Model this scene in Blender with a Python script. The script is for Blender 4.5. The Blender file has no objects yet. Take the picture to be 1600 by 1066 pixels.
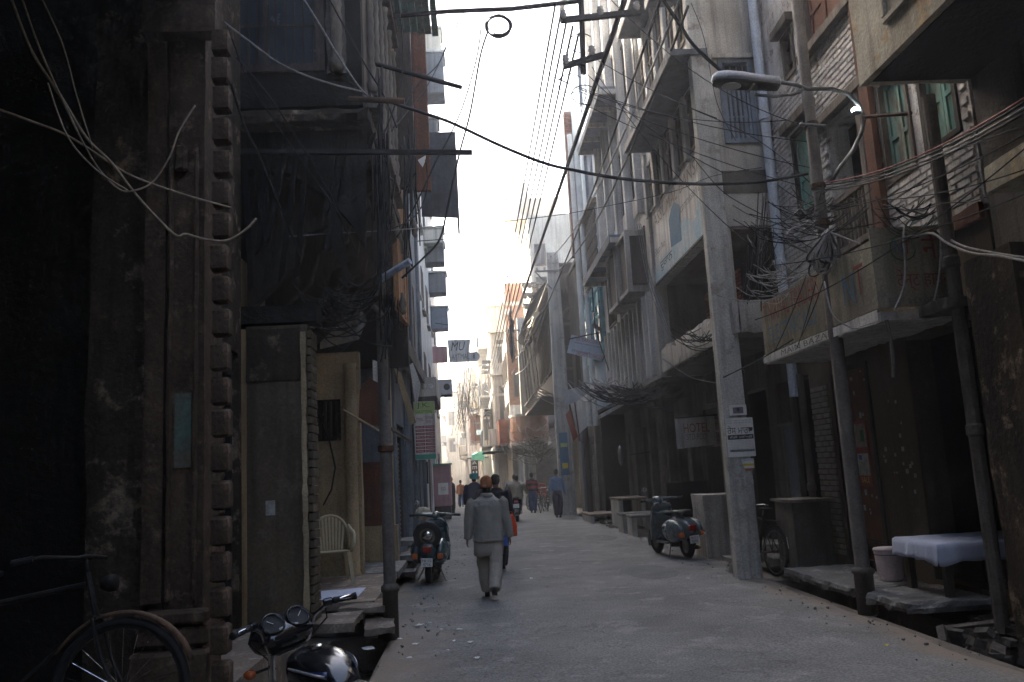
import bpy, bmesh, math, random
from mathutils import Vector as V, Matrix, noise
R = math.radians
random.seed(7)
S = bpy.context.scene
C = S.collection

# ---------------------------------------------------------------- camera, sky, sun, exposure
FPX, CAMH = 1300.0, 1.7
_a = V((-60/FPX, 209/FPX, 1)).normalized()           # street direction (+Y) seen in camera axes (x right, y down, z forward)
_u = V((-465/FPX, -8533/FPX, 1.0)).normalized(); _u = (_u-_a*_a.dot(_u)).normalized()
_r = _a.cross(_u)
cam = bpy.data.cameras.new('camera'); cam.sensor_width = 36; cam.lens = 36*FPX/1600; cam.clip_end = 2000; cam.clip_start = .05
camo = bpy.data.objects.new('camera', cam); C.objects.link(camo); S.camera = camo
def _w(v): return V((v.dot(_r), v.dot(_a), v.dot(_u)))
cx, cy, cz = _w(V((1, 0, 0))), _w(V((0, -1, 0))), _w(V((0, 0, -1)))
camo.matrix_world = Matrix(((cx.x, cy.x, cz.x, 0), (cx.y, cy.y, cz.y, 0), (cx.z, cy.z, cz.z, CAMH), (0, 0, 0, 1)))
SUN_EL, SUN_AZ = R(33), R(-44)                       # azimuth clockwise from +Y: ahead, to the left, behind the left row
w = bpy.data.worlds.new('World'); S.world = w; w.use_nodes = True
nt = w.node_tree; bg = nt.nodes['Background']
sky = nt.nodes.new('ShaderNodeTexSky'); sky.sky_type = 'NISHITA'; sky.sun_disc = False
sky.sun_elevation = SUN_EL; sky.sun_rotation = SUN_AZ; sky.dust_density = 8.0; sky.air_density = 1.0; sky.ozone_density = 1.0
nt.links.new(sky.outputs[0], bg.inputs[0]); bg.inputs[1].default_value = 0.15
sl = bpy.data.lights.new('sun', 'SUN'); sl.energy = 3.6; sl.angle = R(.6); sl.color = (1, .93, .82)
so = bpy.data.objects.new('sun', sl); C.objects.link(so)
sd = V((math.sin(SUN_AZ)*math.cos(SUN_EL), math.cos(SUN_AZ)*math.cos(SUN_EL), math.sin(SUN_EL)))
so.rotation_euler = sd.to_track_quat('Z', 'Y').to_euler(); so.location = (0, -5, 40)
S.view_settings.view_transform = 'Standard'; S.view_settings.look = 'None'
S.view_settings.gamma = 1; S.view_settings.use_curve_mapping = False; S.view_settings.exposure = 3.2
S.cycles.max_bounces = 6; S.cycles.diffuse_bounces = 4

def P(px, py, X=None, Y=None, Z=None):
    """point of the street that a pixel of the photograph looks at, on the plane X=, Y= or Z="""
    d = _w(V(((px-800)/FPX, (py-533)/FPX, 1)))
    t = X/d.x if X is not None else (Y/d.y if Y is not None else (Z-CAMH)/d.z)
    return V((0, 0, CAMH))+d*t

# ---------------------------------------------------------------- helpers
OFF = {}
def tag(o, label=None, cat=None, group=None, kind=None):
    if label: o['label'] = label
    if cat: o['category'] = cat
    if group: o['group'] = group
    if kind: o['kind'] = kind
    return o
def T(name, label, cat, loc=(0, 0, 0), group=None, kind=None):
    o = bpy.data.objects.new(name, None); C.objects.link(o); o.location = loc; o.empty_display_size = .2
    OFF[o] = V(loc); return tag(o, label, cat, group, kind)
def place(o, loc, rz=0, rx=0, ry=0):
    o.location = loc; o.rotation_euler = (rx, ry, rz); return o
def copy_tree(o, parent=None):
    c = o.copy(); C.objects.link(c); c.parent = parent
    for ch in [x for x in bpy.data.objects if x.parent == o]: copy_tree(ch, c)
    return c
class Fr:
    """a vertical plane: a runs along it, z up, d outward from the wall"""
    def __init__(s, o, u, n): s.o = V(o); s.u = V(u).normalized(); s.n = V(n).normalized()
    def pt(s, a, z, d=0): return s.o+s.u*a+V((0, 0, 1))*z+s.n*d
def FR(X): return Fr((X, 0, 0), (0, 1, 0), (-1, 0, 0))      # right-hand facade
def FL(X): return Fr((X, 0, 0), (0, 1, 0), (1, 0, 0))       # left-hand facade
def FY(Y): return Fr((0, Y, 0), (1, 0, 0), (0, -1, 0))      # facing the camera
class MB:
    def __init__(s): s.v = []; s.f = []
    def add(s, vs, fs):
        n = len(s.v); s.v += [V(p) for p in vs]; s.f += [tuple(i+n for i in f) for f in fs]; return s
    BF = [(0, 3, 2, 1), (4, 5, 6, 7), (0, 1, 5, 4), (1, 2, 6, 5), (2, 3, 7, 6), (3, 0, 4, 7)]
    def hexa(s, p): return s.add(p, MB.BF)
    def box(s, x0, x1, y0, y1, z0, z1):
        return s.hexa([(x0, y0, z0), (x1, y0, z0), (x1, y1, z0), (x0, y1, z0), (x0, y0, z1), (x1, y0, z1), (x1, y1, z1), (x0, y1, z1)])
    def fbox(s, F, a0, a1, z0, z1, d0, d1):
        return s.hexa([F.pt(a0, z0, d0), F.pt(a1, z0, d0), F.pt(a1, z0, d1), F.pt(a0, z0, d1), F.pt(a0, z1, d0), F.pt(a1, z1, d0), F.pt(a1, z1, d1), F.pt(a0, z1, d1)])
    def obox(s, c, size, rot=None):
        m = rot if rot is not None else Matrix.Identity(3); c = V(c); h = V(size)/2
        return s.hexa([c+m@V((a*h.x, b*h.y, k*h.z)) for k in (-1, 1) for a, b in ((-1, -1), (1, -1), (1, 1), (-1, 1))])
    def prism(s, poly, ext):
        n = len(poly); e = V(ext); poly = [V(p) for p in poly]
        return s.add(poly+[p+e for p in poly], [tuple(range(n))[::-1], tuple(range(n, 2*n))]+[(i, (i+1) % n, n+(i+1) % n, n+i) for i in range(n)])
    def tube(s, pts, r, seg=6, closed=False, cap=True):
        pts = [V(p) for p in pts]; n = len(pts); rs = r if isinstance(r, (list, tuple)) else [r]*n
        base = len(s.v); prev = None
        for i, p in enumerate(pts):
            if closed: t = pts[(i+1) % n]-pts[i-1]
            else: t = pts[min(i+1, n-1)]-pts[max(i-1, 0)]
            if t.length < 1e-9: t = V((0, 0, 1))
            t.normalize()
            if prev is None:
                a = V((0, 0, 1)) if abs(t.z) < .9 else V((1, 0, 0)); e1 = t.cross(a).normalized()
            else:
                e1 = prev-t*prev.dot(t)
                e1 = e1.normalized() if e1.length > 1e-6 else t.orthogonal().normalized()
            prev = e1; e2 = t.cross(e1)
            for k in range(seg):
                an = 2*math.pi*k/seg; s.v.append(p+(e1*math.cos(an)+e2*math.sin(an))*rs[i])
        m = n if closed else n-1
        for i in range(m):
            for k in range(seg):
                a, b = base+i*seg, base+((i+1) % n)*seg
                s.f.append((a+k, a+(k+1) % seg, b+(k+1) % seg, b+k))
        if cap and not closed:
            s.f.append(tuple(base+k for k in range(seg))[::-1]); s.f.append(tuple(base+(n-1)*seg+k for k in range(seg)))
        return s
    def cyl(s, a, b, r, r2=None, seg=12): return s.tube([a, b], [r, r if r2 is None else r2], seg)
    def loft(s, rings, cap=True):
        """rings: lists of points, same count"""
        n = len(rings[0]); base = len(s.v)
        for r in rings: s.v += [V(p) for p in r]
        for i in range(len(rings)-1):
            for k in range(n):
                a, b = base+i*n, base+(i+1)*n; s.f.append((a+k, a+(k+1) % n, b+(k+1) % n, b+k))
        if cap: s.f.append(tuple(base+k for k in range(n))[::-1]); s.f.append(tuple(base+(len(rings)-1)*n+k for k in range(n)))
        return s
    def lathe(s, prof, c, axis=V((0, 0, 1)), seg=20, cap=True):
        """prof: (radius, along axis)"""
        ax = V(axis).normalized(); e1 = ax.orthogonal().normalized(); e2 = ax.cross(e1); c = V(c)
        return s.loft([[c+ax*h+(e1*math.cos(2*math.pi*k/seg)+e2*math.sin(2*math.pi*k/seg))*r for k in range(seg)] for r, h in prof], cap)
    def ball(s, c, rx, ry=None, rz=None, seg=12, m=None):
        ry = ry or rx; rz = rz or rx; m = m or Matrix.Identity(3); c = V(c); n = seg//2
        return s.loft([[c+m@V((rx*math.sin(t)*math.cos(2*math.pi*k/seg), ry*math.sin(t)*math.sin(2*math.pi*k/seg), rz*math.cos(t))) for k in range(seg)] for t in [math.pi*(i+.12)/(n+.24) for i in range(n+1)]])
    def sheet(s, pts_grid, th=0):
        """grid[i][j] of points -> a sheet, with thickness th along -Z-ish when given"""
        n, m = len(pts_grid), len(pts_grid[0]); b = len(s.v)
        for row in pts_grid: s.v += [V(p) for p in row]
        for i in range(n-1):
            for j in range(m-1): s.f.append((b+i*m+j, b+(i+1)*m+j, b+(i+1)*m+j+1, b+i*m+j+1))
        return s
    def build(s, name, mat, parent=None, kind=None, label=None, cat=None, group=None, smooth=False, bevel=0, wear=None, world=True, recalc=True, remesh=0, sub=0, solid=0, origin=None):
        if parent is not None: off = OFF[parent]
        elif origin is not None: off = V(origin)
        elif kind == 'structure' or not s.v: off = V((0, 0, 0))
        else:
            xs = [p.x for p in s.v]; ys = [p.y for p in s.v]; off = V(((min(xs)+max(xs))/2, (min(ys)+max(ys))/2, min(p.z for p in s.v)))
        me = bpy.data.meshes.new(name); me.from_pydata([p-off for p in s.v], [], s.f)
        if recalc or bevel or wear:
            bm = bmesh.new(); bm.from_mesh(me)
            if recalc: bmesh.ops.recalc_face_normals(bm, faces=bm.faces)
            if bevel: bmesh.ops.bevel(bm, geom=[e for e in bm.edges if len(e.link_faces) == 2 and e.calc_face_angle(0) > .5], offset=bevel, segments=1, affect='EDGES')
            if wear:
                cell, amp = wear
                for _ in range(6):
                    le = [e for e in bm.edges if e.calc_length() > cell]
                    if not le: break
                    bmesh.ops.subdivide_edges(bm, edges=le, cuts=1, use_grid_fill=True)
                bmesh.ops.triangulate(bm, faces=[f for f in bm.faces if len(f.verts) > 4])
                bm.normal_update()
                sh = {v: (v.normal.copy(), 1.6 if any(e.calc_face_angle(0) > .6 for e in v.link_edges if len(e.link_faces) == 2) else .35) for v in bm.verts}
                for v in bm.verts:
                    n_, k = sh[v]; q = v.co+off
                    v.co += n_*(noise.noise(q*2.3/max(cell, .05)*.2)*.6+noise.noise(q*9)*.7-.35*(k > 1))*amp*k
            bm.to_mesh(me); bm.free()
        if smooth: me.shade_smooth()
        o = bpy.data.objects.new(name, me); C.objects.link(o)
        if isinstance(mat, (list, tuple)):
            for x in mat: me.materials.append(x)
        elif mat: me.materials.append(mat)
        if remesh or sub or solid:
            if solid:
                md = o.modifiers.new('s', 'SOLIDIFY'); md.thickness = solid
            if remesh:
                md = o.modifiers.new('r', 'REMESH'); md.mode = 'VOXEL'; md.voxel_size = remesh; md.use_smooth_shade = True
                md = o.modifiers.new('m', 'SMOOTH'); md.iterations = 4; md.factor = .5
            if sub:
                md = o.modifiers.new('u', 'SUBSURF'); md.levels = sub; md.render_levels = sub
            dg = bpy.context.evaluated_depsgraph_get(); nm = bpy.data.meshes.new_from_object(o.evaluated_get(dg))
            o.modifiers.clear(); o.data = nm; nm.name = name
            if remesh or smooth: nm.shade_smooth()
        OFF[o] = off
        if parent is not None: o.parent = parent
        else: o.location = off
        return tag(o, label, cat, group, kind)

def text(s, F, a0, a1, z0, z1, d, mat, parent, name='lettering', label=None, shear=0, rot=0, ext=.002, flip=False, wave=0):
    """lettering fitted to a rectangle of the plane F"""
    cu = bpy.data.curves.new('lettering', 'FONT'); cu.body = s; cu.extrude = 0; cu.resolution_u = 2; cu.shear = shear
    o = bpy.data.objects.new('lettering_tmp', cu); C.objects.link(o)
    dg = bpy.context.evaluated_depsgraph_get(); me = bpy.data.meshes.new_from_object(o.evaluated_get(dg))
    bpy.data.objects.remove(o); bpy.data.curves.remove(cu)
    if not me.vertices: return None
    xs = [v.co.x for v in me.vertices]; ys = [v.co.y for v in me.vertices]
    x0, x1, y0, y1 = min(xs), max(xs), min(ys), max(ys)
    off = OFF[parent]; ca, sa = math.cos(rot), math.sin(rot); ac, zc = (a0+a1)/2, (z0+z1)/2
    for v in me.vertices:
        a = a0+(v.co.x-x0)/(x1-x0)*(a1-a0); z = z0+(v.co.y-y0)/max(y1-y0, 1e-6)*(z1-z0)
        da, dz = a-ac, z-zc; a, z = ac+da*ca-dz*sa, zc+da*sa+dz*ca
        v.co = F.pt(a, z, d)-off
    me.materials.append(mat); me.name = name
    o = bpy.data.objects.new(name, me); C.objects.link(o); o.parent = parent; OFF[o] = off
    return tag(o, label)

# ---------------------------------------------------------------- materials
def mat(name, c1, c2=None, scale=1.5, rough=.85, metal=0, bump=.3, streak=0, fine=.25, c3=None, spec=.16, emit=None, stretch=(1, 1, 1), patch=.5, bscale=18, hue=0):
    m = bpy.data.materials.new(name); m.use_nodes = True; t = m.node_tree; N = t.nodes; L = t.links
    b = N['Principled BSDF']; b.inputs['Roughness'].default_value = rough; b.inputs['Metallic'].default_value = metal
    b.inputs['Specular IOR Level'].default_value = spec
    c2 = c2 or tuple(x*.6 for x in c1)
    tc = N.new('ShaderNodeTexCoord'); mp = N.new('ShaderNodeMapping'); mp.inputs['Scale'].default_value = stretch
    L.new(tc.outputs['Object'], mp.inputs[0])
    oi = N.new('ShaderNodeObjectInfo')
    n1 = N.new('ShaderNodeTexNoise'); n1.inputs['Scale'].default_value = scale; n1.inputs['Detail'].default_value = 8; n1.inputs['Roughness'].default_value = .65
    L.new(mp.outputs[0], n1.inputs[0])
    cr = N.new('ShaderNodeValToRGB'); cr.color_ramp.elements[0].position = patch-.14; cr.color_ramp.elements[1].position = patch+.14
    cr.color_ramp.elements[0].color = (*c2, 1); cr.color_ramp.elements[1].color = (*c1, 1)
    L.new(n1.outputs[0], cr.inputs[0]); col = cr.outputs[0]
    def mix(fac, a, bcol, mode='MIX'):
        x = N.new('ShaderNodeMix'); x.data_type = 'RGBA'; x.blend_type = mode
        if isinstance(fac, float): x.inputs[0].default_value = fac
        else: L.new(fac, x.inputs[0])
        L.new(a, x.inputs[6])
        if isinstance(bcol, tuple): x.inputs[7].default_value = (*bcol, 1)
        else: L.new(bcol, x.inputs[7])
        return x.outputs[2]
    def ramp(src, p0, p1):
        x = N.new('ShaderNodeMapRange'); x.inputs[1].default_value = p0; x.inputs[2].default_value = p1; L.new(src, x.inputs[0]); return x.outputs[0]
    if c3:
        n3 = N.new('ShaderNodeTexNoise'); n3.inputs['Scale'].default_value = scale*2.3; n3.inputs['Detail'].default_value = 10; n3.inputs['Roughness'].default_value = .7
        L.new(mp.outputs[0], n3.inputs[0]); col = mix(ramp(n3.outputs[0], .55, .63), col, c3)
    if streak:
        m2 = N.new('ShaderNodeMapping'); m2.inputs['Scale'].default_value = (7, 7, .45); L.new(tc.outputs['Object'], m2.inputs[0])
        n4 = N.new('ShaderNodeTexNoise'); n4.inputs['Scale'].default_value = 1.2; n4.inputs['Detail'].default_value = 6; L.new(m2.outputs[0], n4.inputs[0])
        r4 = ramp(n4.outputs[0], .46, .72); x = N.new('ShaderNodeMath'); x.operation = 'MULTIPLY'; L.new(r4, x.inputs[0]); x.inputs[1].default_value = streak
        col = mix(x.outputs[0], col, tuple(q*.28 for q in c2))
    if fine:
        n2 = N.new('ShaderNodeTexNoise'); n2.inputs['Scale'].default_value = bscale*2.2; n2.inputs['Detail'].default_value = 5; L.new(mp.outputs[0], n2.inputs[0])
        r2 = N.new('ShaderNodeMapRange'); r2.inputs[1].default_value = .3; r2.inputs[2].default_value = .7; r2.inputs[3].default_value = 1-fine; r2.inputs[4].default_value = 1+fine*.6
        L.new(n2.outputs[0], r2.inputs[0])
        vv = N.new('ShaderNodeVectorMath'); vv.operation = 'SCALE'; L.new(col, vv.inputs[0]); L.new(r2.outputs[0], vv.inputs['Scale']); col = vv.outputs[0]
    if hue:
        r5 = N.new('ShaderNodeMapRange'); r5.inputs[3].default_value = 1-hue; r5.inputs[4].default_value = 1+hue; L.new(oi.outputs['Random'], r5.inputs[0])
        vv = N.new('ShaderNodeVectorMath'); vv.operation = 'SCALE'; L.new(col, vv.inputs[0]); L.new(r5.outputs[0], vv.inputs['Scale']); col = vv.outputs[0]
    L.new(col, b.inputs['Base Color'])
    if bump:
        nb = N.new('ShaderNodeTexNoise'); nb.inputs['Scale'].default_value = bscale; nb.inputs['Detail'].default_value = 7; nb.inputs['Roughness'].default_value = .65; L.new(mp.outputs[0], nb.inputs[0])
        bp = N.new('ShaderNodeBump'); bp.inputs['Strength'].default_value = bump; bp.inputs['Distance'].default_value = .03; L.new(nb.outputs[0], bp.inputs['Height']); L.new(bp.outputs[0], b.inputs['Normal'])
    if rough < .7:
        rr = ramp(n1.outputs[0], .3, .7); x = N.new('ShaderNodeMapRange'); x.inputs[3].default_value = min(1, rough+.2); x.inputs[4].default_value = max(.03, rough-.08); L.new(rr, x.inputs[0]); L.new(x.outputs[0], b.inputs['Roughness'])
    if emit: b.inputs['Emission Color'].default_value = (*emit[0], 1); b.inputs['Emission Strength'].default_value = emit[1]
    return m
def glassmat(name, tint=(.05, .06, .07)):
    return mat(name, tint, tuple(q*.6 for q in tint), rough=.12, bump=0, fine=.1, spec=.6, scale=3)
M = dict(
 grime=mat('grimy brown plaster', (.058, .043, .03), (.025, .02, .015), 1.6, streak=.6, bump=.6, c3=(.21, .16, .11)),
 shadeblack=mat('shade darkened plaster', (.02, .017, .014), (.01, .009, .008), 1.4, streak=.5, bump=.6),  # shade of passage, vaults and interiors put into a near-black plaster colour
 pillar=mat('weathered brown stone', (.1, .067, .045), (.05, .034, .024), 3.2, streak=.5, bump=.7, c3=(.15, .105, .072)),
 greenpaint=mat('old green wall paint', (.09, .15, .125), (.13, .10, .07), 3, streak=.3, bump=.4),
 beige=mat('stained beige plaster', (.42, .33, .2), (.25, .19, .115), 1.1, streak=.5, bump=.35),
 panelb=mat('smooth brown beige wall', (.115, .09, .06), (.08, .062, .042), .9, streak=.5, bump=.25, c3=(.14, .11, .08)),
 concrete=mat('bare concrete', (.48, .455, .41), (.33, .31, .275), 1.2, streak=.55, bump=.4),
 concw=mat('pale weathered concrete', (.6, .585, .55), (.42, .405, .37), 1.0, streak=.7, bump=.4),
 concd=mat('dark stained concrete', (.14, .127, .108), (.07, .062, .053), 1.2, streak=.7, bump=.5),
 polec=mat('cast concrete pole', (.48, .465, .425), (.33, .32, .285), 1.6, streak=.6, bump=.5, c3=(.27, .245, .21)),
 yelc=mat('ochre stained concrete', (.46, .42, .32), (.33, .29, .21), 1.3, streak=.6, bump=.4, c3=(.42, .3, .16)),
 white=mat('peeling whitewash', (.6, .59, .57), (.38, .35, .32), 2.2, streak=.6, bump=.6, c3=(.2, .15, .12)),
 whitebrick=mat('whitewashed brick', (.6, .59, .57), (.44, .41, .38), 3, streak=.5, bump=.5, hue=.1, c3=(.28, .2, .16)),
 brick=mat('red brick', (.3, .12, .075), (.2, .085, .06), 3, bump=.5, hue=.22),
 obrick=mat('orange brick', (.38, .22, .155), (.28, .16, .115), 2, bump=.4, hue=.15),
 mortar=mat('brick mortar', (.26, .235, .2), (.17, .15, .13), 3, bump=.5),
 cream=mat('cream painted plaster', (.6, .56, .46), (.48, .43, .34), .8, streak=.5, bump=.25),
 peach=mat('peach painted plaster', (.58, .49, .39), (.42, .35, .28), .7, streak=.5, bump=.25),
 bluew=mat('pale blue painted wall', (.36, .45, .53), (.27, .34, .41), .9, streak=.5, bump=.25),
 wood=mat('dark weathered wood', (.075, .06, .048), (.035, .03, .026), 4, streak=.3, bump=.5, stretch=(1, 1, .3)),
 woodg=mat('greyed old wood', (.2, .17, .14), (.1, .085, .07), 4, streak=.4, bump=.5, stretch=(1, 1, .3)),
 orangew=mat('orange brown boards', (.36, .19, .085), (.2, .11, .06), 2.5, streak=.6, bump=.4, stretch=(1, 1, .3)),
 redbrown=mat('red brown boards', (.17, .075, .045), (.1, .05, .035), 2.5, streak=.5, bump=.4),
 green=mat('worn sea green paint', (.14, .3, .26), (.2, .25, .2), 3, streak=.5, bump=.4, stretch=(1, 1, .3), c3=(.16, .13, .1)),
 teal=mat('turquoise painted wood', (.22, .43, .47), (.14, .27, .31), 3, streak=.5, bump=.4, c3=(.13, .13, .12)),
 bluegrey=mat('blue grey painted wood', (.2, .24, .29), (.13, .15, .18), 3, streak=.3, bump=.3),
 blueplas=mat('blue grey distemper', (.16, .185, .21), (.1, .11, .125), 1.6, streak=.5, bump=.4),
 steel=mat('dull grey steel', (.2, .2, .2), (.12, .11, .1), 3, rough=.55, metal=.6, bump=.15),
 shutter=mat('rolling shutter steel', (.2, .185, .16), (.11, .095, .08), 2, rough=.6, metal=.4, bump=.15, streak=.4),
 shutterb=mat('brown rolling shutter steel', (.16, .115, .085), (.09, .065, .05), 2, rough=.6, metal=.3, bump=.15, streak=.4),
 rust=mat('rusty iron', (.13, .075, .045), (.05, .035, .028), 6, rough=.75, metal=.3, bump=.4),
 darkiron=mat('dark iron', (.035, .033, .032), (.02, .018, .017), 5, rough=.6, metal=.4, bump=.2),
 pipegrey=mat('grey drain pipe', (.5, .56, .64), (.38, .42, .48), 2.5, rough=.5, bump=.1, streak=.4),
 pipedark=mat('old cast iron pipe', (.12, .105, .09), (.07, .06, .05), 4, rough=.75, bump=.3, streak=.3),
 tin=mat('corrugated sheet', (.075, .08, .088), (.04, .04, .042), 3, rough=.65, metal=.2, bump=.2, streak=.4),
 slate=mat('grey sunshade slab', (.17, .185, .2), (.1, .105, .11), 1.8, streak=.5, bump=.4),
 cable=mat('black cable sheath', (.03, .03, .03), (.018, .018, .018), 8, rough=.6, bump=0),
 cablel=mat('faded grey cable sheath', (.3, .29, .27), (.17, .16, .15), 5, rough=.6, bump=0),
 cableb=mat('faded beige cable sheath', (.3, .24, .17), (.16, .12, .085), 5, rough=.6, bump=0),
 cabler=mat('faded red cable sheath', (.35, .13, .11), (.22, .09, .08), 5, rough=.6, bump=0),
 porc=mat('brown white porcelain', (.34, .32, .3), (.2, .18, .16), 5, rough=.3, bump=0),
 black=mat('black rubber', (.025, .025, .025), (.015, .015, .015), 8, rough=.7, bump=.1),
 gloss=mat('glossy black paint', (.012, .012, .014), (.008, .008, .009), 4, rough=.12, bump=0, spec=.6),
 navy=mat('dark blue paint', (.02, .03, .1), (.015, .02, .06), 4, rough=.15, bump=0, spec=.6),
 silver=mat('silver paint', (.45, .45, .46), (.33, .33, .34), 4, rough=.3, metal=.5, bump=0),
 chrome=mat('chrome', (.6, .6, .6), (.45, .45, .45), 6, rough=.14, metal=1, bump=0),
 vinyl=mat('black seat vinyl', (.022, .022, .023), (.014, .014, .014), 10, rough=.4, bump=.2, bscale=90),
 scootg=mat('dark green scooter paint', (.025, .06, .065), (.018, .04, .045), 4, rough=.22, bump=0, spec=.6),
 scoots=mat('grey green scooter paint', (.1, .12, .12), (.065, .078, .078), 4, rough=.25, bump=0, spec=.6),
 palegrey=mat('pale grey plastic', (.4, .4, .42), (.3, .3, .31), 4, rough=.4, bump=0),
 redlens=mat('red lens', (.22, .02, .012), (.3, .02, .01), 6, rough=.2, bump=0, spec=.6),
 amber=mat('amber lens', (.4, .1, .03), (.45, .1, .02), 6, rough=.2, bump=0, spec=.6),
 rim=mat('beige wheel rim', (.2, .17, .13), (.12, .1, .08), 6, rough=.4, bump=0),
 glass=glassmat('dark window glass'), lens=glassmat('lamp lens', (.45, .45, .43)),
 dial=mat('instrument dial', (.02, .02, .022), (.012, .012, .012), 12, rough=.5, bump=0, spec=.2),
 mirror=mat('mirror glass', (.7, .7, .7), (.6, .6, .6), 6, rough=.04, metal=1, bump=0),
 chair=mat('cream moulded plastic', (.46, .4, .27), (.4, .34, .22), 4, rough=.4, bump=0, fine=.08),
 pink=mat('pinkish white plastic', (.7, .58, .57), (.43, .35, .34), 3, rough=.45, bump=.05, fine=.1),
 cloth=mat('pale blue white cloth', (.5, .54, .66), (.4, .44, .56), 3, rough=.95, bump=.3, bscale=80, fine=.1),
 paper=mat('white paper', (.68, .67, .64), (.55, .54, .5), 4, rough=.9, bump=.1, fine=.1),
 oldpaper=mat('weathered paper remains', (.4, .39, .36), (.25, .24, .22), 8, rough=.9, bump=.2),
 ink=mat('black print', (.03, .03, .035), (.06, .06, .065), 20, rough=.9, bump=0),
 greyink=mat('grey print', (.1, .1, .11), (.17, .17, .18), 30, rough=.9, bump=0),
 redp=mat('red sign paint', (.42, .08, .06), (.3, .1, .08), 9, rough=.8, bump=.1),
 fadered=mat('faded red sign paint', (.25, .06, .045), (.2, .085, .06), 5, rough=.8, bump=.1),
 fadeblue=mat('faded blue sign paint', (.07, .16, .26), (.12, .18, .22), 5, rough=.8, bump=.1),
 fadebrown=mat('faded brown sign paint', (.2, .14, .11), (.3, .25, .21), 5, rough=.8, bump=.1),
 skyblue=mat('faded sky blue paint', (.3, .45, .53), (.5, .53, .53), 2.4, rough=.8, bump=.1, streak=.3),
 yelboard=mat('dirty yellow sign board', (.29, .26, .18), (.19, .17, .13), 1.6, streak=.6, bump=.2, c3=(.34, .3, .22)),
 whiteboard=mat('stained white sign board', (.7, .69, .66), (.52, .5, .46), 1.5, streak=.7, bump=.15, c3=(.62, .61, .58)),
 bluebd=mat('pale blue sign board', (.42, .5, .62), (.52, .55, .6), 2, bump=.05, streak=.2),
 lime=mat('lime green print', (.42, .5, .2), (.36, .44, .17), 3, rough=.6, bump=0),
 dkgreen=mat('dark green print', (.03, .14, .05), (.02, .1, .04), 3, rough=.6, bump=0),
 maroon=mat('maroon print', (.26, .075, .07), (.28, .05, .05), 3, rough=.6, bump=0),
 pinkbd=mat('pink board', (.42, .24, .25), (.32, .17, .18), 2, rough=.7, bump=.1, streak=.3),
 yellow=mat('yellow print', (.6, .48, .05), (.5, .36, .05), 3, rough=.7, bump=0),
 ltgreen=mat('green tarpaulin', (.12, .42, .3), (.08, .3, .22), 3, rough=.7, bump=.3),
 dirt=mat('dusty earth', (.165, .142, .118), (.105, .09, .074), 1.4, bump=.9, bscale=30, c3=(.24, .2, .155)),
 step=mat('worn stone slab', (.2, .165, .13), (.13, .1, .08), 2.2, bump=.5, c3=(.3, .26, .22)),
 stepg=mat('grey stone slab', (.18, .176, .167), (.11, .106, .098), 2.2, bump=.5, c3=(.27, .265, .255)),
 drain=mat('wet black sludge', (.02, .018, .016), (.012, .011, .01), 6, rough=.25, bump=.5),
 skin=mat('brown skin', (.2, .105, .065), (.17, .085, .05), 5, rough=.55, bump=.05, fine=.05),
 hair=mat('black hair', (.015, .013, .012), (.01, .009, .008), 20, rough=.6, bump=.5, bscale=60),
 jacket=mat('grey khaki jacket cloth', (.25, .238, .21), (.18, .17, .15), 3, rough=.95, bump=.3, bscale=50, fine=.12),
 trouser=mat('pale beige cotton', (.33, .3, .26), (.25, .225, .195), 3, rough=.95, bump=.3, bscale=50, fine=.12),
 knit=mat('rust brown knit wool', (.27, .11, .05), (.2, .08, .04), 6, rough=1, bump=.9, bscale=55),
 navycloth=mat('navy cloth', (.025, .03, .055), (.018, .02, .04), 3, rough=.95, bump=.3),
 blackcloth=mat('black cloth', (.018, .018, .022), (.013, .013, .016), 3, rough=.95, bump=.3),
 bluecloth=mat('blue grey shirt cloth', (.17, .23, .33), (.13, .18, .27), 3, rough=.95, bump=.3),
 jean=mat('blue denim', (.04, .065, .13), (.03, .045, .09), 3, rough=.95, bump=.3),
 redcloth=mat('dark red knit', (.3, .03, .04), (.22, .025, .03), 3, rough=.95, bump=.3),
 tancloth=mat('tan cloth', (.27, .23, .17), (.2, .17, .12), 3, rough=.95, bump=.3),
 turq=mat('turquoise turban cloth', (.07, .3, .3), (.05, .22, .22), 5, rough=.95, bump=.4),
 orange=mat('orange cloth', (.55, .13, .04), (.42, .1, .03), 5, rough=.9, bump=.3),
 bagred=mat('orange red plastic bag', (.65, .09, .03), (.5, .06, .025), 5, rough=.45, bump=.4),
 blueb=mat('bright blue cloth', (.05, .12, .4), (.04, .08, .28), 5, rough=.9, bump=.3),
 shoe=mat('dark leather', (.03, .024, .02), (.018, .015, .013), 5, rough=.5, bump=.1),
 led=mat('lit white letters', (.9, .95, 1), emit=((.8, .92, 1), 3.0), bump=0, fine=0),
 lampglow=mat('lit lamp glass', (.9, .93, 1), emit=((.75, .9, 1), 6.0), bump=0, fine=0),
)
M['rubber'] = M['black']
M['patch'] = mat('older darker asphalt', (.135, .138, .137), (.1, .102, .102), 2, bump=.9, fine=.5, bscale=24)
# ---------------------------------------------------------------- ground, road
def profile_ground():
    """one sheet to the horizon with the two open drains sunk into it"""
    xs = [-160, -60, -8, -1.62, -1.6, -1.0, -.98, 4.14, 4.16, 4.62, 4.64, 12, 60, 160]
    ys = [-80, -30, .5, .52, 6.2, 6.22, 8.7, 8.72, 9.5, 9.52, 11.9, 11.92, 30, 80, 160, 260]
    def z(x, y):
        if -1.61 < x < -.985 and 6.21 < y < 9.51: return -.38
        if 4.155 < x < 4.63 and .51 < y < 11.91: return -.42
        return 0
    mb = MB(); mb.sheet([[(x, y, z(x, y)) for y in ys] for x in xs]); return mb
profile_ground().build('ground', M['dirt'], kind='structure', recalc=False)

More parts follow.
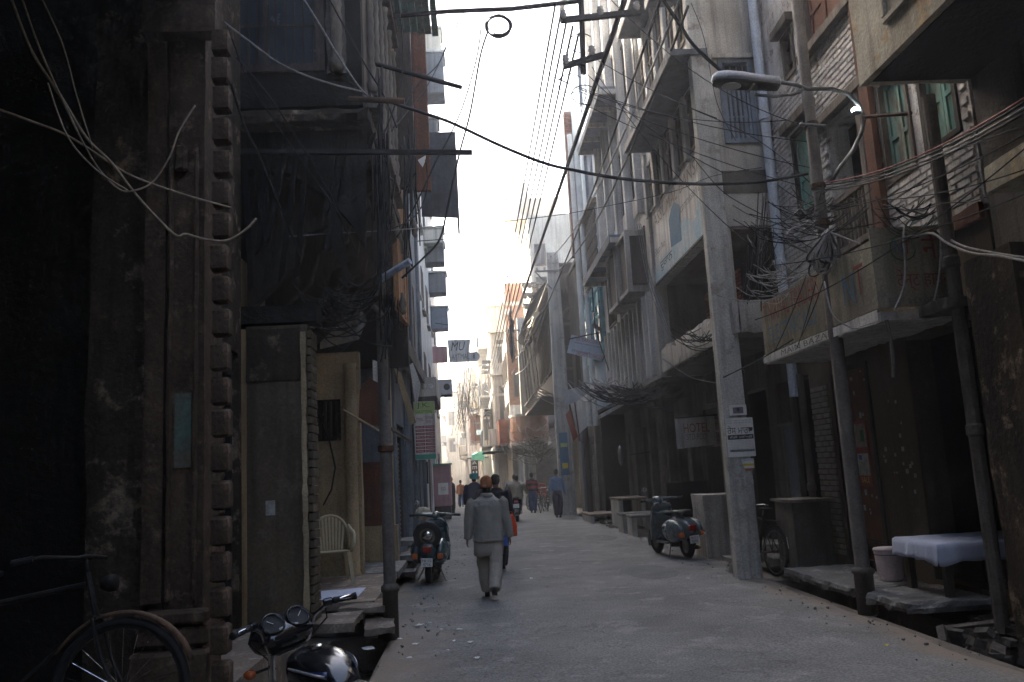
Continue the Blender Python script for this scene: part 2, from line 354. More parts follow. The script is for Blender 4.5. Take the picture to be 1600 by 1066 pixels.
def road_mat():
    m = mat('dusty worn asphalt', (.19, .189, .18), (.122, .121, .116), .7, rough=.9, bump=.8, fine=.5, bscale=22, c3=(.215, .212, .2))
    t = m.node_tree; N = t.nodes; L = t.links; b = N['Principled BSDF']
    src = b.inputs['Base Color'].links[0].from_socket
    at = N.new('ShaderNodeAttribute'); at.attribute_name = 'dust'
    tc = N.new('ShaderNodeTexCoord'); n = N.new('ShaderNodeTexNoise'); n.inputs['Scale'].default_value = 1.7; n.inputs['Detail'].default_value = 9; n.inputs['Roughness'].default_value = .7
    L.new(tc.outputs['Object'], n.inputs[0])
    s = N.new('ShaderNodeMath'); s.operation = 'ADD'; L.new(at.outputs['Fac'], s.inputs[0]); L.new(n.outputs[0], s.inputs[1])
    r = N.new('ShaderNodeMapRange'); r.inputs[1].default_value = .8; r.inputs[2].default_value = 1.25; L.new(s.outputs[0], r.inputs[0])
    x = N.new('ShaderNodeMix'); x.data_type = 'RGBA'; L.new(r.outputs[0], x.inputs[0]); L.new(src, x.inputs[6]); x.inputs[7].default_value = (.2, .165, .13, 1)
    # fine cracks of the old surfacing
    v = N.new('ShaderNodeTexVoronoi'); v.feature = 'DISTANCE_TO_EDGE'; v.inputs['Scale'].default_value = .62
    nn = N.new('ShaderNodeTexNoise'); nn.inputs['Scale'].default_value = 2.5; nn.inputs['Detail'].default_value = 6; L.new(tc.outputs['Object'], nn.inputs[0])
    va = N.new('ShaderNodeVectorMath'); va.operation = 'SCALE'; L.new(nn.outputs['Color'], va.inputs[0]); va.inputs['Scale'].default_value = 1.1
    vb = N.new('ShaderNodeVectorMath'); L.new(va.outputs[0], vb.inputs[0]); L.new(tc.outputs['Object'], vb.inputs[1]); L.new(vb.outputs[0], v.inputs[0])
    cr = N.new('ShaderNodeMapRange'); cr.inputs[1].default_value = 0; cr.inputs[2].default_value = .012; cr.inputs[3].default_value = .62; L.new(v.outputs[0], cr.inputs[0])
    # the cracks come and go
    n5 = N.new('ShaderNodeTexNoise'); n5.inputs['Scale'].default_value = .8; L.new(tc.outputs['Object'], n5.inputs[0])
    g = N.new('ShaderNodeMapRange'); g.inputs[1].default_value = .48; g.inputs[2].default_value = .56; L.new(n5.outputs[0], g.inputs[0])
    mx = N.new('ShaderNodeMath'); mx.operation = 'MAXIMUM'; L.new(cr.outputs[0], mx.inputs[0]); L.new(g.outputs[0], mx.inputs[1])
    sc = N.new('ShaderNodeVectorMath'); sc.operation = 'SCALE'; L.new(x.outputs[2], sc.inputs[0]); L.new(mx.outputs[0], sc.inputs['Scale'])
    L.new(sc.outputs[0], b.inputs['Base Color']); return m
def road():
    mb = MB(); rows = []; dust = []
    ys = [-20+i*.25 for i in range(8*21)]+[22+i*.9 for i in range(60)]+[76+i*6 for i in range(16)]
    for y in ys:
        cx0 = -1.9-.05*max(0, y-45)**1.15 if y > 45 else -1.35
        l = (-.96 if 6.0 < y < 9.6 else cx0)+.02*noise.noise(V((y*1.3, 3, 1))); r = 4.03+.09*noise.noise(V((y*.9, 8, 2))) if y < 12.1 else (4.35 if y < 45 else max(1.5, 4.35-.07*(y-45)))
        row = []
        for k in range(29):
            t = k/28; x = l+(r-l)*t
            z = .006+.035*math.sin(math.pi*t)**.7+.012*noise.noise(V((x*.9, y*.9, 0)))+.004*noise.noise(V((x*5, y*5, 7)))
            row.append(V((x, y, max(z, .004))))
            dl, dr = x-l, r-x
            edge = 1.35 if y < 11 else .7
            dust.append(max(0, .75-dl/edge*.75)+max(0, .75-dr*1.1)+.1*noise.noise(V((x, y*.5, 4))))
        rows.append(row)
    mb.sheet(rows); o = mb.build('road', road_mat(), kind='structure', smooth=True, recalc=False)
    a = o.data.attributes.new('dust', 'FLOAT', 'POINT')
    for i, q in enumerate(dust): a.data[i].value = q
    o.data.flip_normals()
road()
def drain_water(x0, x1, y0, y1, z):
    MB().sheet([[(x0+(x1-x0)*i/6, y0+(y1-y0)*j/40, z+.02*noise.noise(V((i*.7, j*.7, 3)))) for j in range(41)] for i in range(7)]).build('drain', M['drain'], kind='structure', recalc=False)
drain_water(-1.59, -1.01, 6.3, 9.4, -.3); drain_water(4.17, 4.61, .6, 11.8, -.33)

# ---------------------------------------------------------------- walls, openings
def wall_mb(mb, F, a0, a1, z0, z1, th, holes=()):
    zs = sorted({z0, z1} | {min(max(h[i], z0), z1) for h in holes for i in (2, 3)})
    for zi in range(len(zs)-1):
        zl, zh = zs[zi], zs[zi+1]; zm = (zl+zh)/2
        if zh-zl < 1e-5: continue
        hs = sorted([(h[0], h[1]) for h in holes if h[2] < zm < h[3]]); cur = a0
        for h0, h1 in hs:
            if h0 > cur+1e-4: mb.fbox(F, cur, h0, zl, zh, -th, 0)
            cur = max(cur, h1)
        if a1 > cur+1e-4: mb.fbox(F, cur, a1, zl, zh, -th, 0)
    return mb
def shared_row(name, mbfunc, mt, parent, offsets, kind=None):
    """alike pieces sharing one mesh: built once, copied along offsets"""
    o = mbfunc.build(name, mt, parent); objs = [o]
    for q in offsets:
        c = o.copy(); c.location = V(q); C.objects.link(c); OFF[c] = OFF[o]; objs.append(c)
    return objs
def slats(parent, F, a0, a1, z0, z1, d, mt, step=.09, name='slat', cap=300):
    """rolling shutter: curved slats lying on each other, every slat a piece"""
    n = max(1, int((z1-z0)/step)); mb = MB(); h = step
    pr = [(0, .0), (.25, .017), (.5, .022), (.75, .017), (.93, 0), (.93, -.006), (0, -.006)]
    mb.prism([F.pt(a0, z0+p*h, d+q) for p, q in pr], F.u*(a1-a0))
    shared_row(name, mb, mt, parent, [(0, 0, h*i) for i in range(1, min(n, cap))])
def opening(B, F, h):
    """h = (a0,a1,z0,z1,style,opts)"""
    a0, a1, z0, z1, st = h[:5]; o = h[5] if len(h) > 5 else {}
    fm = M[o.get('frame', 'woodg')]; pm = M[o.get('pane', 'glass')]; fw = o.get('fw', .06); dp = o.get('depth', .08)
    if st == 'open': return
    if st == 'roll':
        mb = MB(); mb.fbox(F, a0, a0+.06, z0, z1, -.16, -.06); mb.fbox(F, a1-.06, a1, z0, z1, -.16, -.06); mb.fbox(F, a0+.06, a1-.06, z1-.22, z1, -.3, -.06)
        s = mb.build('shutter_frame', fm, B); OFF[s] = OFF[B]
        slats(s, F, a0+.06, a1-.06, z0+.02, z1-.22, -.13, M[o.get('slat', 'shutter')], o.get('step', .09)); return
    mb = MB(); k = o.get('proud', .03)
    mb.fbox(F, a0, a0+fw, z0, z1, -dp-.04, k); mb.fbox(F, a1-fw, a1, z0, z1, -dp-.04, k)
    mb.fbox(F, a0+fw, a1-fw, z1-fw, z1, -dp-.04, k); mb.fbox(F, a0+fw, a1-fw, z0, z0+fw, -dp-.04, k)
    nm = o.get('mull', 0)
    for i in range(nm):
        a = a0+(a1-a0)*(i+1)/(nm+1); mb.fbox(F, a-.025, a+.025, z0+fw, z1-fw, -dp-.02, k-.01)
    if o.get('trans'): zt = z0+(z1-z0)*o['trans']; mb.fbox(F, a0+fw, a1-fw, zt-.02, zt+.02, -dp-.015, k-.015)
    w_ = mb.build('window_frame' if st != 'door' else 'door_frame', fm, B); OFF[w_] = OFF[B]
    ia0, ia1, iz0, iz1 = a0+fw, a1-fw, z0+fw, z1-fw
    if st == 'glass':
        for i in range(nm+1):
            p0 = ia0+(ia1-ia0)*i/(nm+1); p1 = ia0+(ia1-ia0)*(i+1)/(nm+1)
            MB().fbox(F, p0+.004, p1-.004, iz0, iz1, -dp-.012, -dp).build('pane', pm, w_)
    if st in ('leaf', 'door'):                                   # boarded or panelled leaves
        n = o.get('leaves', 2); mt = M[o.get('leaf', 'green')]
        for i in range(n):
            p0 = ia0+(ia1-ia0)*i/n+.005; p1 = ia0+(ia1-ia0)*(i+1)/n-.005; mb = MB(); mb.fbox(F, p0, p1, iz0, iz1, -dp, -dp+.02)
            q = .05
            for b in (p0, p1-q): mb.fbox(F, b, b+q, iz0, iz1, -dp+.02, -dp+.04)
            for zz in (iz0, (iz0*.6+iz1*.4), iz1-q): mb.fbox(F, p0+q, p1-q, zz, zz+q*1.2, -dp+.02, -dp+.038)
            l = mb.build('shutter_leaf' if st == 'leaf' else 'door_leaf', mt, w_)
    if st in ('grill', 'bars'):
        MB().fbox(F, ia0, ia1, iz0, iz1, -dp-.02, -dp-.01).build('pane', M['glass'], w_)
        mb = MB(); n = max(3, int((ia1-ia0)/.1))
        for i in range(n): a = ia0+(ia1-ia0)*(i+.5)/n; mb.fbox(F, a-.009, a+.009, iz0, iz1, -dp+.02, -dp+.035)
        for t in (.3, .7): zz = iz0+(iz1-iz0)*t; mb.fbox(F, ia0, ia1, zz, zz+.025, -dp+.036, -dp+.045)
        mb.build('grille', M[o.get('bar', 'darkiron')], w_)
    if st == 'louver':
        n = int((iz1-iz0)/.055); mb = MB()
        for i in range(n):
            zz = iz0+(iz1-iz0)*i/n; mb.hexa([F.pt(ia0, zz, -dp), F.pt(ia1, zz, -dp), F.pt(ia1, zz+.012, -dp+.01), F.pt(ia0, zz+.012, -dp+.01), F.pt(ia0, zz+.04, -dp-.03), F.pt(ia1, zz+.04, -dp-.03), F.pt(ia1, zz+.05, -dp-.02), F.pt(ia0, zz+.05, -dp-.02)])
        mb.build('louvre', M[o.get('leaf', 'bluegrey')], w_)
    if o.get('sill'):
        MB().fbox(F, a0-.08, a1+.08, z0-.08, z0, -.02, .12).build('sill', M[o.get('sillm', 'concrete')], B, bevel=.01)
    if o.get('hood'):
        hd = o['hood']; MB().fbox(F, a0-.15, a1+.15, z1+.05, z1+.12, 0, hd).build('sunshade', M[o.get('hoodm', 'slate')], B, bevel=.008)
def house(name, label, side, X, y0, y1, z1, m, holes=(), cat='building', z0=0, depth=7, th=.28, sidem=None, group=None, roofm='concd', inner='shadeblack', nearholes=()):
    F = FR(X) if side > 0 else FL(X); dirx = 1 if side > 0 else -1
    B = T(name, label, cat, (X, (y0+y1)/2, z0), group)
    mb = MB(); wall_mb(mb, F, y0, y1, z0, z1, th, holes)
    mb.build('wall', M[m], B)
    xb = X+dirx*depth; xi = X+dirx*th
    FN = FY(y0); lo, hi = sorted((xi, xb)); mb = MB(); wall_mb(mb, FN, lo, hi, z0, z1, .25, nearholes)
    mb.box(lo, hi, y1-.25, y1, z0, z1); mb.box(*sorted((xb, xb+dirx*.25)), y0, y1, z0, z1)
    mb.build('side_wall', M[sidem or m], B)
    MB().box(*sorted((X-dirx*.05, xb)), y0, y1, z1+.002, z1+.16).build('roof', M[roofm], B)
    for h in nearholes: opening(B, FN, h)
    # a dividing floor and a dark inner wall behind the openings
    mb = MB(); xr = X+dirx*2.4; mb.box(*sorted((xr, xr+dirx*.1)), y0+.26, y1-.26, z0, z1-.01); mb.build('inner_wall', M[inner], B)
    for h in holes: opening(B, F, h)
    return B, F
def slab(name, label, cat, x0, x1, y0, y1, z0, z1, m='step', wear=(.14, .02), group=None, parent=None, rot=None):
    mb = MB()
    if rot: mb.obox(((x0+x1)/2, (y0+y1)/2, (z0+z1)/2), (x1-x0, y1-y0, z1-z0), Matrix.Rotation(rot, 3, 'Z'))
    else: mb.box(x0, x1, y0, y1, z0, z1)
    return mb.build(name, M[m], parent, label=label, cat=cat, wear=wear, group=group)
def bricks(parent, F, a0, a1, z0, z1, d, mt, n_parts=300, bl=.235, bh=.078, j=.012, holes=(), nearfirst=True, th=.02, stuffname='brickwork'):
    pos = []; r = 0; z = z0
    while z+bh-j <= z1:
        a = a0-(bl/2 if r % 2 else 0)
        while a < a1:
            p0, p1 = max(a, a0), min(a+bl-j, a1)
            if p1-p0 > .04 and not any(h[0]-.0 < p1 and h[1]+.0 > p0 and h[2] < z+bh-j and h[3] > z for h in holes): pos.append((p0, p1, z))
            a += bl
        z += bh; r += 1
    full = [p for p in pos if abs(p[1]-p[0]-(bl-j)) < 1e-4]; rest = [p for p in pos if p not in set(full)]
    full.sort(key=lambda p: (F.pt(p[0], p[2])-V((0, 0, CAMH))).length)
    one, many = full[:n_parts], full[n_parts:]+rest
    def brick_mb(mb, p0, p1, z): 
        c = .006; e = th+random.uniform(-.006, .008)
        return mb.hexa([F.pt(p0, z, d), F.pt(p1, z, d), F.pt(p1-c, z+c, d+e), F.pt(p0+c, z+c, d+e), F.pt(p0, z+bh-j, d), F.pt(p1, z+bh-j, d), F.pt(p1-c, z+bh-j-c, d+e), F.pt(p0+c, z+bh-j-c, d+e)])
    if one:
        src = brick_mb(MB(), *one[0]).build('brick', mt, parent); b0 = F.pt(one[0][0], one[0][2])
        for p in one[1:]:
            c = src.copy(); c.location = F.pt(p[0], p[2])-b0+F.n*random.uniform(-.006, .004); C.objects.link(c)
    if many:
        mb = MB()
        for p in many: brick_mb(mb, *p)
        mb.build(stuffname, mt, parent, kind='stuff')

# ---------------------------------------------------------------- LEFT ROW
def left_row():
    # near house: square stone pillar with rusticated corner, dark passage beside it
    B = T('pillared_house', 'dark brown house in the left foreground with a block banded corner pillar and black passage', 'building', (-2.6, 3, 0))
    mb = MB(); F = FY(5.55)
    mb.box(-2.05, -1.79, 5.7, 6.1, .4, 12); mb.box(-2.2, -1.68, 5.56, 5.7, 4.9, 12); mb.build('pillar', M['pillar'], B, wear=(.3, .012))
    mb = MB()
    for a in (-2.03, -1.86): mb.fbox(F, a, a+.035, .98, 4.1, -.15, -.1)
    mb.fbox(F, -2.2, -1.74, .86, .95, -.15, -.02); mb.fbox(F, -2.2, -1.74, .72, .84, -.15, -.06); mb.fbox(F, -2.22, -1.73, .4, .70, -.15, 0)
    mb.fbox(F, -1.99, -1.9, 3.9, 4.1, -.15, -.08)
    mb.build('moulding', M['pillar'], B, bevel=.02, wear=(.25, .006))
    MB().fbox(F, -2.2, -2.06, .98, 9, -.3, -.15).build('pillar_flank', M['pillar'], B, wear=(.4, .01))
    MB().fbox(F, -1.985, -1.875, 1.85, 2.35, -.148, -.143).build('paint_patch', M['greenpaint'], B)
    # rusticated corner: one block above the other, joints cut back
    b = MB()
    bm_off = []
    z = .42; h = .215
    src = None
    while z < 4.75:
        mb = MB(); x0, x1 = -1.7, -1.585; y0 = 5.55
        cz = z+h/2
        mb.loft([[(x0, y0+.05, z+.012), (x1-.018, y0+.03, z+.012), (x1-.018, 5.65, z+.012), (x0, 5.65, z+.012)],
                 [(x0, y0, z+.03), (x1, y0, z+.03), (x1, 5.66, z+.03), (x0, 5.66, z+.03)],
                 [(x0, y0, z+h-.03), (x1, y0, z+h-.03), (x1, 5.66, z+h-.03), (x0, 5.66, z+h-.03)],
                 [(x0, y0+.05, z+h-.01), (x1-.018, y0+.03, z+h-.01), (x1-.018, 5.65, z+h-.01), (x0, 5.65, z+h-.01)]])
        if src is None: src = mb.build('quoin_block', M['pillar'], B, wear=(.05, .007)); zs = z
        else:
            c = src.copy(); c.location = (random.uniform(-.01, .008), random.uniform(-.015, .015), z-zs+random.uniform(-.01, .01)); c.scale = (1, 1, 1); C.objects.link(c)
        z += h+.012
    # flank wall, dark passage and rooms over it
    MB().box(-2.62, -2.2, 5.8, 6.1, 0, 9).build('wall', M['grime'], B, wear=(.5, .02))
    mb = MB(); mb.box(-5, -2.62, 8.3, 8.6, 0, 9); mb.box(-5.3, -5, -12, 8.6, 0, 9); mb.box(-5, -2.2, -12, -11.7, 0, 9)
    mb.build('passage_wall', M['shadeblack'], B)
    MB().box(-5, -1.7, -12, 5.3, 5.0, 5.2).build('ceiling', M['shadeblack'], B, wear=(.6, .02))
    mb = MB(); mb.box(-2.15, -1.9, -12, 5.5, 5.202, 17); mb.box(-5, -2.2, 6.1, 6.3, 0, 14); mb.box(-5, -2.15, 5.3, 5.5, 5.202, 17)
    mb.build('upper_wall', M['shadeblack'], B)
    mb = MB()
    for y in (-9, -5.5, -2): mb.box(-2.3, -1.95, y, y+.4, .402, 4.998)
    mb.build('arcade_pier', M['grime'], B)
    for y in (-7, -3, .4, 3.2): MB().box(-4.9, -1.95, y, y+.22, 4.8, 4.998).build('ceiling_beam', M['wood'], B)
    MB().box(-1.9, -1.75, -12, 5.5, 16.9, 17.2).build('cornice', M['shadeblack'], B)
    slab('raised_floor', None, None, -5, -1.68, -12, 8.3, 0, .4, 'step', (.35, .012), parent=B)

    # recess with rolling shutter, brown panel wall
    B = T('shuttered_shop', 'brown beige shop front with a rolling shutter set back behind the panel wall', 'building', (-2.3, 7.3, .4))
    F = FL(-2.25); mb = MB(); wall_mb(mb, F, 6.3, 8.3, .402, 8.5, .25, [(6.35, 8.2, .402, 3.0)]); mb.build('wall', M['grime'], B)
    opening(B, F, (6.35, 8.2, .402, 3.0, 'roll', dict(frame='darkiron', slat='shutterb', step=.085)))
    MB().box(-2.2, -1.6, 8.3, 8.55, .402, 3.28).build('panel_wall', M['panelb'], B)
    MB().box(-2.2, -1.6, 8.28, 8.298, 2.72, 3.25).build('lintel', M['grime'], B, wear=(.2, .012))
    mb = MB(); z = .41
    src = None
    while z < 3.2:                                            # broken plaster edge showing brick ends
        hh = .085
        m1 = MB(); m1.box(-1.6, -1.55, 8.24, 8.56, z, z+hh-.01)
        if src is None: src = m1.build('edge_brick', M['panelb'], B, wear=(.05, .006)); zs = z
        else:
            c = src.copy(); c.location = (random.uniform(-.01, .004), random.uniform(-.01, .01), z-zs); C.objects.link(c)
        z += hh
    MB().box(-1.66, -1.6, 8.235, 8.3, .402, 3.2).build('plaster_edge', M['beige'], B, wear=(.1, .014))
    MB().box(-2.9, -1.5, 8.3, 8.6, 3.3, 3.5).build('beam', M['shadeblack'], B, wear=(.3, .02))
    # poster scraps on the panel
    mb = MB(); FP = FY(8.3)
    mb.fbox(FP, -2.02, -1.93, 1.42, 1.56, .0, .004); mb.build('paper_scrap', M['oldpaper'], B)

    # beige wall bay with the chair
    B = T('beige_shop', 'beige plastered shop bay with a bulging drain column behind the plastic chair', 'building', (-2.0, 10.6, .4))
    F = FL(-2.45); mb = MB(); wall_mb(mb, F, 8.56, 12.3, .0, 4.2, .25); mb.build('wall', M['beige'], B)
    mb = MB(); mb.box(-2.45, -1.62, 12.3, 12.5, .3, 3.6); mb.build('end_wall', M['beige'], B, wear=(.3, .01))
    mb = MB(); mb.lathe([(.1, .3), (.1, .42), (.085, .44), (.085, 1.9), (.1, 1.95), (.085, 2.0), (.085, 3.3), (.1, 3.4)], (-1.74, 12.18, 0)); mb.build('drain_column', M['beige'], B, smooth=True)
    MB().fbox(FY(12.3), -2.4, -1.9, 2.3, 2.9, 0, .03).build('louvre_panel', M['grime'], B)
    mb = MB()
    for i in range(6): mb.fbox(FY(12.3), -2.37+i*.08, -2.34+i*.08, 2.33, 2.87, .03, .06)
    mb.build('bars', M['wood'], B)
    mb = MB(); mb.tube([P(x, y, Y=12.15) for x, y in ((495, 640), (515, 690), (524, 730), (518, 765), (505, 790))], .012, 5); mb.build('pipe', M['cable'], B)

    # next bay: brown board front
    B = T('brown_board_shop', 'narrow shop with a flat brown board front above a low beige wall on the left', 'building', (-1.8, 14, .3))
    F = FY(14.2)
    mb = MB(); mb.fbox(F, -2.6, -1.3, .0, .95, -.25, 0); mb.fbox(F, -2.6, -2.2, .95, 3.6, -.25, -.05); mb.fbox(F, -1.5, -1.35, .95, 3.6, -.25, .0); mb.build('wall', M['beige'], B, wear=(.3, .01))
    MB().fbox(F, -2.2, -1.5, .96, 2.0, -.1, -.02).build('board_panel', M['redbrown'], B)
    MB().fbox(F, -2.2, -1.5, 2.0, 3.6, -.15, -.1).build('back_board', M['blueplas'], B)
    mb = MB(); wall_mb(mb, FL(-2.6), 12.5, 14.2, 0, 4.2, .2); mb.build('inner_wall', M['grime'], B)

    # grey building from 14.5 on, street face
    holes = [(15.3, 17.6, .45, 2.75, 'roll', dict(frame='concd', slat='shutter')), (18.3, 19.6, .45, 2.6, 'roll', dict(frame='wood', slat='shutterb')), (20.8, 22.6, .4, 2.6, 'open'),
             (16.0, 17.0, 5.0, 6.6, 'leaf', dict(leaf='bluegrey', frame='woodg')), (18.3, 19.5, 5.0, 6.8, 'leaf', dict(leaf='bluegrey', frame='woodg')), (21.0, 22.2, 5, 6.8, 'leaf', dict(leaf='bluegrey', frame='woodg')),
             (16.0, 17.2, 8.2, 9.9, 'glass', dict(mull=1)), (19.0, 20.4, 8.2, 9.9, 'glass', dict(mull=1))]
    B, F = house('grey_plaster_house', 'blue grey plastered house with pilasters and rolling shutters in the middle of the left row', -1, -1.42, 14.5, 24, 15.5, 'blueplas', holes, sidem='grime')
    mb = MB()
    for y in (14.6, 17.75, 20.2, 23.7): mb.fbox(F, y, y+.26, .3, 4.0, 0, .1); mb.fbox(F, y, y+.22, 4.3, 13.4, 0, .1)
    mb.build('pilaster', M['blueplas'], B, bevel=.02)
    MB().fbox(F, 14.5, 24, 4.0, 4.3, 0, .32).build('string_course', M['concd'], B, wear=(.5, .02))
    slab('step', None, None, -1.42, -1.1, 14.6, 19, 0, .28, parent=B)
    holes = [(25, 27.3, .2, 2.8, 'roll', {}), (28.2, 30.6, .2, 2.8, 'roll', dict(slat='shutterb')), (31.5, 33.8, .2, 2.8, 'open')]+[(y, y+1.1, z, z+1.5, 'glass', dict(mull=1, sill=1)) for y in (25.2, 28, 31) for z in (4.4, 7.4, 10.4)]
    B, F = house('weathered_terrace_house', 'weathered grey terrace house with hooded windows beyond the blue grey one on the left', -1, -1.5, 24.02, 34.5, 17, 'concw', holes, sidem='cream')
    holes = [(35.5, 38, .2, 2.8, 'open'), (39, 42, .2, 2.8, 'roll', {})]+[(y, y+1.2, z, z+1.6, 'glass', dict(mull=1, sill=1)) for y in (36, 40) for z in (4.6, 8, 11.4, 14.8)]
    B, F = house('tall_pale_house', 'tall pale house with box sunshades closing the left row', -1, -1.62, 34.52, 44, 20.5, 'concw', holes, sidem='cream')
    # box sunshades seen against the sky
    mb = MB(); mb.fbox(F, 35.4, 37.6, 18.1, 19.8, 0, .1)
    return
left_row()

def left_upper():
    # projecting carved balcony house
    B = T('carved_balcony_house', 'old dark house with a carved upper bay overhanging the street on arched brackets', 'building', (-1.7, 11, 3.3))
    F = FY(8.62)
    mb = MB(); wall_mb(mb, F, -2.9, -1.02, 5.75, 15, .2, [(-2.7, -1.42, 6.15, 7.9), (-2.7, -1.42, 8.6, 10.6)]); mb.build('wall', M['shadeblack'], B)
    opening(B, F, (-2.7, -1.42, 6.15, 7.9, 'grill', dict(frame='wood', fw=.09, mull=1, bar='wood'))); opening(B, F, (-2.7, -1.42, 8.6, 10.6, 'leaf', dict(frame='wood', leaf='wood')))
    # floor ledge
    MB().box(-3, -.93, 8.45, 14.2, 5.5, 5.66).build('balcony_floor', M['grime'], B, wear=(.15, .035))
    # arched apron under it
    mb = MB(); n = 14; x0, x1, zb, zt = -2.9, -1.05, 4.15, 5.5
    top = [(x0+(x1-x0)*i/n, zt) for i in range(n+1)]; bot = [(x0+(x1-x0)*i/n, zb+.95*math.sin(math.pi*(i/n)**.75)**.7) for i in range(n+1)]
    ring = [V((x, 8.7, z)) for x, z in top]+[V((x, 8.7, z)) for x, z in reversed(bot)]
    for i in range(n):
        a, b, c, d = top[i], top[i+1], bot[i+1], bot[i]
        mb.hexa([(d[0], 8.7, d[1]), (c[0], 8.7, c[1]), (c[0], 8.9, c[1]), (d[0], 8.9, d[1]), (a[0], 8.7, a[1]), (b[0], 8.7, b[1]), (b[0], 8.9, b[1]), (a[0], 8.9, a[1])])
    mb.build('arch_apron', M['shadeblack'], B)
    rnd = random.Random(5)
    for i in range(15):                                       # loose sloping laths nailed under the overhang
        x = -2.35+i*.1; MB().prism([(x, 8.68, 5.45-rnd.random()*.15), (x+.06, 8.68, 5.45), (x+.06, 8.66, 5.45), (x, 8.66, 5.4)], (rnd.uniform(-.35, .1)+.1, rnd.uniform(-.08, .0), -rnd.uniform(.7, 1.7))).build('lath', M['shadeblack'], B)
    # brackets under the overhang
    src = None
    for y in (9.1, 9.9, 10.7, 11.5, 12.3, 13.1, 13.9):
        if src is None:
            pr = [(-2.4, 5.5), (-1.0, 5.5), (-1.0, 5.3), (-1.15, 5.18), (-1.1, 5.0), (-1.35, 4.85), (-1.4, 4.6), (-1.75, 4.45), (-1.85, 4.1), (-2.4, 3.6)]
            src = MB().prism([(x, y, z) for x, z in pr], (0, .14, 0)).build('bracket', M['wood'], B, bevel=.012); y0 = y
        else:
            c = src.copy(); c.location = (0, y-y0, 0); C.objects.link(c)
    # street face: green shutters, boards, turned colonnettes
    FS = FL(-1.02)
    hol = [(9.15+i*.62, 9.7+i*.62, 6.1, 8.3) for i in range(5)]+[(9.15+i*.62, 9.7+i*.62, 8.9, 11.2) for i in range(5)]
    mb = MB(); wall_mb(mb, FS, 8.82, 12.4, 5.75, 15, .16, hol); mb.build('street_wall', M['woodg'], B)
    for h in hol: opening(B, FS, (*h, 'leaf', dict(leaf='green', frame='woodg', leaves=1, fw=.05, proud=.04)))
    src = None
    for i in range(6):
        y = 9.1+i*.62-.05
        if src is None:
            pf = [(.05, 0), (.06, .1), (.035, .16), (.055, .3), (.03, .4)]+[(.036+.01*(k % 2), .42+k*.09) for k in range(15)]+[(.03, 1.85), (.06, 1.95), (.04, 2.05), (.06, 2.15)]
            src = MB().lathe(pf, (-.96, y, 6.1), seg=10).build('colonnette', M['woodg'], B, smooth=True); y0 = y
        else:
            c = src.copy(); c.location = (0, y-y0, 0); C.objects.link(c)
    mb = MB(); pf = [(.06, 0), (.09, .12), (.05, .2)]+[(.055+.014*(k % 2), .25+k*.08) for k in range(14)]+[(.05, 1.4), (.09, 1.5), (.06, 1.6), (.09, 1.75)]
    mb.lathe(pf, (-1.28, 8.55, 6.1), seg=12); mb.build('corner_column', M['woodg'], B, smooth=True)
    mb = MB(); mb.fbox(F, -1.4, -1.18, 6.1, 7.9, 0, .05); mb.build('carved_panel', M['concd'], B, wear=(.1, .02))
    mb = MB()
    for z in (8.45, 8.7, 11.35, 5.8): MB().fbox(FS, 8.82, 12.4, z, z+.1, 0, .14).build('string_course', M['woodg'], B, bevel=.01)
    # orange board bay: separate boards
    mb = None; srcb = None
    for i in range(13):
        y = 12.42+i*.14
        if srcb is None: srcb = MB().fbox(FS, y, y+.128, 4.3, 9.4, -.06, .02).build('board', M['orangew'], B, bevel=.004); y0 = y
        else:
            c = srcb.copy(); c.location = (random.uniform(-.012, .012), y-y0, random.uniform(-.05, .05)); C.objects.link(c)
    MB().box(-1.3, -1.09, 12.4, 14.3, 4.2, 15).build('back_wall', M['grime'], B)
    MB().box(-3, -2.8, 6.3, 14.4, 0.0, 15).build('rear_wall', M['shadeblack'], B)
    MB().box(-3, -1.02, 14.2, 14.4, 3.6, 15).build('end_wall', M['shadeblack'], B)
    MB().box(-3.1, -.95, 8.4, 14.5, 15.002, 15.2).build('roof', M['concd'], B)
    mb = MB()
    for i in range(26):                                       # ragged hanging fretwork of the bay's edge
        y = 9+i*.2; l = random.uniform(.08, .26); mb.prism([(-.99, y, 5.5), (-.99, y+.17, 5.5), (-.99, y+.085, 5.5-l)], (.03, 0, 0))
    mb.build('fretwork', M['woodg'], B)
    # turned finials hanging from the bay
    for (x, y) in ((649, 372), (630, 492), (651, 300)):
        p = P(x, y, Y=13.2 if x > 640 else 11)
        MB().lathe([(.02, .3), (.035, .22), (.06, .14), (.03, .08), (.045, .04), (.01, 0)], (p.x, p.y, p.z), seg=8).build('finial', M['woodg'], B, smooth=True)
left_upper()

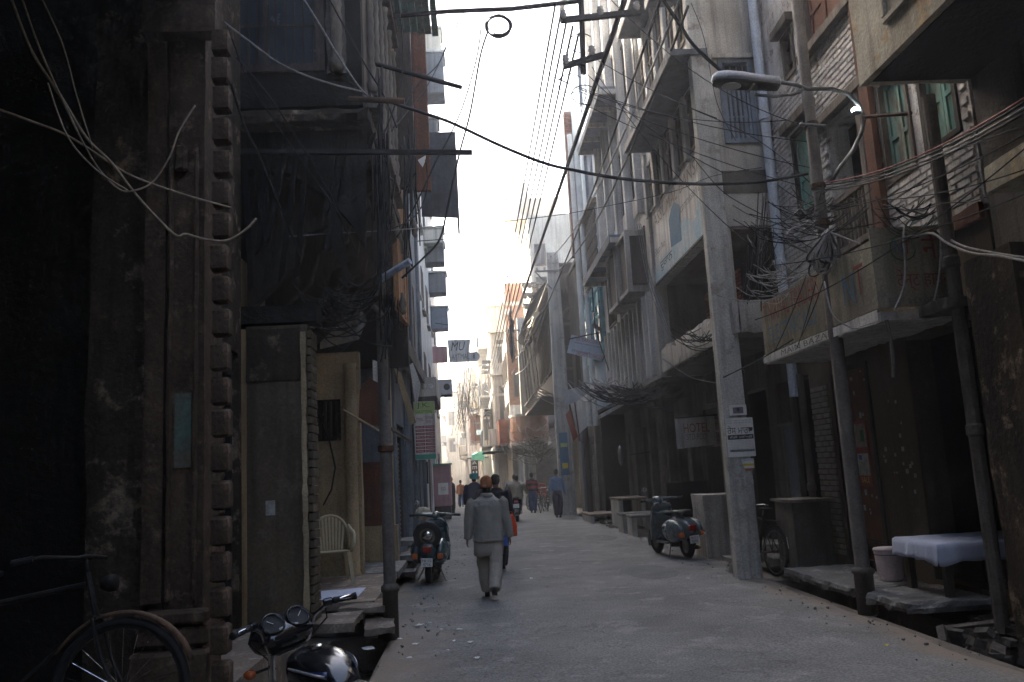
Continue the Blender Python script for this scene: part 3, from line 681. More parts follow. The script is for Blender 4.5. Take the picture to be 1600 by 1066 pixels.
def left_extras():
    # hanging sunshade boards and tin awnings projecting from the left row
    def panel(name, label, x0, x1, Y, z0, z1, m, th=.12, tilt=0, group=None, cat='awning', corr=False):
        mb = MB(); c = ((x0+x1)/2, Y, (z0+z1)/2); rot = Matrix.Rotation(tilt, 3, 'X')
        if corr:
            n = 22; rows = []
            for s in (0, 1):
                for i in range(n+1): pass
            for i in range(n):
                a = -.5+i/n; b = a+1/n; o = .02*(i % 2)
                mb.obox(V(c)+rot@V(((a+b)/2*(x1-x0), o, 0)), ((x1-x0)/n*.98, .03, (z1-z0)), rot)
        else: mb.obox(c, (x1-x0, th, z1-z0), rot)
        return mb.build(name, M[m], label=label, cat=cat, bevel=.01, group=group)
    B = T('sunshade_boards', 'tall narrow dark brown board screen standing out from the left facade under the sky', 'sunshade', (-.9, 13.2, 6.3))
    MB().box(-1.0, -.72, 13.0, 13.1, 6.35, 11.5).build('board', M['wood'], B, bevel=.01)
    MB().box(-.715, -.47, 13.03, 13.1, 6.3, 11.4).build('board', M['redbrown'], B, bevel=.01)
    mb = MB()
    for z in (6.7, 8.2, 10): mb.box(-1.05, -.5, 13.102, 13.15, z, z+.06)
    mb.build('cross_bar', M['wood'], B)
    B = T('tin_awning', 'black corrugated tin awning box standing out furthest from the left facade', 'awning', (-.5, 17.1, 7.1))
    mb = MB()
    for i in range(16): mb.box(-.84+i*.048, -.84+i*.048+.048, 17+.02*(i % 2), 17.06, 7.15-.004*i, 9.0)
    mb.build('corrugated_sheet', M['tin'], B)
    mb = MB(); mb.box(-.86, -.05, 17.08, 18.4, 8.98, 9.04); mb.box(-.1, -.05, 17.08, 18.3, 7.1, 8.97); mb.build('side_sheet', M['tin'], B)
    mb = MB(); mb.tube([(-1.4, 17.2, 8.0), (-.1, 17.2, 7.6)], .02); mb.tube([(-1.4, 17.2, 8.9), (-.1, 17.2, 8.9)], .02); mb.build('strut', M['darkiron'], B)
    # tin awning right at the top edge
    B = T('roof_awning', 'dark slatted awning at the top edge of the photo over the left facade', 'awning', (-.7, 12, 9))
    p = P(655, 15, Y=12); mb = MB()
    for i in range(7): mb.box(-1.0+i*.11, -.9+i*.11, 11.2, 12.6, p.z+.02*(i % 2)-i*.02, p.z+.04+.02*(i % 2)-i*.02)
    mb.build('slat', M['green'], B)
    # box sunshades further on
    for n_, (xa, xb, ya, yb, Y, lab) in enumerate(((662, 692, 82, 146, 25, 'grey concrete box sunshade with a slanted strut high on the left facade'), (660, 688, 45, 80, 25.8, 'sunlit cream box sunshade above a grey one high on the left facade'), (668, 683, 186, 208, 24.6, 'small grey concrete ledge high on the left facade above the black tin awning'),
            (674, 692, 357, 380, 31, 'pale concrete window hood below the black tin awning'), (674, 693, 380, 410, 31.5, 'grey window hood, second below the black tin awning'), (676, 696, 426, 458, 34, 'dark grey window hood, third below the black tin awning'), (684, 699, 480, 514, 36, 'lowest dark teal window hood on the left facade above the hanging white sign'))):
        a = P(xa, yb, Y=Y); b = P(xb, ya, Y=Y); B = T('window_hood', lab, 'sunshade', (a.x, Y, a.z), 'window hoods on the left facades')
        m = 'cream' if n_ == 1 else ('concw' if n_ == 3 else ('bluegrey' if n_ == 6 else 'slate'))
        MB().box(-1.55, b.x, Y, Y+.9, a.z, b.z).build('hood', M[m], B, bevel=.03)
        MB().box(-1.55, b.x+.06, Y-.06, Y+1.0, b.z+.002, b.z+.09).build('cap', M['concw'], B, bevel=.01)
    # hanging white sign
    B = T('hanging_sign', 'white shop sign with hand painted lettering jutting into the sky from the left row', 'sign', (-.2, 35, 6.4))
    FM = FY(35)
    MB().prism([FM.pt(-.8, 6.45, 0), FM.pt(.0, 6.45, 0), FM.pt(.14, 7.4, 0), FM.pt(-.86, 7.42, 0)], (0, .16, 0)).build('sign_box', M['whiteboard'], B, bevel=.01)
    mb = MB(); ring = [FM.pt(.32+.17*math.cos(t), 6.65+.2*math.sin(t), .01) for t in [-1.57+3.14*i/10 for i in range(11)]]+[FM.pt(-.8, 6.85, .01), FM.pt(-.8, 6.45, .01)]
    mb.prism(ring, (0, .1, 0)); mb.build('sign_plate', M['whiteboard'], B)
    MB().box(-1.5, -.87, 35, 35.14, 6.45, 7.15).build('side_panel', M['pinkbd'], B)
    text('MU', FM, -.72, -.1, 6.93, 7.3, .02, M['ink'], B, shear=.3); text('AYTMAL', FM, -.7, .05, 6.55, 6.8, .02, M['greyink'], B); text('8', FM, .2, .3, 6.55, 6.8, .02, M['ink'], B)
    mb = MB(); mb.tube([(-.45, 34.96, 7.4), (-.45, 34.96, 8.0)], .015); mb.build('bracket', M['darkiron'], B)
    mb = MB(); mb.tube([P(x, y, Y=34) for x, y in ((680, 505), (730, 512))], .02); o = mb.build('iron_rod', M['darkiron'], label='thin iron rod with a bird like knob pointing out above the white hanging sign', cat='rod')
    # J.K. sign
    B = T('price_board', 'tall sign board with green heading and rows of maroon boxes on the left row', 'sign', (-1.1, 20, 2.1)); FJ = FY(20)
    x0, x1, z0, z1 = -1.36, -.86, 2.12, 3.5
    MB().fbox(FJ, x0, x1, z0, z1, -.12, 0).build('board', M['whiteboard'], B)
    MB().fbox(FJ, x0+.003, x1-.003, 3.2, z1-.01, 0, .004).build('heading', M['lime'], B)
    MB().fbox(FJ, x0+.003, x1-.003, z0+.01, 2.24, 0, .004).build('footer', M['ltgreen'], B)
    text('J.K.', FJ, x0+.08, x1-.12, 3.32, 3.47, .008, M['dkgreen'], B); text('SOLUTIONS', FJ, x0+.04, x1-.06, 3.225, 3.29, .008, M['dkgreen'], B)
    text('SUWIDHA', FJ, -1.1, x1-.05, 3.07, 3.15, .008, M['maroon'], B); text('CENTRE', FJ, -1.08, x1-.1, 2.98, 3.045, .008, M['maroon'], B); text('TYPING', FJ, x0+.05, -1.15, 3.03, 3.11, .008, M['maroon'], B)
    words = ['PAN CARD', 'FORM FILLING', 'RATION', 'VOTER CARD', 'TICKETS', 'E-FILING', 'BILLS', 'RESUME', 'PHOTO', 'SCANNING', 'XEROX', 'LAMINATION', 'MOBILE', 'RECHARGE', 'TRAVEL', 'INSURANCE']
    for r_ in range(8):
        for c_ in range(2):
            a = x0+.025+c_*.235; z = 2.86-r_*.082; MB().fbox(FJ, a, a+.22, z, z+.058, 0, .005).build('printed_row', M['maroon'], B)
            text(words[r_*2+c_], FJ, a+.03, a+.19, z+.016, z+.042, .0075, M['paper'], B)
    # small balcony grille over it and AC unit
    B = T('air_conditioner', 'white air conditioner hung on the left facade above the bright end of the street', 'air conditioner', (-1.1, 31, 5.0))
    a, b = P(690, 617, Y=31), P(706, 592, Y=31); MB().box(-1.4, b.x, 31, 31.3, a.z, b.z).build('case', M['palegrey'], B, bevel=.02)
    MB().lathe([(.12, 0), (.1, .02)], ((a.x+b.x)/2, 30.99, (a.z+b.z)/2), (0, -1, 0)).build('fan_grille', M['darkiron'], B)
    mb = MB(); mb.box(-1.5, b.x, 31.02, 31.06, a.z-.07, a.z-.005); mb.box(-1.5, b.x, 31.24, 31.28, a.z-.07, a.z-.005); mb.build('bracket', M['darkiron'], B)
    B = T('small_balcony', 'small carved parapet balcony on the left wall right above the green headed price board', 'balcony', (-1.2, 21, 3.6))
    MB().box(-1.42, -.82, 20.6, 23.5, 3.55, 3.68).build('floor_slab', M['concd'], B, wear=(.3, .01))
    MB().box(-.88, -.82, 20.6, 23.5, 3.68, 4.15).build('parapet', M['concrete'], B); MB().box(-1.42, -.88, 20.6, 20.66, 3.68, 4.15).build('parapet', M['concrete'], B)
    mb = MB()
    for i in range(3): mb.lathe([(.06, 0), (.05, .02)], (-1.3+i*.17, 20.6, 3.92), (0, -1, 0), 10)
    mb.build('rosette', M['concw'], B)
    # lit vertical sign
    B = T('lit_sign', 'small black vertical sign with lit white letters low on the left row', 'sign', (-1.35, 23.9, 1.55)); FT = FY(23.9)
    MB().fbox(FT, -1.5, -1.28, 1.52, 2.14, -.06, 0).build('sign_box', M['gloss'], B)
    for i, ch in enumerate('ROOMS'): text(ch, FT, -1.44, -1.34, 2.02-i*.118, 2.105-i*.118, .006, M['led'], B, name='lit_letter')
    # pink kiosk at the far left kerb
    B = T('pink_kiosk', 'low pink and white kiosk standing at the far left kerb beyond the lit sign', 'kiosk', (-1.4, 33, 0))
    a, b = P(680, 795, Y=33), P(703, 726, Y=33)
    MB().box(-1.6, b.x, 33, 34.4, .55, b.z).build('body', M['pinkbd'], B, bevel=.02); MB().box(-1.6, b.x-.03, 33.1, 34.3, .05, .548).build('base', M['darkiron'], B)
    MB().fbox(FY(33), -1.4, b.x-.1, 1.0, 1.45, 0, .01).build('panel', M['paper'], B); text('JUICE', FY(33), -1.3, b.x-.2, 1.12, 1.3, .02, M['maroon'], B)
    MB().box(-1.65, b.x+.05, 32.9, 34.5, b.z+.002, b.z+.06).build('roof', M['ltgreen'], B)
    # iron pipe at the left kerb
    B = T('iron_pipe_post', 'dark iron drain pipe rising from the left kerb in front of the shops', 'pipe', (-.96, 9.37, 0))
    MB().lathe([(.085, 0), (.085, .5), (.1, .51), (.1, .56), (.075, .58), (.068, .6), (.068, 5.5)], (-.96, 9.37, 0), seg=14).build('lower_pipe', M['pipedark'], B, smooth=True)
    for z in (2.0, 3.7): MB().lathe([(.07, 0), (.09, .01), (.09, .07), (.07, .08)], (-.96, 9.37, z), seg=14).build('collar', M['rust'], B)
    mb = MB(); mb.tube([(-.96, 9.3, 3.95), (-.6, 9.1, 4.1)], .04); mb.build('branch_stub', M['pipegrey'], B)
    mb = MB(); mb.box(-1.02, -.9, 9.26, 9.3, 4.0, 5.4); mb.build('cable_board', M['wood'], B)
    # bars sticking out over the street
    def bar(px, Y0, Y1, r, label, mt='darkiron', sq=False):
        a, b = P(*px[0], Y=Y0), P(*px[1], Y=Y1); mb = MB(); d = (b-a)
        if sq: mb.prism([a+V((0, 0, -r)), a+V((0, .05, -r)), a+V((0, .05, r)), a+V((0, 0, r))], d)
        else: mb.tube([a, b], r, 8)
        mb.build('iron_bar', M[mt], label=label, cat='bar', group='iron bars reaching out over the street')
    bar(((362, 236), (738, 237)), 8.4, 8.4, .022, 'long straight square iron bar reaching from the left house over the street', sq=True)
    bar(((580, 98), (722, 137)), 9.2, 9.2, .028, 'slanting iron bar pointing right and down from the upper left facade')
    bar(((545, 155), (632, 158)), 8.3, 8.3, .035, 'short thick iron bar along the carved balcony ledge', 'rust')
    bar(((652, 377), (722, 372)), 20, 20, .012, 'thin faint rod below the black tin awning')
    # tilted signboards and hoods above the left shops
    def tilt_board(poly, Y, m, label, th=.05, name='tilted_board', tz=0):
        pts = [P(x, y, Y=Y+(tz*(i % 2))) for i, (x, y) in enumerate(poly)]
        MB().prism(pts, (0, th, 0)).build(name, M[m], label=label, cat='sign board', group='tilted boards over the left shops')
    tilt_board([(576, 590), (604, 606), (603, 668), (560, 660), (562, 610)], 11.8, 'redbrown', 'tilted reddish brown sign board with a broken top behind the iron pipe')
    tilt_board([(616, 575), (626, 582), (650, 660), (641, 664)], 13.4, 'beige', 'narrow pale leaning board edge right of the iron pipe')
    tilt_board([(640, 570), (645, 567), (657, 600), (650, 640)], 15, 'concw', 'small pale triangular board just above the green headed price board')
    tilt_board([(582, 562), (597, 568), (598, 608), (583, 602)], 12.3, 'whiteboard', 'small white tin hood tucked behind the iron pipe')
    tilt_board([(500, 440), (545, 440), (572, 500), (560, 530), (500, 545)], 13.0, 'whiteboard', 'large pale grey sheet hanging in the dark behind the cables')
    tilt_board([(653, 250), (665, 243), (664, 251), (660, 260)], 12.5, 'paper', 'small white tag dangling below the long iron bar')
    bar(((535, 640), (604, 680)), 11.4, 11.2, .015, 'thin wooden stick leaning across the reddish tilted board', 'beige')
    bar(((611, 670), (642, 690)), 10.5, 11.5, .02, 'short pale batten sticking out right of the iron pipe', 'woodg')
    bar(((585, 480), (600, 497)), 9.2, 9.1, .03, 'stubby wooden peg at the middle of the iron pipe', 'woodg')
    # platforms, slabs and steps
    g = 'stone slabs along the left shop fronts'
    slab('stone_slab', 'cracked grey brown slab spanning the drain nearest the motorcycle', 'slab', -1.66, -1.22, 8.42, 9.15, .27, .36, 'step', group=g)
    slab('stone_slab', 'low reddish slab beside the foot of the iron pipe', 'slab', -1.22, -.9, 8.75, 9.65, .16, .24, 'step', group=g, rot=.1)
    slab('stone_platform', 'smooth reddish stone platform under the plastic chair', 'platform', -2.45, -1.15, 9.6, 12.28, .3, .39, 'step', (.3, .01), group=g)
    slab('stone_slab', 'slab edge on two short supports right of the plastic chair', 'slab', -1.5, -1.0, 9.3, 9.9, .3, .37, 'step', group=g, rot=-.05)
    slab('stone_plinth', 'rough brown plinth block holding up the chair platform', 'plinth', -2.4, -1.3, 9.7, 12.2, 0, .298, 'concd', (.25, .02), group=g)
    slab('stone_plinth', 'short upright stone propping the slab by the iron pipe', 'plinth', -1.12, -1.02, 9.45, 9.6, -.0, .298, 'concd', (.12, .012), group=g)
    slab('stone_platform', 'far platform before the brown board front with a rubble edge', 'platform', -2.2, -1.15, 12.5, 14.2, .28, .38, 'stepg', (.3, .015), group=g)
    for i, (z, y, lab) in enumerate(((.62, 15.2, 'top grey step left of the parked green scooter'), (.42, 14.5, 'middle grey step left of the parked green scooter'), (.2, 14.1, 'lowest grey step left of the parked green scooter'))):
        slab('stone_step', lab, 'step', -1.4, -1.02, y, y+.9, z-.1, z, 'stepg', group=g)
    slab('stone_slab', 'half sunk pale slab at the bottom edge right of the motorcycle', 'slab', -1.55, -1.0, 6.5, 7.2, -.06, .03, 'stepg', group=g, rot=.15)
    # white paper sheets spread under the chair
    mb = MB(); mb.sheet([[(-2.0+.62*i/8, 9.75+.85*j/8, .4+.014*noise.noise(V((i*.8, j*.8, 0)))+.008) for j in range(9)] for i in range(9)]); mb.build('floor_sheet', M['cloth'], label='crumpled white sheet spread under the plastic chair', cat='sheet', solid=.004, recalc=False)
left_extras()

def plastic_chair():
    B = T('plastic_chair', 'cream moulded plastic armchair with a slatted fan back', 'chair', (0, 0, 0)); m = M['chair']
    # faces +Y... built facing -Y (towards the street when turned)
    MB().loft([[(-.22, -.22, .4), (.22, -.22, .4), (.2, .2, .385), (-.2, .2, .385)], [(-.23, -.23, .42), (.23, -.23, .42), (.2, .21, .405), (-.2, .21, .405)]]).build('seat', m, B, bevel=.01)
    for sx in (-1, 1):
        MB().loft([[(sx*.21+dx*.028, -.2+dy*.022, .4) for dx, dy in ((-1, -1), (1, -1), (1, 1), (-1, 1))], [(sx*.25+dx*.02, -.24+dy*.016, 0) for dx, dy in ((-1, -1), (1, -1), (1, 1), (-1, 1))]]).build('leg', m, B)
        MB().loft([[(sx*.2+dx*.028, .19+dy*.022, .4) for dx, dy in ((-1, -1), (1, -1), (1, 1), (-1, 1))], [(sx*.23+dx*.02, .28+dy*.016, 0) for dx, dy in ((-1, -1), (1, -1), (1, 1), (-1, 1))]]).build('leg', m, B)
        mb = MB(); mb.tube([(sx*.235, -.22, .4), (sx*.27, -.25, .52), (sx*.275, -.22, .62), (sx*.275, -.1, .645), (sx*.27, .1, .66), (sx*.25, .24, .72)], [.02, .022, .026, .028, .026, .02], 8); mb.build('armrest', m, B, smooth=True)
    def arc(t, w_=.25, h=.43): return (w_*math.cos(t), .2+.08*math.sin(t)+.05*0, .4+h*math.sin(t)**.8 if t > 0 else .4)
    mb = MB(); pts = [(.25*math.cos(t), .21+.09*max(0, math.sin(t)), .42+.44*max(0, math.sin(t))**.6) for t in [math.pi*i/16 for i in range(17)]]
    mb.tube(pts, .02, 8); mb.build('back_rim', m, B, smooth=True)
    for i in range(9):
        x = -.19+i*.0475; top = .42+.44*(max(0, 1-(x/.25)**2)**.5)**.6; k = (top-.42)/.44
        mb = MB(); mb.hexa([(x*.8-.012, .2, .41), (x*.8+.012, .2, .41), (x*.8+.012, .212, .41), (x*.8-.012, .212, .41), (x-.014, .2+.09*k, top), (x+.014, .2+.09*k, top), (x+.014, .212+.09*k, top), (x-.014, .212+.09*k, top)]); mb.build('back_slat', m, B)
    return place(B, (-1.92, 11.4, .395), R(14))
plastic_chair()
# ---------------------------------------------------------------- RIGHT ROW
def right_row():
    # nearest house: ochre balcony box overhead
    B = T('balcony_house', 'nearest right hand house with a big ochre stained concrete balcony box overhead', 'building', (5, 0, 0))
    F = FR(4.95); mb = MB(); wall_mb(mb, F, -12, 7.3, 0, 13, .3, [(-8, -5, 0.2, 2.8), (-3, 0, .2, 2.8), (2.2, 5, .2, 3.0), (4.7, 6.4, 3.9, 5.0)])
    mb.build('wall', M['concd'], B)
    for h in ((-8, -5, .2, 2.8, 'roll', {}), (-3, 0, .2, 2.8, 'roll', {}), (4.7, 6.4, 3.9, 5.0, 'bars', dict(frame='wood'))): opening(B, F, h)
    MB().box(7.4, 7.5, -12, 7.3, 0, 13).build('inner_wall', M['shadeblack'], B)
    mb = MB(); mb.box(3.9, 3.98, 1.5, 7.4, 5.2, 6.9); mb.box(3.98, 4.948, 7.3, 7.4, 5.2, 13.0); mb.box(3.98, 4.948, 1.5, 1.58, 5.2, 6.9); mb.build('balcony_parapet', M['yelc'], B, wear=(.5, .01))
    MB().box(3.982, 4.948, 1.582, 7.298, 5.2, 5.32).build('balcony_floor', M['shadeblack'], B)
    mb = MB(); FB = FR(3.9)
    for a0 in (5.3, 3.3):
        mb.fbox(FB, a0, a0+1.5, 5.5, 5.56, 0, .04); mb.fbox(FB, a0, a0+.06, 5.56, 6.7, 0, .04); mb.fbox(FB, a0+1.44, a0+1.5, 5.56, 6.7, 0, .04); mb.fbox(FB, a0+.2, a0+1.3, 5.75, 5.8, 0, .03); mb.fbox(FB, a0+.2, a0+.25, 5.8, 6.7, 0, .03)
    mb.build('parapet_moulding', M['yelc'], B, bevel=.01)
    MB().box(3.9, 3.98, 7.15, 7.38, 6.902, 13).build('corner_post', M['yelc'], B); MB().box(3.86, 4.948, 1.4, 7.45, 9.0, 9.2).build('roof_slab', M['concd'], B)
    slab('ledge', None, None, 4.25, 4.948, 2.2, 6.3, 3.72, 3.95, 'yelc', (.3, .02), parent=B)
    MB().box(4.6, 4.948, 6.6, 7.3, 0, 3.4).build('corner_pier', M['grime'], B, wear=(.3, .02))
    p = P(1500, 180, X=4.62)
    for (x, y, r, nm) in ((4.66, 7.55, .065, 'drain_pipe'), (4.84, 7.85, .055, 'drain_pipe')):
        MB().lathe([(r, .05), (r, 1.8), (r+.015, 1.82), (r+.015, 1.9), (r, 1.92), (r, 3.4), (r+.015, 3.42), (r+.015, 3.5), (r, 3.52), (r, 5.15)], (x, y, 0), seg=12).build(nm, M['pipedark'], B, smooth=False)
    B = T('unseen_light_block', 'unseen block added behind the viewpoint to keep the near street dim', 'building', (1.5, -15, 0))  # out of view, added to shut sky light off the foreground
    MB().box(-5.3, 5.2, -16, -15.5, 0, 13).build('wall', M['grime'], B)

    # whitewashed brick house
    F = FR(5.0)
    holes = [(7.55, 9.2, .3, 2.95, 'open'), (10.15, 11.25, .3, 2.85, 'door', dict(leaf='redbrown', frame='wood', leaves=1, depth=.06)),
             (12.0, 13.3, .3, 2.9, 'open'),
             (11.2, 11.62, 7.3, 8.0, 'bars', dict(frame='woodg', bar='darkiron')), (10.85, 11.65, 5.15, 6.45, 'leaf', dict(leaf='green', frame='wood', depth=.06)),
             (9.4, 10.5, 4.3, 6.05, 'open'), (8.45, 9.1, 4.75, 6.0, 'leaf', dict(leaf='green', frame='woodg')), (9.3, 10.75, 7.35, 8.5, 'leaf', dict(leaf='redbrown', frame='woodg', leaves=3)), (7.6, 8.25, 4.8, 6.0, 'leaf', dict(leaf='green', frame='wood'))]
    B = T('whitewashed_brick_house', 'whitewashed brick house with sea green shutters behind the street lamp', 'building', (5, 10, 0))
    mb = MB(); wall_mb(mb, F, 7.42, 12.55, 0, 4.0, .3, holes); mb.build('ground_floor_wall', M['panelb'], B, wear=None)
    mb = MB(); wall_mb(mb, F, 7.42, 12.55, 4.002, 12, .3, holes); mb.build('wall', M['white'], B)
    mb = MB(); wall_mb(mb, F, 12.55, 13.6, 0, 3.5, .3, [(12.5, 13.3, .3, 2.9)]); mb.build('side_pier', M['concd'], B)
    mb = MB(); mb.box(5.3, 12, 7.42, 7.6, 0, 12); mb.box(5.3, 12, 13.4, 13.6, 0, 12); mb.box(8.2, 8.3, 7.6, 13.4, 0, 12); mb.build('inner_wall', M['shadeblack'], B)
    MB().box(5.3, 8.2, 7.6, 13.4, 3.7, 3.9).build('floor', M['shadeblack'], B); MB().box(4.9, 12, 7.4, 12.6, 12.002, 12.15).build('roof', M['concd'], B)
    for h in holes: opening(B, F, h)
    bricks(B, F, 7.45, 12.5, 4.02, 7.25, .0, M['whitebrick'], 290, holes=[h[:4] for h in holes], stuffname='brickwork')
    mb = MB()
    for (a0, a1, z) in ((10.7, 11.8, 6.5), (9.2, 10.8, 6.1), (9.1, 10.9, 8.55), (9.1, 10.9, 7.2), (11.1, 11.75, 8.03)): mb.fbox(F, a0, a1, z, z+.14, .0, .14)
    mb.build('timber_lintel', M['woodg'], B, bevel=.01, wear=(.2, .012))
    # loggia: teal door inside, timber balustrade
    MB().box(5.9, 6.0, 9.2, 10.8, 4.3, 6.3).build('teal_door', M['green'], B)
    src = None
    for i in range(11):
        a = 9.45+i*.1
        if src is None: src = MB().fbox(F, a, a+.03, 4.36, 4.95, .02, .05).build('baluster', M['woodg'], B); a0_ = a
        else: c = src.copy(); c.location = (0, a-a0_, 0); C.objects.link(c)
    mb = MB(); mb.fbox(F, 9.38, 10.55, 4.95, 5.03, 0.0, .07); mb.fbox(F, 9.38, 10.55, 4.28, 4.36, 0.0, .07); mb.fbox(F, 9.38, 9.5, 4.0, 6.1, .022, .1); mb.build('balustrade_rail', M['woodg'], B, bevel=.008)
    MB().fbox(F, 9.12, 9.34, 4.02, 7.2, .028, .11).build('timber_post', M['redbrown'], B, wear=(.3, .01)); MB().fbox(F, 7.45, 12.5, 3.86, 4.02, .0, .06).build('floor_beam', M['redbrown'], B, wear=(.3, .02))
    # ground floor wall remains: poster, scraps, vent slats of the door
    FD = FR(5.0)
    MB().fbox(FD, 10.42, 10.78, 1.28, 2.12, -.02, -.012).build('poster', M['fadered'], B)
    MB().fbox(FD, 10.45, 10.75, 1.78, 2.08, -.012, -.009).build('poster_picture', M['fadebrown'], B); MB().fbox(FD, 10.45, 10.75, 1.42, 1.7, -.012, -.009).build('poster_panel', M['oldpaper'], B)
    MB().fbox(FD, 10.5, 10.6, 1.85, 2.0, -.009, -.007).build('poster_figure', M['dkgreen'], B); MB().fbox(FD, 10.62, 10.7, 1.62, 1.68, -.009, -.007).build('poster_figure', M['blueb'], B); text('SALE', FD, 10.7, 10.48, 1.33, 1.4, -.008, M['yellow'], B)
    mb = MB()
    for i in range(26):
        a, z = random.uniform(10.2, 11.2), random.uniform(2.15, 2.8) if random.random() < .6 else random.uniform(.9, 1.3); s = random.uniform(.02, .07); mb.fbox(FD, a, a+s, z, z+s*random.uniform(.5, 1.4), -.02, -.016)
    for i in range(18):
        a, z = random.uniform(9.25, 10.0), random.uniform(1.2, 2.4); s = random.uniform(.02, .06); mb.fbox(FD, a, a+s, z, z+s, 0, .004)
    mb.build('paper_scraps', M['oldpaper'], B, kind='stuff')
    mb = MB()
    for i in range(7): mb.fbox(FD, 10.3, 11.1, .42+i*.03, .43+i*.03, -.025, -.01)
    mb.build('door_vent', M['darkiron'], B)
    # peeling brick corner pier
    bricks(B, FR(4.99), 11.35, 11.95, .35, 2.7, .0, M['mortar'], 60, stuffname='pier_brickwork')
    mb = MB(); mb.lathe([(.05, .0), (.05, 1.2), (.065, 1.22), (.065, 1.3), (.05, 1.32), (.05, 2.9)], (4.86, 11.98, 0), seg=10); mb.build('rain_pipe', M['pipedark'], B)
    mb = MB(); mb.box(4.94, 4.97, 12.62, 12.66, .3, 2.9); mb.box(4.94, 4.97, 12.66, 13.3, 2.2, 2.24); mb.box(4.94, 4.97, 13.1, 13.14, .3, 2.2); mb.build('metal_door_frame', M['steel'], B)
    MB().box(4.97, 4.99, 12.66, 13.1, .3, 2.2).build('grey_panel', M['blueplas'], B)
    # NT shop balcony with painted boards
    B = T('painted_shop_balcony', 'dirty yellow painted sign boards wrapped round a low shop balcony behind the street lamp pole', 'balcony', (4.5, 9.5, 3))
    MB().box(4.12, 5.0-.002, 7.98, 11.3, 2.98, 3.1).build('floor_slab', M['concrete'], B, wear=(.2, .025))
    FX = FR(4.1); FN = FY(7.96)
    # slightly sagging street board in sheets
    mb = MB(); mb.fbox(FX, 7.98, 9.6, 3.12, 3.82, -.03, 0); mb.build('sign_board', M['yelboard'], B, wear=(.3, .006)); MB().fbox(FX, 9.61, 11.25, 3.12, 3.84, -.03, -.004).build('sign_board', M['yelboard'], B, wear=(.3, .012))
    MB().fbox(FN, 4.1, 4.95, 3.12, 3.95, -.03, 0).build('sign_board', M['yelboard'], B, wear=(.3, .006))
    MB().fbox(FX, 7.98, 11.28, 3.0, 3.11, .0, .012).build('board_edge', M['whiteboard'], B, wear=(.2, .008))
    def fx(s, y0, y1, z0, z1, m, sh=0): text(s, FX, y1, y0, z0, z1, .014, M[m], B, shear=sh)
    fx('T', 8.15, 8.36, 3.32, 3.64, 'fadered'); fx('N', 8.4, 8.64, 3.28, 3.6, 'fadeblue')
    fx('T NIRMAL TRADERS', 9.25, 11.1, 3.52, 3.78, 'fadered'); fx('ELECTRICALS', 9.4, 10.95, 3.24, 3.45, 'fadeblue'); fx('MAIN BAZAR', 9.0, 10.6, 3.02, 3.09, 'greyink')
    mb = MB(); mb.tube([FN.pt(4.42+.13*math.cos(t), 3.72+.13*math.sin(t), .016) for t in [2*math.pi*i/20 for i in range(20)]], .007, 4, closed=True); mb.build('painted_ring', M['dkgreen'], B)
    text('N', FN, 4.34, 4.42, 3.66, 3.8, .014, M['fadeblue'], B); text('T', FN, 4.43, 4.5, 3.66, 3.8, .014, M['fadered'], B)
    text('टेन्ट हाउस', FN, 4.32, 4.9, 3.28, 3.5, .014, M['fadered'], B); text('नी', FN, 4.62, 4.85, 3.6, 3.9, .014, M['fadered'], B)
    text('TENT & CROCKERY', FN, 4.2, 4.85, 3.15, 3.21, .014, M['greyink'], B)
    mb = MB(); mb.tube([P(x, y, Y=7.9) for x, y in ((1385, 500), (1392, 530), (1395, 560), (1396, 590))], .018, 7); mb.build('hanging_pipe', M['pipedark'], B)
    slab('canopy_slab', None, None, 4.5, 5.0, 7.45, 7.97, 3.0, 3.12, 'concd', (.2, .02), parent=B)

    # house with the painted hoarding: projecting upper floors at X=4
    B = T('hoarding_house', 'grey concrete house with a faded painted hoarding across its projecting first floor', 'building', (4, 15, 0))
    F = FR(4.0); FS = FY(12.6)
    hol = [(12.95+i*.82, 13.6+i*.82, 6.95, 8.0) for i in range(5)]+[(12.95+i*.82, 13.6+i*.82, 8.9, 10.4) for i in range(5)]
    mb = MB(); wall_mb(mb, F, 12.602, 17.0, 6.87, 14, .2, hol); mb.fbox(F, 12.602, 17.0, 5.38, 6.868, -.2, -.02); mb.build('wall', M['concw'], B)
    for h in hol: opening(B, F, (*h, 'glass', dict(frame='woodg', mull=1, trans=.65, depth=.12)))
    mb = MB()
    for i in range(6): mb.fbox(F, 12.68+i*.82, 12.86+i*.82, 6.87, 8.02, 0, .09); mb.fbox(F, 12.68+i*.82, 12.86+i*.82, 8.25, 13.9, 0, .07)
    mb.build('column', M['concw'], B, bevel=.01)
    mb = MB(); wall_mb(mb, FS, 4.0, 5.6, 5.38, 14, .2, [(4.3, 4.85, 6.75, 8.2)]); mb.build('end_wall', M['concrete'], B)
    MB().fbox(FS, 4.02, 5.3, 5.9, 6.3, 0, .02).build('rough_patch', M['concd'], B, wear=(.1, .015))
    opening(B, FS, (4.3, 4.85, 6.75, 8.2, 'bars', dict(frame='bluegrey', fw=.07, bar='bluegrey', proud=.05, trans=.75))); MB().fbox(FS, 4.2, 4.95, 8.2, 8.27, 0, .1).build('lintel', M['concrete'], B)
    mb = MB()
    for i in range(6): mb.fbox(FS, 4.37+i*.075, 4.41+i*.075, 6.82, 7.75, -.05, -.01)
    mb.build('shutter_rail', M['bluegrey'], B)
    MB().box(4.22, 5.6, 12.82, 17, 5.38, 5.5).build('floor_slab', M['concd'], B); MB().box(3.9, 8, 12.5, 17.1, 14.002, 14.2).build('roof', M['concd'], B)
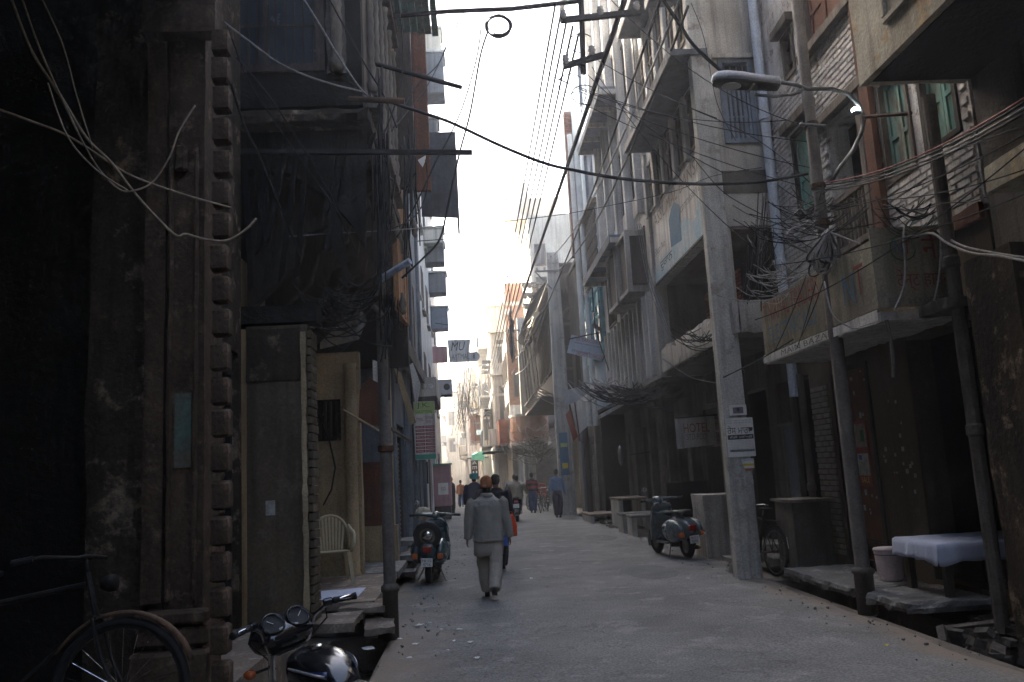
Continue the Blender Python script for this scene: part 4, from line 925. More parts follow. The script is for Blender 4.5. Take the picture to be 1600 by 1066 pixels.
    mb = MB(); mb.box(5.62, 5.8, 12.6, 17, 3.5, 14); mb.box(5.22, 5.6, 16.85, 17.05, 3.5, 14); mb.box(4.2, 5.2, 16.85, 17.05, 3.5, 5.38); mb.build('inner_wall', M['concd'], B); MB().box(4.952, 8.1, 13.6, 26.8, 3.5, 3.6).build('upper_floor', M['shadeblack'], B)
    MB().box(3.92, 4.2, 12.45, 12.58, 4.05, 5.38).build('loggia_post', M['concrete'], B)
    MB().box(3.93, 4.2, 16.8, 17.05, 3.5, 14).build('corner_post', M['concrete'], B)
    # painted hoarding
    H = F; MB().fbox(H, 12.65, 16.85, 5.38, 6.87, -.018, .0).build('hoarding', M['whiteboard'], B, wear=(.5, .008))
    mb = MB(); n = 30
    for i in range(n):                                        # washed blue lower half, uneven edge
        a0, a1 = 12.66+4.18*i/n, 12.66+4.18*(i+1)/n; zt = 5.75+.34*noise.noise(V((i*.22, 1, 0)))+.015*(n-i)*.6
        mb.fbox(H, a0, a1, 5.42, zt, .0085, .0105)
    mb.build('faded_paint', M['skyblue'], B)
    mb = MB(); mb.prism([H.pt(a, z, .011) for a, z in ((14.55, 5.72), (15.35, 5.8), (15.35, 6.35), (15.1, 6.5), (14.85, 6.55), (14.55, 6.4))], H.n*.002); mb.build('painted_can', M['fadeblue'], B)
    def ht(s, y0, y1, z0, z1, m, sh=0): text(s, H, y1, y0, z0, z1, .0145, M[m], B, shear=sh)
    ht('JASSUMAL BANSAL', 12.75, 16.7, 6.46, 6.8, 'fadebrown'); ht('commission agent', 12.75, 14.45, 6.14, 6.36, 'greyink', .2); ht('Shop No.', 15.75, 16.7, 5.92, 6.12, 'greyink', .3); ht('ਦੁਕਾਨ', 15.3, 16.3, 5.55, 5.74, 'ink')
    MB().fbox(H, 12.7, 16.8, 5.38, 5.42, .009, .03).build('board_edge', M['concd'], B)
    # sunshades
    for (x0, y0, y1, z, nm) in ((3.4, 12.1, 16.2, 8.06, 0), (3.45, 12.3, 13.6, 9.75, 1), (3.5, 14.3, 16.4, 10.7, 1), (3.4, 12.0, 16.6, 12.3, 1)):
        MB().box(x0, 3.998, y0, y1, z, z+.1).build('sunshade', M['slate'], B, wear=(.4, .012)); MB().box(x0-.02, x0-.002, y0, y1, z-.03, z+.12).build('sunshade_lip', M['concw'], B)
    # first floor void and parapet under it
    mb = MB(); mb.box(5.0, 5.2, 13.6, 17, 3.5, 5.38); mb.build('loggia_wall', M['shadeblack'], B)
    bricks(B, FR(5.0), 14.5, 16.8, 3.6, 5.2, 0, M['brick'], 120, stuffname='loggia_brickwork')
    mb = MB(); mb.box(3.96, 4.06, 12.0, 17.0, 3.56, 4.05); mb.box(4.06, 5.0, 12.0, 12.1, 3.56, 4.05); mb.build('parapet', M['concrete'], B, wear=(.18, .03))
    MB().box(4.062, 5.0, 12.1, 17.0, 3.5, 3.62).build('balcony_floor', M['concd'], B)
    # ground floor
    FG = FR(4.95); gh = [(13.7, 15.3, .3, 2.9, 'open'), (15.9, 17.6, .3, 2.8, 'roll', dict(slat='shutterb', frame='wood')), (18.3, 19.9, .2, 2.8, 'open'), (20.6, 21.6, .2, 2.7, 'door', dict(leaf='wood', frame='woodg')), (22.4, 24, .2, 2.8, 'open'), (24.6, 26.3, .2, 2.7, 'roll', {})]
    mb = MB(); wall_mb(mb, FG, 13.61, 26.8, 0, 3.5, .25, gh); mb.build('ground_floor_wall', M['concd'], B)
    for h in gh: opening(B, FG, h)
    mb = MB(); mb.box(8, 8.1, 13.61, 26.8, 0, 3.5); mb.box(4.96, 8, 26.65, 26.8, 0, 3.5); mb.box(4.96, 8, 17.8, 18, 0, 3.5); mb.box(4.96, 8, 22.0, 22.2, 0, 3.5); mb.build('back_wall', M['shadeblack'], B)
    for y in (15.5, 18.0, 20.1, 22.1, 24.2): MB().box(4.72, 4.948, y, y+.3, 0, 3.4).build('pilaster', M['woodg' if int(y) % 2 else 'concd'], B, wear=(.3, .012))
    mb = MB()
    for i in range(14): mb.fbox(FG, 15.95+i*.11, 15.95+i*.11+.03, .3, 2.0, .02, .05)
    mb.build('grille_bar', M['darkiron'], B)
    # dark AC unit over the doorway
    B2 = T('air_conditioner', 'grimy air conditioner with a round fan under the concrete parapet', 'air conditioner', (4.4, 14.8, 2.9))
    MB().box(4.35, 4.94, 14.6, 15.2, 2.75, 3.3).build('case', M['concd'], B2, bevel=.02); MB().lathe([(.2, 0), (.19, .02), (.03, .025)], (4.62, 14.59, 3.02), (0, -1, 0)).build('fan_grille', M['steel'], B2)

    # finned house
    B = T('finned_house', 'tall grey house with concrete fins and ribbed sunshades in the middle of the right row', 'building', (4, 21, 3.5))
    F = FR(4.0)
    hol = [(17.5, 18.9, 5.6, 6.9), (19.6, 21, 5.5, 6.8), (21.6, 22.8, 5.5, 6.9), (17.6, 18.6, 7.6, 9), (19.2, 20.4, 7.6, 9.4), (17.6, 18.6, 10, 11.6), (19.2, 20.4, 11, 12.6), (21.2, 22.4, 11, 12.6), (17.6, 18.6, 13, 14.6), (19.2, 20.4, 13.6, 15)]
    mb = MB(); wall_mb(mb, F, 17.06, 23.4, 3.5, 16, .22, hol); mb.box(4.0, 8, 16.95+.15, 17.3, 14, 16); mb.build('wall', M['concw'], B)
    for h in hol: opening(B, F, (*h, 'glass', dict(frame='woodg', mull=1, trans=.6)))
    mb = MB()
    for i in range(12):
        y = 17.2+i*.52
        mb.fbox(F, y, y+.09, 3.55, 5.35, 0, .16)
    mb.build('fin', M['concw'], B, bevel=.008)
    for i in range(11):
        y = 17.3+i*.52; MB().fbox(F, y, y+.4, 4.15+.02*(i % 3), 5.3, .01, .05).build('parapet_panel', M['concrete'], B)
    for i in range(5):
        y = 17.2+i*1.25; MB().fbox(F, y, y+.14, 7.1, 15.9, 0, .2).build('tall_fin', M['concw'], B, bevel=.01)
        for z in (7.3, 9.6, 11.9):
            MB().fbox(F, y+.2, y+1.1, z, z+.42, .01, .06).build('spandrel_panel', M['concrete'], B)
    MB().box(4.002, 8, 17.1, 23.5, 3.4, 3.49).build('floor', M['shadeblack'], B); MB().box(3.9, 8, 17.0, 23.5, 16.002, 16.2).build('roof', M['concd'], B)
    for z, y0, y1 in ((10.6, 18.5, 22.4), (6.95, 18.5, 23.2)):
        MB().box(3.4, 3.998, y0, y1, z, z+.06).build('sunshade', M['bluegrey'], B); n = 5; MB().box(3.38, 3.398, y0, y1, z-.12, z+.08).build('sunshade_lip', M['slate'], B)
        src = None
        for i in range(n):
            y = y0+(y1-y0)*i/(n-1)*.985
            if src is None: src = MB().box(3.4, 3.998, y, y+.06, z-.12, z-.002).build('sunshade_rib', M['concw'], B); ys = y
            else: c = src.copy(); c.location = (0, y-ys, 0); C.objects.link(c)
    for y0, y1 in ((17.6, 18.7), (19.0, 20.2)):                      # projecting window boxes
        mb = MB(); mb.box(3.55, 3.998, y0, y0+.08, 5.45, 6.85); mb.box(3.55, 3.998, y1-.08, y1, 5.45, 6.85); mb.box(3.55, 3.998, y0+.08, y1-.08, 5.45, 5.55); mb.box(3.55, 3.998, y0+.08, y1-.08, 6.77, 6.85)
        f = mb.build('window_box', M['concrete'], B, bevel=.01); MB().box(3.62, 3.66, y0+.09, y1-.09, 5.56, 6.76).build('shutter_leaf', M['woodg'], f)
        mb = MB(); mb.box(3.66, 3.98, y0-.03, y0-.003, 5.6, 6.7); mb.build('side_leaf', M['wood'], f)
    # blue building over it
    B = T('pale_blue_house', 'pale blue upper house rising behind the finned house', 'building', (4, 26, 3.5)); F = FR(4.0)
    hol = [(24.2, 25, 7.4, 9.0), (23.8, 25.2, 10, 11.6), (23.8, 25.2, 13, 14.6)]
    mb = MB(); wall_mb(mb, F, 23.42, 27.5, 3.5, 18, .22, hol); mb.build('wall', M['bluew'], B); mb = MB(); mb.box(4.0, 8, 23.25, 23.4, 16.2, 18); mb.build('end_wall', M['bluew'], B); mb = MB(); mb.box(4.25, 8, 27.3, 27.5, 0, 8.9); mb.box(4.002, 8, 23.6, 27.48, 3.4, 3.49); mb.build('back_wall', M['shadeblack'], B)
    for h in hol: opening(B, F, (*h, 'leaf', dict(frame='bluegrey', leaf='bluegrey')))
    # turquoise wooden front
    mb = MB(); mb.fbox(F, 23.5, 27.3, 5.0, 7.2, .0, .1); mb.build('timber_front', M['teal'], B)
    for i in range(4):
        y = 23.6+i*.9; fr = MB(); fr.fbox(F, y, y+.75, 6.9, 7.0, .1, .15); fr.fbox(F, y, y+.08, 5.3, 6.9, .1, .15); fr.fbox(F, y+.67, y+.75, 5.3, 6.9, .1, .15); fr.fbox(F, y+.08, y+.67, 6.1, 6.18, .1, .14)
        f = fr.build('window_frame', M['teal'], B); OFF[f] = OFF[B]; MB().fbox(F, y+.09, y+.66, 5.3, 6.88, .101, .11).build('pane', M['glass'], f)
    mb = MB()
    for i in range(4): y = 23.6+i*.9; mb.prism([F.pt(y+.37+.3*math.cos(t), 6.45+.42*math.sin(t), .112) for t in [math.pi*k/8 for k in range(9)]], F.n*.02)
    mb.build('arched_tracery', M['teal'], B)
    # carved lattice parapet
    mb = MB()
    for i in range(16):
        y = 23.5+i*.24
        for k in range(5):
            z = 7.5+k*.4; mb.tube([F.pt(y+.11+.1*math.cos(t), z+.18*math.sin(t), .08) for t in [2*math.pi*q/8 for q in range(8)]], .022, 4, closed=True)
    mb.build('lattice', M['woodg'], B)
    MB().fbox(F, 23.45, 27.4, 7.22, 7.34, 0, .2).build('lattice_rail', M['woodg'], B); MB().fbox(F, 23.45, 27.4, 9.45, 9.6, 0, .2).build('lattice_rail', M['woodg'], B)
    MB().box(3.85, 8, 23.2, 27.6, 18.002, 18.2).build('roof', M['concd'], B)
    # tall brick party wall beyond
    B = T('brick_party_wall', 'bare red brick party wall high up beyond the pale blue house', 'wall', (4.6, 27.6, 3.5))
    MB().box(3.75, 8, 27.62, 27.9, 8.9, 14.2).build('wall', M['mortar'], B); bricks(B, FY(27.62), 3.77, 4.8, 10.8, 14.15, 0, M['brick'], 200, bl=.25, bh=.09)
    bricks(B, FY(27.62), 3.77, 4.4, 8.95, 10.7, 0, M['brick'], 0, bl=.25, bh=.09)

    # white drain pipes
    for x, y, z1, lab, m in ((4.88, 12.3, 11.5, 'long pale blue grey drain pipe running down the corner of the whitewashed brick house', 'pipegrey'),):
        MB().lathe([(.075, 2.6)]+sum([[(.075, z), (.095, z+.01), (.095, z+.12), (.075, z+.13)] for z in (4.6, 7.0, 9.4)], [])+[(.075, z1)], (x, y, 0), seg=14).build('drain_pipe', M[m], label=lab, cat='pipe', smooth=False)
    B = T('drain_pipe', 'pair of white drain pipes side by side left of the tilted letter sign', 'pipe', (3.8, 25.6, 3))
    for dx in (-.08, .13): MB().lathe([(.085, 0), (.085, 3), (.1, 3.02), (.1, 3.15), (.085, 3.16), (.085, 9.5)], (3.72+dx, 25.7, 3.0), seg=10).build('white_pipe', M['paper'], B, smooth=False)
right_row()

def right_far():
    # carved timber bay
    B = T('timber_bay_house', 'old house with a dark carved timber bay under tin awnings beside the second concrete pole', 'building', (3.6, 33, 0))
    F = FR(2.92); FS = FY(28)
    hol = [(28.6+i*1.15, 29.3+i*1.15, 5.6, 7.9) for i in range(8)]
    mb = MB(); wall_mb(mb, F, 28, 38, 4.6, 8.9, .12, hol); mb.build('bay_wall', M['wood'], B)
    for h in hol: opening(B, F, (*h, 'glass', dict(frame='wood', mull=1, trans=.7, proud=.06)))
    mb = MB(); mb.fbox(FS, 2.93, 4.3, 4.6, 9.9, -.12, 0); mb.build('side_wall', M['wood'], B)
    # carved side: door panels, arched fanlight, cornice
    fr = MB(); fr.fbox(FS, 3.35, 4.05, 5.6, 5.7, 0, .05); fr.fbox(FS, 3.35, 3.43, 5.7, 7.4, 0, .05); fr.fbox(FS, 3.97, 4.05, 5.7, 7.4, 0, .05); fr.fbox(FS, 3.67, 3.73, 5.7, 7.4, 0, .045); fr.fbox(FS, 3.35, 4.05, 7.4, 7.5, 0, .06); fr.fbox(FS, 3.43, 3.67, 6.5, 6.58, 0, .035); fr.fbox(FS, 3.73, 3.97, 6.5, 6.58, 0, .035)
    fr.build('carved_shutter', M['woodg'], B)
    mb = MB(); mb.tube([FS.pt(3.7+.32*math.cos(t), 7.6+.5*math.sin(t), .03) for t in [math.pi*i/12 for i in range(13)]], .04, 6)
    for k in range(1, 8): t = math.pi*k/8; mb.tube([FS.pt(3.7, 7.6, .02), FS.pt(3.7+.3*math.cos(t), 7.6+.46*math.sin(t), .02)], .018, 4)
    mb.build('fanlight', M['woodg'], B)
    mb = MB(); mb.prism([FS.pt(3.0, 8.9, .06), FS.pt(4.3, 8.9, .06), FS.pt(4.3, 9.75, .06), FS.pt(3.0, 9.3, .06)], (0, .05, 0)); mb.build('gable_board', M['woodg'], B)
    mb = MB()
    for i in range(9): mb.prism([FS.pt(3.0+i*.145, 8.9, .08), FS.pt(3.13+i*.145, 8.9, .08), FS.pt(3.065+i*.145, 8.65, .08)], (0, .03, 0))
    mb.build('fretwork', M['woodg'], B)
    # awnings of tin on the street side
    for (z0, z1, x0, nm) in ((8.5, 9.35, 2.15, 'tin_awning'), (7.75, 8.35, 2.35, 'tin_awning')):
        src = None
        for i in range(20):
            y = 28.2+i*.5; yy = y+.47
            if src is None: src = MB().hexa([(x0, y, z0), (2.9, y, z1), (2.9, yy, z1), (x0, yy, z0), (x0, y, z0+.03), (2.9, y, z1+.03), (2.9, yy, z1+.03), (x0, yy, z0+.03)]).build('tin_sheet', M['tin'], B); y0 = y
            else: c = src.copy(); c.location = (0, y-y0, random.uniform(-.03, .03)); C.objects.link(c)
    mb = MB()
    for i in range(12): y = 28.2+i*.87; mb.tube([(2.2, y, 7.7), (2.35, y, 5.0)], .03, 5) if i % 2 else None; mb.tube([(2.9, y, 4.6), (2.3, y, 4.95)], .03, 5)
    mb.tube([(2.3, 28.1, 5.0), (2.3, 38, 5.0)], .03, 5); mb.tube([(2.25, 28.1, 7.75), (2.25, 38, 7.75)], .03, 5); mb.build('awning_frame', M['woodg'], B)
    MB().box(2.3, 4.3, 28.0, 38, 4.5, 4.6).build('bay_floor', M['wood'], B)
    mb = MB(); FG = FR(4.3); gh = [(28.4, 29.6, .2, 2.8, 'roll', dict(slat='shutter')), (30.6, 32.6, .2, 2.9, 'open'), (33.4, 35, .2, 2.8, 'roll', {}), (35.6, 37.4, .2, 2.8, 'open')]
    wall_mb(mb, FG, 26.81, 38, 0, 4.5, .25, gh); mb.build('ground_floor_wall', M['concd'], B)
    for h in gh: opening(B, FG, h)
    for y, m in ((29.8, 'blueplas'), (28.0, 'blueplas'), (33.0, 'cream'), (36.9, 'cream')): MB().box(4.0, 4.298, y, y+.4, 0, 3.6).build('pilaster', M[m], B, bevel=.02)
    MB().box(7.5, 7.6, 27, 38, 0, 4.5).build('back_wall', M['shadeblack'], B)
    MB().box(3.2, 8, 28.13, 37.9, 9.9, 10).build('roof', M['concd'], B)
    MB().box(4.0, 4.28, 27.2, 28.2, 3.0, 3.4).build('beam', M['wood'], B)
    B.location.y += 4.6; B.location.x += .45
    house('narrow_shop_house', 'narrow dark two storey shop house directly behind the second concrete pole', 1, 4.12, 27.92, 32.55, 9.2, 'concd', [(28.3, 29.8, .2, 2.8, 'roll', {}), (30.4, 31.8, .2, 2.8, 'open'), (28.6, 29.6, 4.6, 6.2, 'leaf', dict(leaf='wood', frame='wood')), (30.4, 31.4, 4.6, 6.2, 'leaf', dict(leaf='wood', frame='wood'))], depth=4)
    MB().box(3.9, 4.118, 29.95, 30.3, 0, 3.6).build('pilaster', M['blueplas'], label='pale blue grey wall pillar beside the far rolling shutter', cat='pillar', bevel=.02)
    # cream house set back above it
    B = T('cream_tower_house', 'sunlit cream upper house with scalloped balconies above the timber bay', 'building', (3.6, 37, 9))
    MB().box(3.25, 8, 38.05, 46, 9.5, 15.2).build('wall', M['cream'], B)
    F = FY(38.05)
    for (x, z) in ((3.5, 10.6), (3.5, 12.4)): opening(B, F, (x, x+.6, z, z+1.2, 'glass', dict(mull=1, depth=-.02, proud=.06)))
    for k in range(3):
        z = 10.2+k*.55; mb = MB(); mb.box(2.7, 3.9, 37.5, 38.04, z, z+.12)
        for i in range(5): mb.lathe([(.09, 0), (.11, .1), (.02, .2)], (2.85+i*.25, 37.5, z-.2), seg=8)
        mb.build('scalloped_eave', M['woodg'], B)
    B.location.y += 4.65; B.location.x += .25
    B = T('brick_stack_house', 'slim orange brick and cream house top with a jutting canopy behind the second concrete pole', 'building', (3, 47, 9))
    MB().box(3.0, 6, 47, 52, 12.5, 19.3).build('wall', M['cream'], B); MB().box(2.95, 3.6, 46.8, 46.998, 13.5, 20.3).build('pilaster', M['cream'], B)
    slab('canopy', None, None, 2.0, 3.3, 46, 49, 17.6, 17.9, 'cream', (1, .02), parent=B); MB().box(2.1, 3.0, 46.4, 48.5, 18.0, 19.2).build('water_tank', M['concw'], B, bevel=.05)
    mb = MB()
    for i in range(8): mb.box(3.1+i*.25, 3.2+i*.25, 46.9, 46.99, 14, 17)
    mb.build('louvre_fin', M['cream'], B)
    B.location.y += 5; B.location.x += .75
    # orange brick house
    B = T('orange_brick_house', 'orange brick house end wall seen between the third pole and the timber bay', 'building', (2.6, 42, 0))
    MB().box(2.05, 4.4, 40, 47, 0, 9.3).build('wall', M['mortar'], B); F = FY(40)
    bricks(B, F, 2.07, 3.2, 5.2, 9.25, 0, M['obrick'], 220, bl=.3, bh=.11); MB().fbox(F, 2.06, 3.2, 3.4, 5.19, .0, .03).build('plaster_band', M['whiteboard'], B)
    opening(B, F, (2.3, 2.8, 5.6, 6.9, 'glass', dict(depth=-.03, proud=.07)))
    hol = [(40.5+i*1.6, 41.5+i*1.6, 3.9+k*2.7, 5.4+k*2.7) for i in range(4) for k in range(2)]
    for h in hol: opening(B, FR(2.05), (*h, 'glass', dict(depth=-.02, proud=.06, mull=1)))
    MB().fbox(F, 2.3, 3.1, 0, 2.6, .0, .04).build('white_board', M['whiteboard'], B)
    mb = MB(); mb.lathe([(1.0, 3.2), (1.0, 4.5)], (3.0, 39.6, 0), seg=24); mb.build('round_balcony', M['obrick'], B); mb = MB(); mb.lathe([(1.05, 3.05), (1.05, 3.2)], (3.0, 39.6, 0), seg=24); mb.lathe([(1.04, 4.5), (1.04, 4.62)], (3.0, 39.6, 0), seg=24); mb.build('balcony_rim', M['concrete'], B)
    mb = MB(); mb.box(1.3, 2.4, 40.5, 44, 2.9, 2.98); mb.build('awning', M['tin'], B, wear=(.5, .05)); MB().box(1.5, 2.04, 42, 46, 3.3, 4.6).build('brick_balcony', M['brick'], B)
    B.location.y += 3.6
    # concrete house with window bays
    def simple(name, label, x0, x1, y0, y1, z, m, wins=(), street=True, extra=None, cat='building', zb=0):
        B = T(name, label, cat, ((x0+x1)/2, y0, zb)); MB().box(x0, x1, y0, y1, zb, z).build('wall', M[m], B)
        for (a0, a1, z0, z1) in wins: opening(B, FY(y0), (a0, a1, z0, z1, 'glass', dict(depth=-.02, proud=.08, mull=1, fw=.08)))
        if street:
            n = max(1, int((y1-y0)/2.6))
            for i in range(n):
                for k in range(int((z-3.4)//3)): opening(B, FR(x0), (y0+.8+i*2.6, y0+2.0+i*2.6, 3.9+k*3, 5.5+k*3, 'glass', dict(depth=-.02, proud=.08, mull=1, fw=.08, hood=.5)))
        MB().box(x0-.15, x1+.1, y0-.12, y1, z+.002, z+.22).build('cornice', M['concw'], B)
        rnd = random.Random(int(y0)); k = 0; zz = 3.3
        while zz < z-1:
            MB().box(x0-.08, x1, y0-.1, y0-.002, zz, zz+.14).build('string_course', M['concw'], B)
            if street and y0 < 90:
                MB().box(x0-.75, x0-.1, y0+.5, y1-.6, zz, zz+.12).build('balcony_slab', M['concw'], B)
                mb = MB(); n = int((y1-y0-1.2)/.35)
                for i in range(n): mb.box(x0-.73, x0-.69, y0+.55+i*.35, y0+.59+i*.35, zz+.12, zz+.95)
                mb.box(x0-.75, x0-.67, y0+.5, y1-.6, zz+.95, zz+1.0); mb.build('railing', M[rnd.choice(['darkiron', 'bluegrey', 'woodg'])], B)
            a0 = x0+rnd.uniform(.2, max(.3, (x1-x0)*.4)); MB().box(a0, a0+.5, y0-.35, y0-.12, zz+1.9, zz+2.25).build('wall_unit', M['palegrey'], B, bevel=.02)
            zz += 3.0
        mb = MB(); mb.tube([(x0+.12, y0-.15, .2), (x0+.12, y0-.15, z)], .06, 6); mb.build('pipe', M['concw'], B)
        MB().lathe([(.5, 0), (.55, .1), (.55, .9), (.3, 1.1)], ((x0+x1)/2, y0+1.2, z+.22), seg=14).build('water_tank', M['darkiron' if int(y0) % 2 else 'concw'], B, smooth=True)
        return B
    B = simple('concrete_window_house', 'pale concrete house with a tall triple window and curved hoods beyond the brick house', 1.35, 4.5, 50, 60, 11.8, 'concw', [(1.75, 2.35, 4.8, 6.9), (1.75, 2.3, 8.3, 9.7)])
    for z in (7.5, 10.1): slab('hood', None, None, 1.2, 2.6, 49.4, 50, z, z+.12, 'concw', (.5, .01), parent=B)
    MB().box(2.4, 4.5, 49.9, 49.998, 4, 13.2).build('brick_face', M['obrick'], B); MB().box(1.0, 2.4, 49.2, 50, 3.3, 4.3).build('balcony', M['concw'], B, bevel=.03); mb = MB()
    mb.box(.6, 2.4, 49, 52, 2.9, 3.0); mb.build('shop_awning', M['tin'], B, wear=(.6, .05))
    B = simple('peach_balcony_house', 'peach plastered house with a brown boxed balcony in the bright far stretch', .7, 3.6, 63, 74, 10.4, 'peach', [(.95, 1.5, 7.0, 8.6), (.95, 1.5, 4.2, 5.8)])
    MB().box(-.1, .698, 64, 68, 4.2, 6.2).build('boxed_balcony', M['redbrown'], B, bevel=.03); slab('shop_awning', None, None, -.5, 1.2, 62.4, 66, 2.9, 3.0, 'tin', (.6, .05), parent=B); MB().box(-.2, .69, 64.5, 70, 7.2, 8.2).build('balcony', M['cream'], B, bevel=.03)
    B = simple('cream_balcony_house', 'cream and orange house with stacked balconies farther down the bright stretch', -.5, 3, 78, 90, 11.5, 'peach', [(-.2, .5, 7.4, 9), (-.2, .5, 4.4, 6)])
    for z in (3.6, 6.8, 9.6): MB().box(-1.2, -.502, 79, 86, z, z+.9).build('balcony', M['cream'], B, bevel=.03)
    B = simple('yellow_corner_house', 'yellow cream house where the street bends away to the left', -2.9, 1.5, 96, 110, 11, 'cream', [(-2.6, -1.9, 7.4, 9), (-2.6, -1.9, 4.4, 6), (-1.4, -.7, 7.4, 9), (-1.4, -.7, 4.4, 6)])
    simple('far_white_house', 'white house at the far end of the street', -7, -3.2, 122, 130, 10.5, 'cream', [(-5.8, -5, 6, 7.6), (-4.4, -3.6, 6, 7.6)], street=False)
    simple('distant_tower_block', 'tall pale grey block rising behind the far roofs', 1.0, 6, 125, 135, 22, 'concw', [(1.6, 2.6, 17, 18.6), (3.4, 4.4, 17, 18.6), (1.6, 2.6, 13, 14.6)], street=False)
    simple('unseen_left_house', 'unseen cream house added for the light past the tall pale house', -8, -3.2, 46, 62, 9, 'cream', street=False); simple('second_unseen_left_house', 'unseen low ochre house added for the light along the bright stretch', -9, -4.4, 64, 84, 7, 'yelc', street=False)  # hidden left houses, added low for the light on the far stretch
    simple('third_unseen_left_house', 'unseen low cream house added for the light before the bend', -11, -6, 86, 112, 6, 'cream', street=False)  # last of the hidden houses added for the far light
right_far()

def right_extras():
    # raised slabs over the drain
    g = 'slabs bridging the right hand drain'
    slab('drain_slab', 'long worn grey slab under the poster door with a chipped front edge', 'slab', 4.08, 4.98, 9.3, 11.3, .14, .25, 'stepg', (.1, .03), group=g)
    slab('drain_slab', 'broken slab end below the cloth covered table and white bucket', 'slab', 4.1, 5.6, 8.15, 9.22, .13, .25, 'stepg', (.1, .035), group=g)
    slab('drain_slab', 'flat grey step slab left of the parked bicycle', 'slab', 4.3, 4.95, 12.3, 13.4, .16, .26, 'stepg', (.2, .02), group=g)
    MB().box(4.64, 4.98, 6.6, 8.14, .0, .12).build('rubble_bed', M['drain'], label='black rubble strewn ledge at the near edge of the right hand drain', cat='ledge', wear=(.1, .05))
    mb = MB()
    for i in range(60):
        s = random.uniform(.03, .11); mb.obox((random.uniform(4.2, 4.95), random.uniform(6.6, 8.1), random.uniform(-.28, .12)), (s*1.8, s, s*.7), Matrix.Rotation(random.uniform(0, 3), 3, (random.random(), random.random(), 1)))
    mb.build('rubble', M['concd'], label='loose dark rubble heaped in the open drain below the broken slab', cat='rubble', kind='stuff')
    for i, (a, b, lab) in enumerate((((4.3, 7.9, .05), (5.0, 7.4, .2), 'short plank lying across the open drain'), ((4.2, 7.5, -.1), (4.9, 7.9, .12), 'thin stick lying in the drain rubble'))):
        MB().tube([a, b], .025-.012*i, 5).build('plank', M['woodg'], label=lab, cat='plank')
    # table with cloth
    B = T('cloth_table', 'low wooden table under a pale blue white cloth in the dark right hand doorway', 'table', (4.95, 8.7, .25))
    MB().box(4.55, 5.6, 8.25, 9.1, .72, .77).build('table_top', M['wood'], B)
    for x, y in ((4.65, 8.32), (5.3, 8.32), (4.65, 9.03), (5.5, 9.03)): MB().box(x-.035, x+.035, y-.035, y+.035, .25, .72).build('leg', M['wood'], B)
    mb = MB(); g_ = []
    nx, ny = 34, 26; x0, x1, y0, y1 = 4.36, 5.75, 8.06, 9.12
    for i in range(nx+1):
        row = []
        for j in range(ny+1):
            x = x0+(x1-x0)*i/nx; y = y0+(y1-y0)*j/ny; dx = max(0, 4.54-x); dy = max(0, 8.24-y); d = max(dx, dy)
            z = .782+.006*noise.noise(V((x*6, y*6, 0)))-d*1.05*(1+.25*noise.noise(V((x*4+y*4, 1, 2)))); f = .035*noise.noise(V(((x if dy > dx else y)*11, 5, 1)))*min(1, d*9)
            if dx > 0: x = 4.54-dx*.12+f-.01
            if dy > 0: y = 8.24-dy*.12+f-.01
            row.append((x, y, z))
        g_.append(row)
    mb.sheet(g_); mb.build('table_cloth', M['cloth'], label='pale blue white cloth draped over the low table', cat='cloth', smooth=True, solid=.004, recalc=False)
    # bucket
    B = T('bucket', 'pinkish white lidded plastic bucket beside the foot of the street lamp pole', 'bucket', (4.74, 9.6, .26))
    MB().lathe([(.125, 0), (.135, .02), (.15, .3), (.155, .3), (.155, .33)], (4.7, 9.6, .26), seg=28).build('pail', M['pink'], B, smooth=False)
    MB().lathe([(.16, .33), (.163, .345), (.15, .36), (.03, .372), (.0001, .372)], (4.7, 9.6, .26), seg=28).build('lid', M['pink'], B, smooth=True); mb = MB()
    mb.tube([(4.7+.165*math.cos(t), 9.6+.165*math.sin(t)-.01, .26+.29-.1*math.sin(-t)*(1 if math.sin(t) < 0 else 0)*0) for t in [math.pi+math.pi*i/12 for i in range(13)]], .006, 6); mb.build('handle', M['steel'], B)
    # blocks
    MB().box(4.36, 4.9, 11.5, 12.2, 0, 1.08).build('cupboard', M['concd'], label='dark waist high masonry block just right of the parked bicycle', cat='block', wear=(.25, .012))
    MB().box(4.32, 4.93, 11.46, 12.24, 1.082, 1.12).build('block_cap', M['woodg'], label='flat plank lid on the dark masonry block by the bicycle', cat='lid', wear=(.25, .01))
    MB().box(4.05, 4.8, 14.9, 15.7, 0, 1.12).build('concrete_block', M['concrete'], label='pale upright concrete block beside the parked grey scooter', cat='block', wear=(.2, .018))
    mb = MB(); F = FR(4.05)
    for i in range(12): a, z = random.uniform(15, 15.5), random.uniform(.6, 1.0); mb.fbox(F, a, a+.04, z, z+random.uniform(.02, .09), .012, .016)
    mb.build('paper_scraps', M['oldpaper'], label='torn paper scraps stuck on the narrow side of the pale concrete block', cat='paper scraps', kind='stuff')
    MB().box(4.0, 4.9, 17.5, 17.58, 0, 1.32).build('iron_sheet', M['darkiron'], label='dark upright iron sheet behind the parked grey scooter', cat='sheet', bevel=.01)
    g = 'stone steps and benches along the right kerb'
    slab('stone_step', 'upper pale step at the left foot of the nearest concrete pole', 'step', 4.25, 4.9, 13.0, 13.7, .28, .4, 'stepg', (.12, .02), group=g)
    slab('stone_step', 'lower pale step left of the nearest concrete pole', 'step', 4.0, 4.5, 13.3, 13.9, .08, .18, 'stepg', (.12, .02), group=g)
    MB().lathe([(.0, .26), (.1, .25), (.2, .2), (.24, .08), (.25, 0)], (4.05, 12.9, 0), seg=12).build('kerb_stone', M['stepg'], label='rounded stone half buried at the road edge left of the nearest pole', cat='stone', wear=(.08, .05))
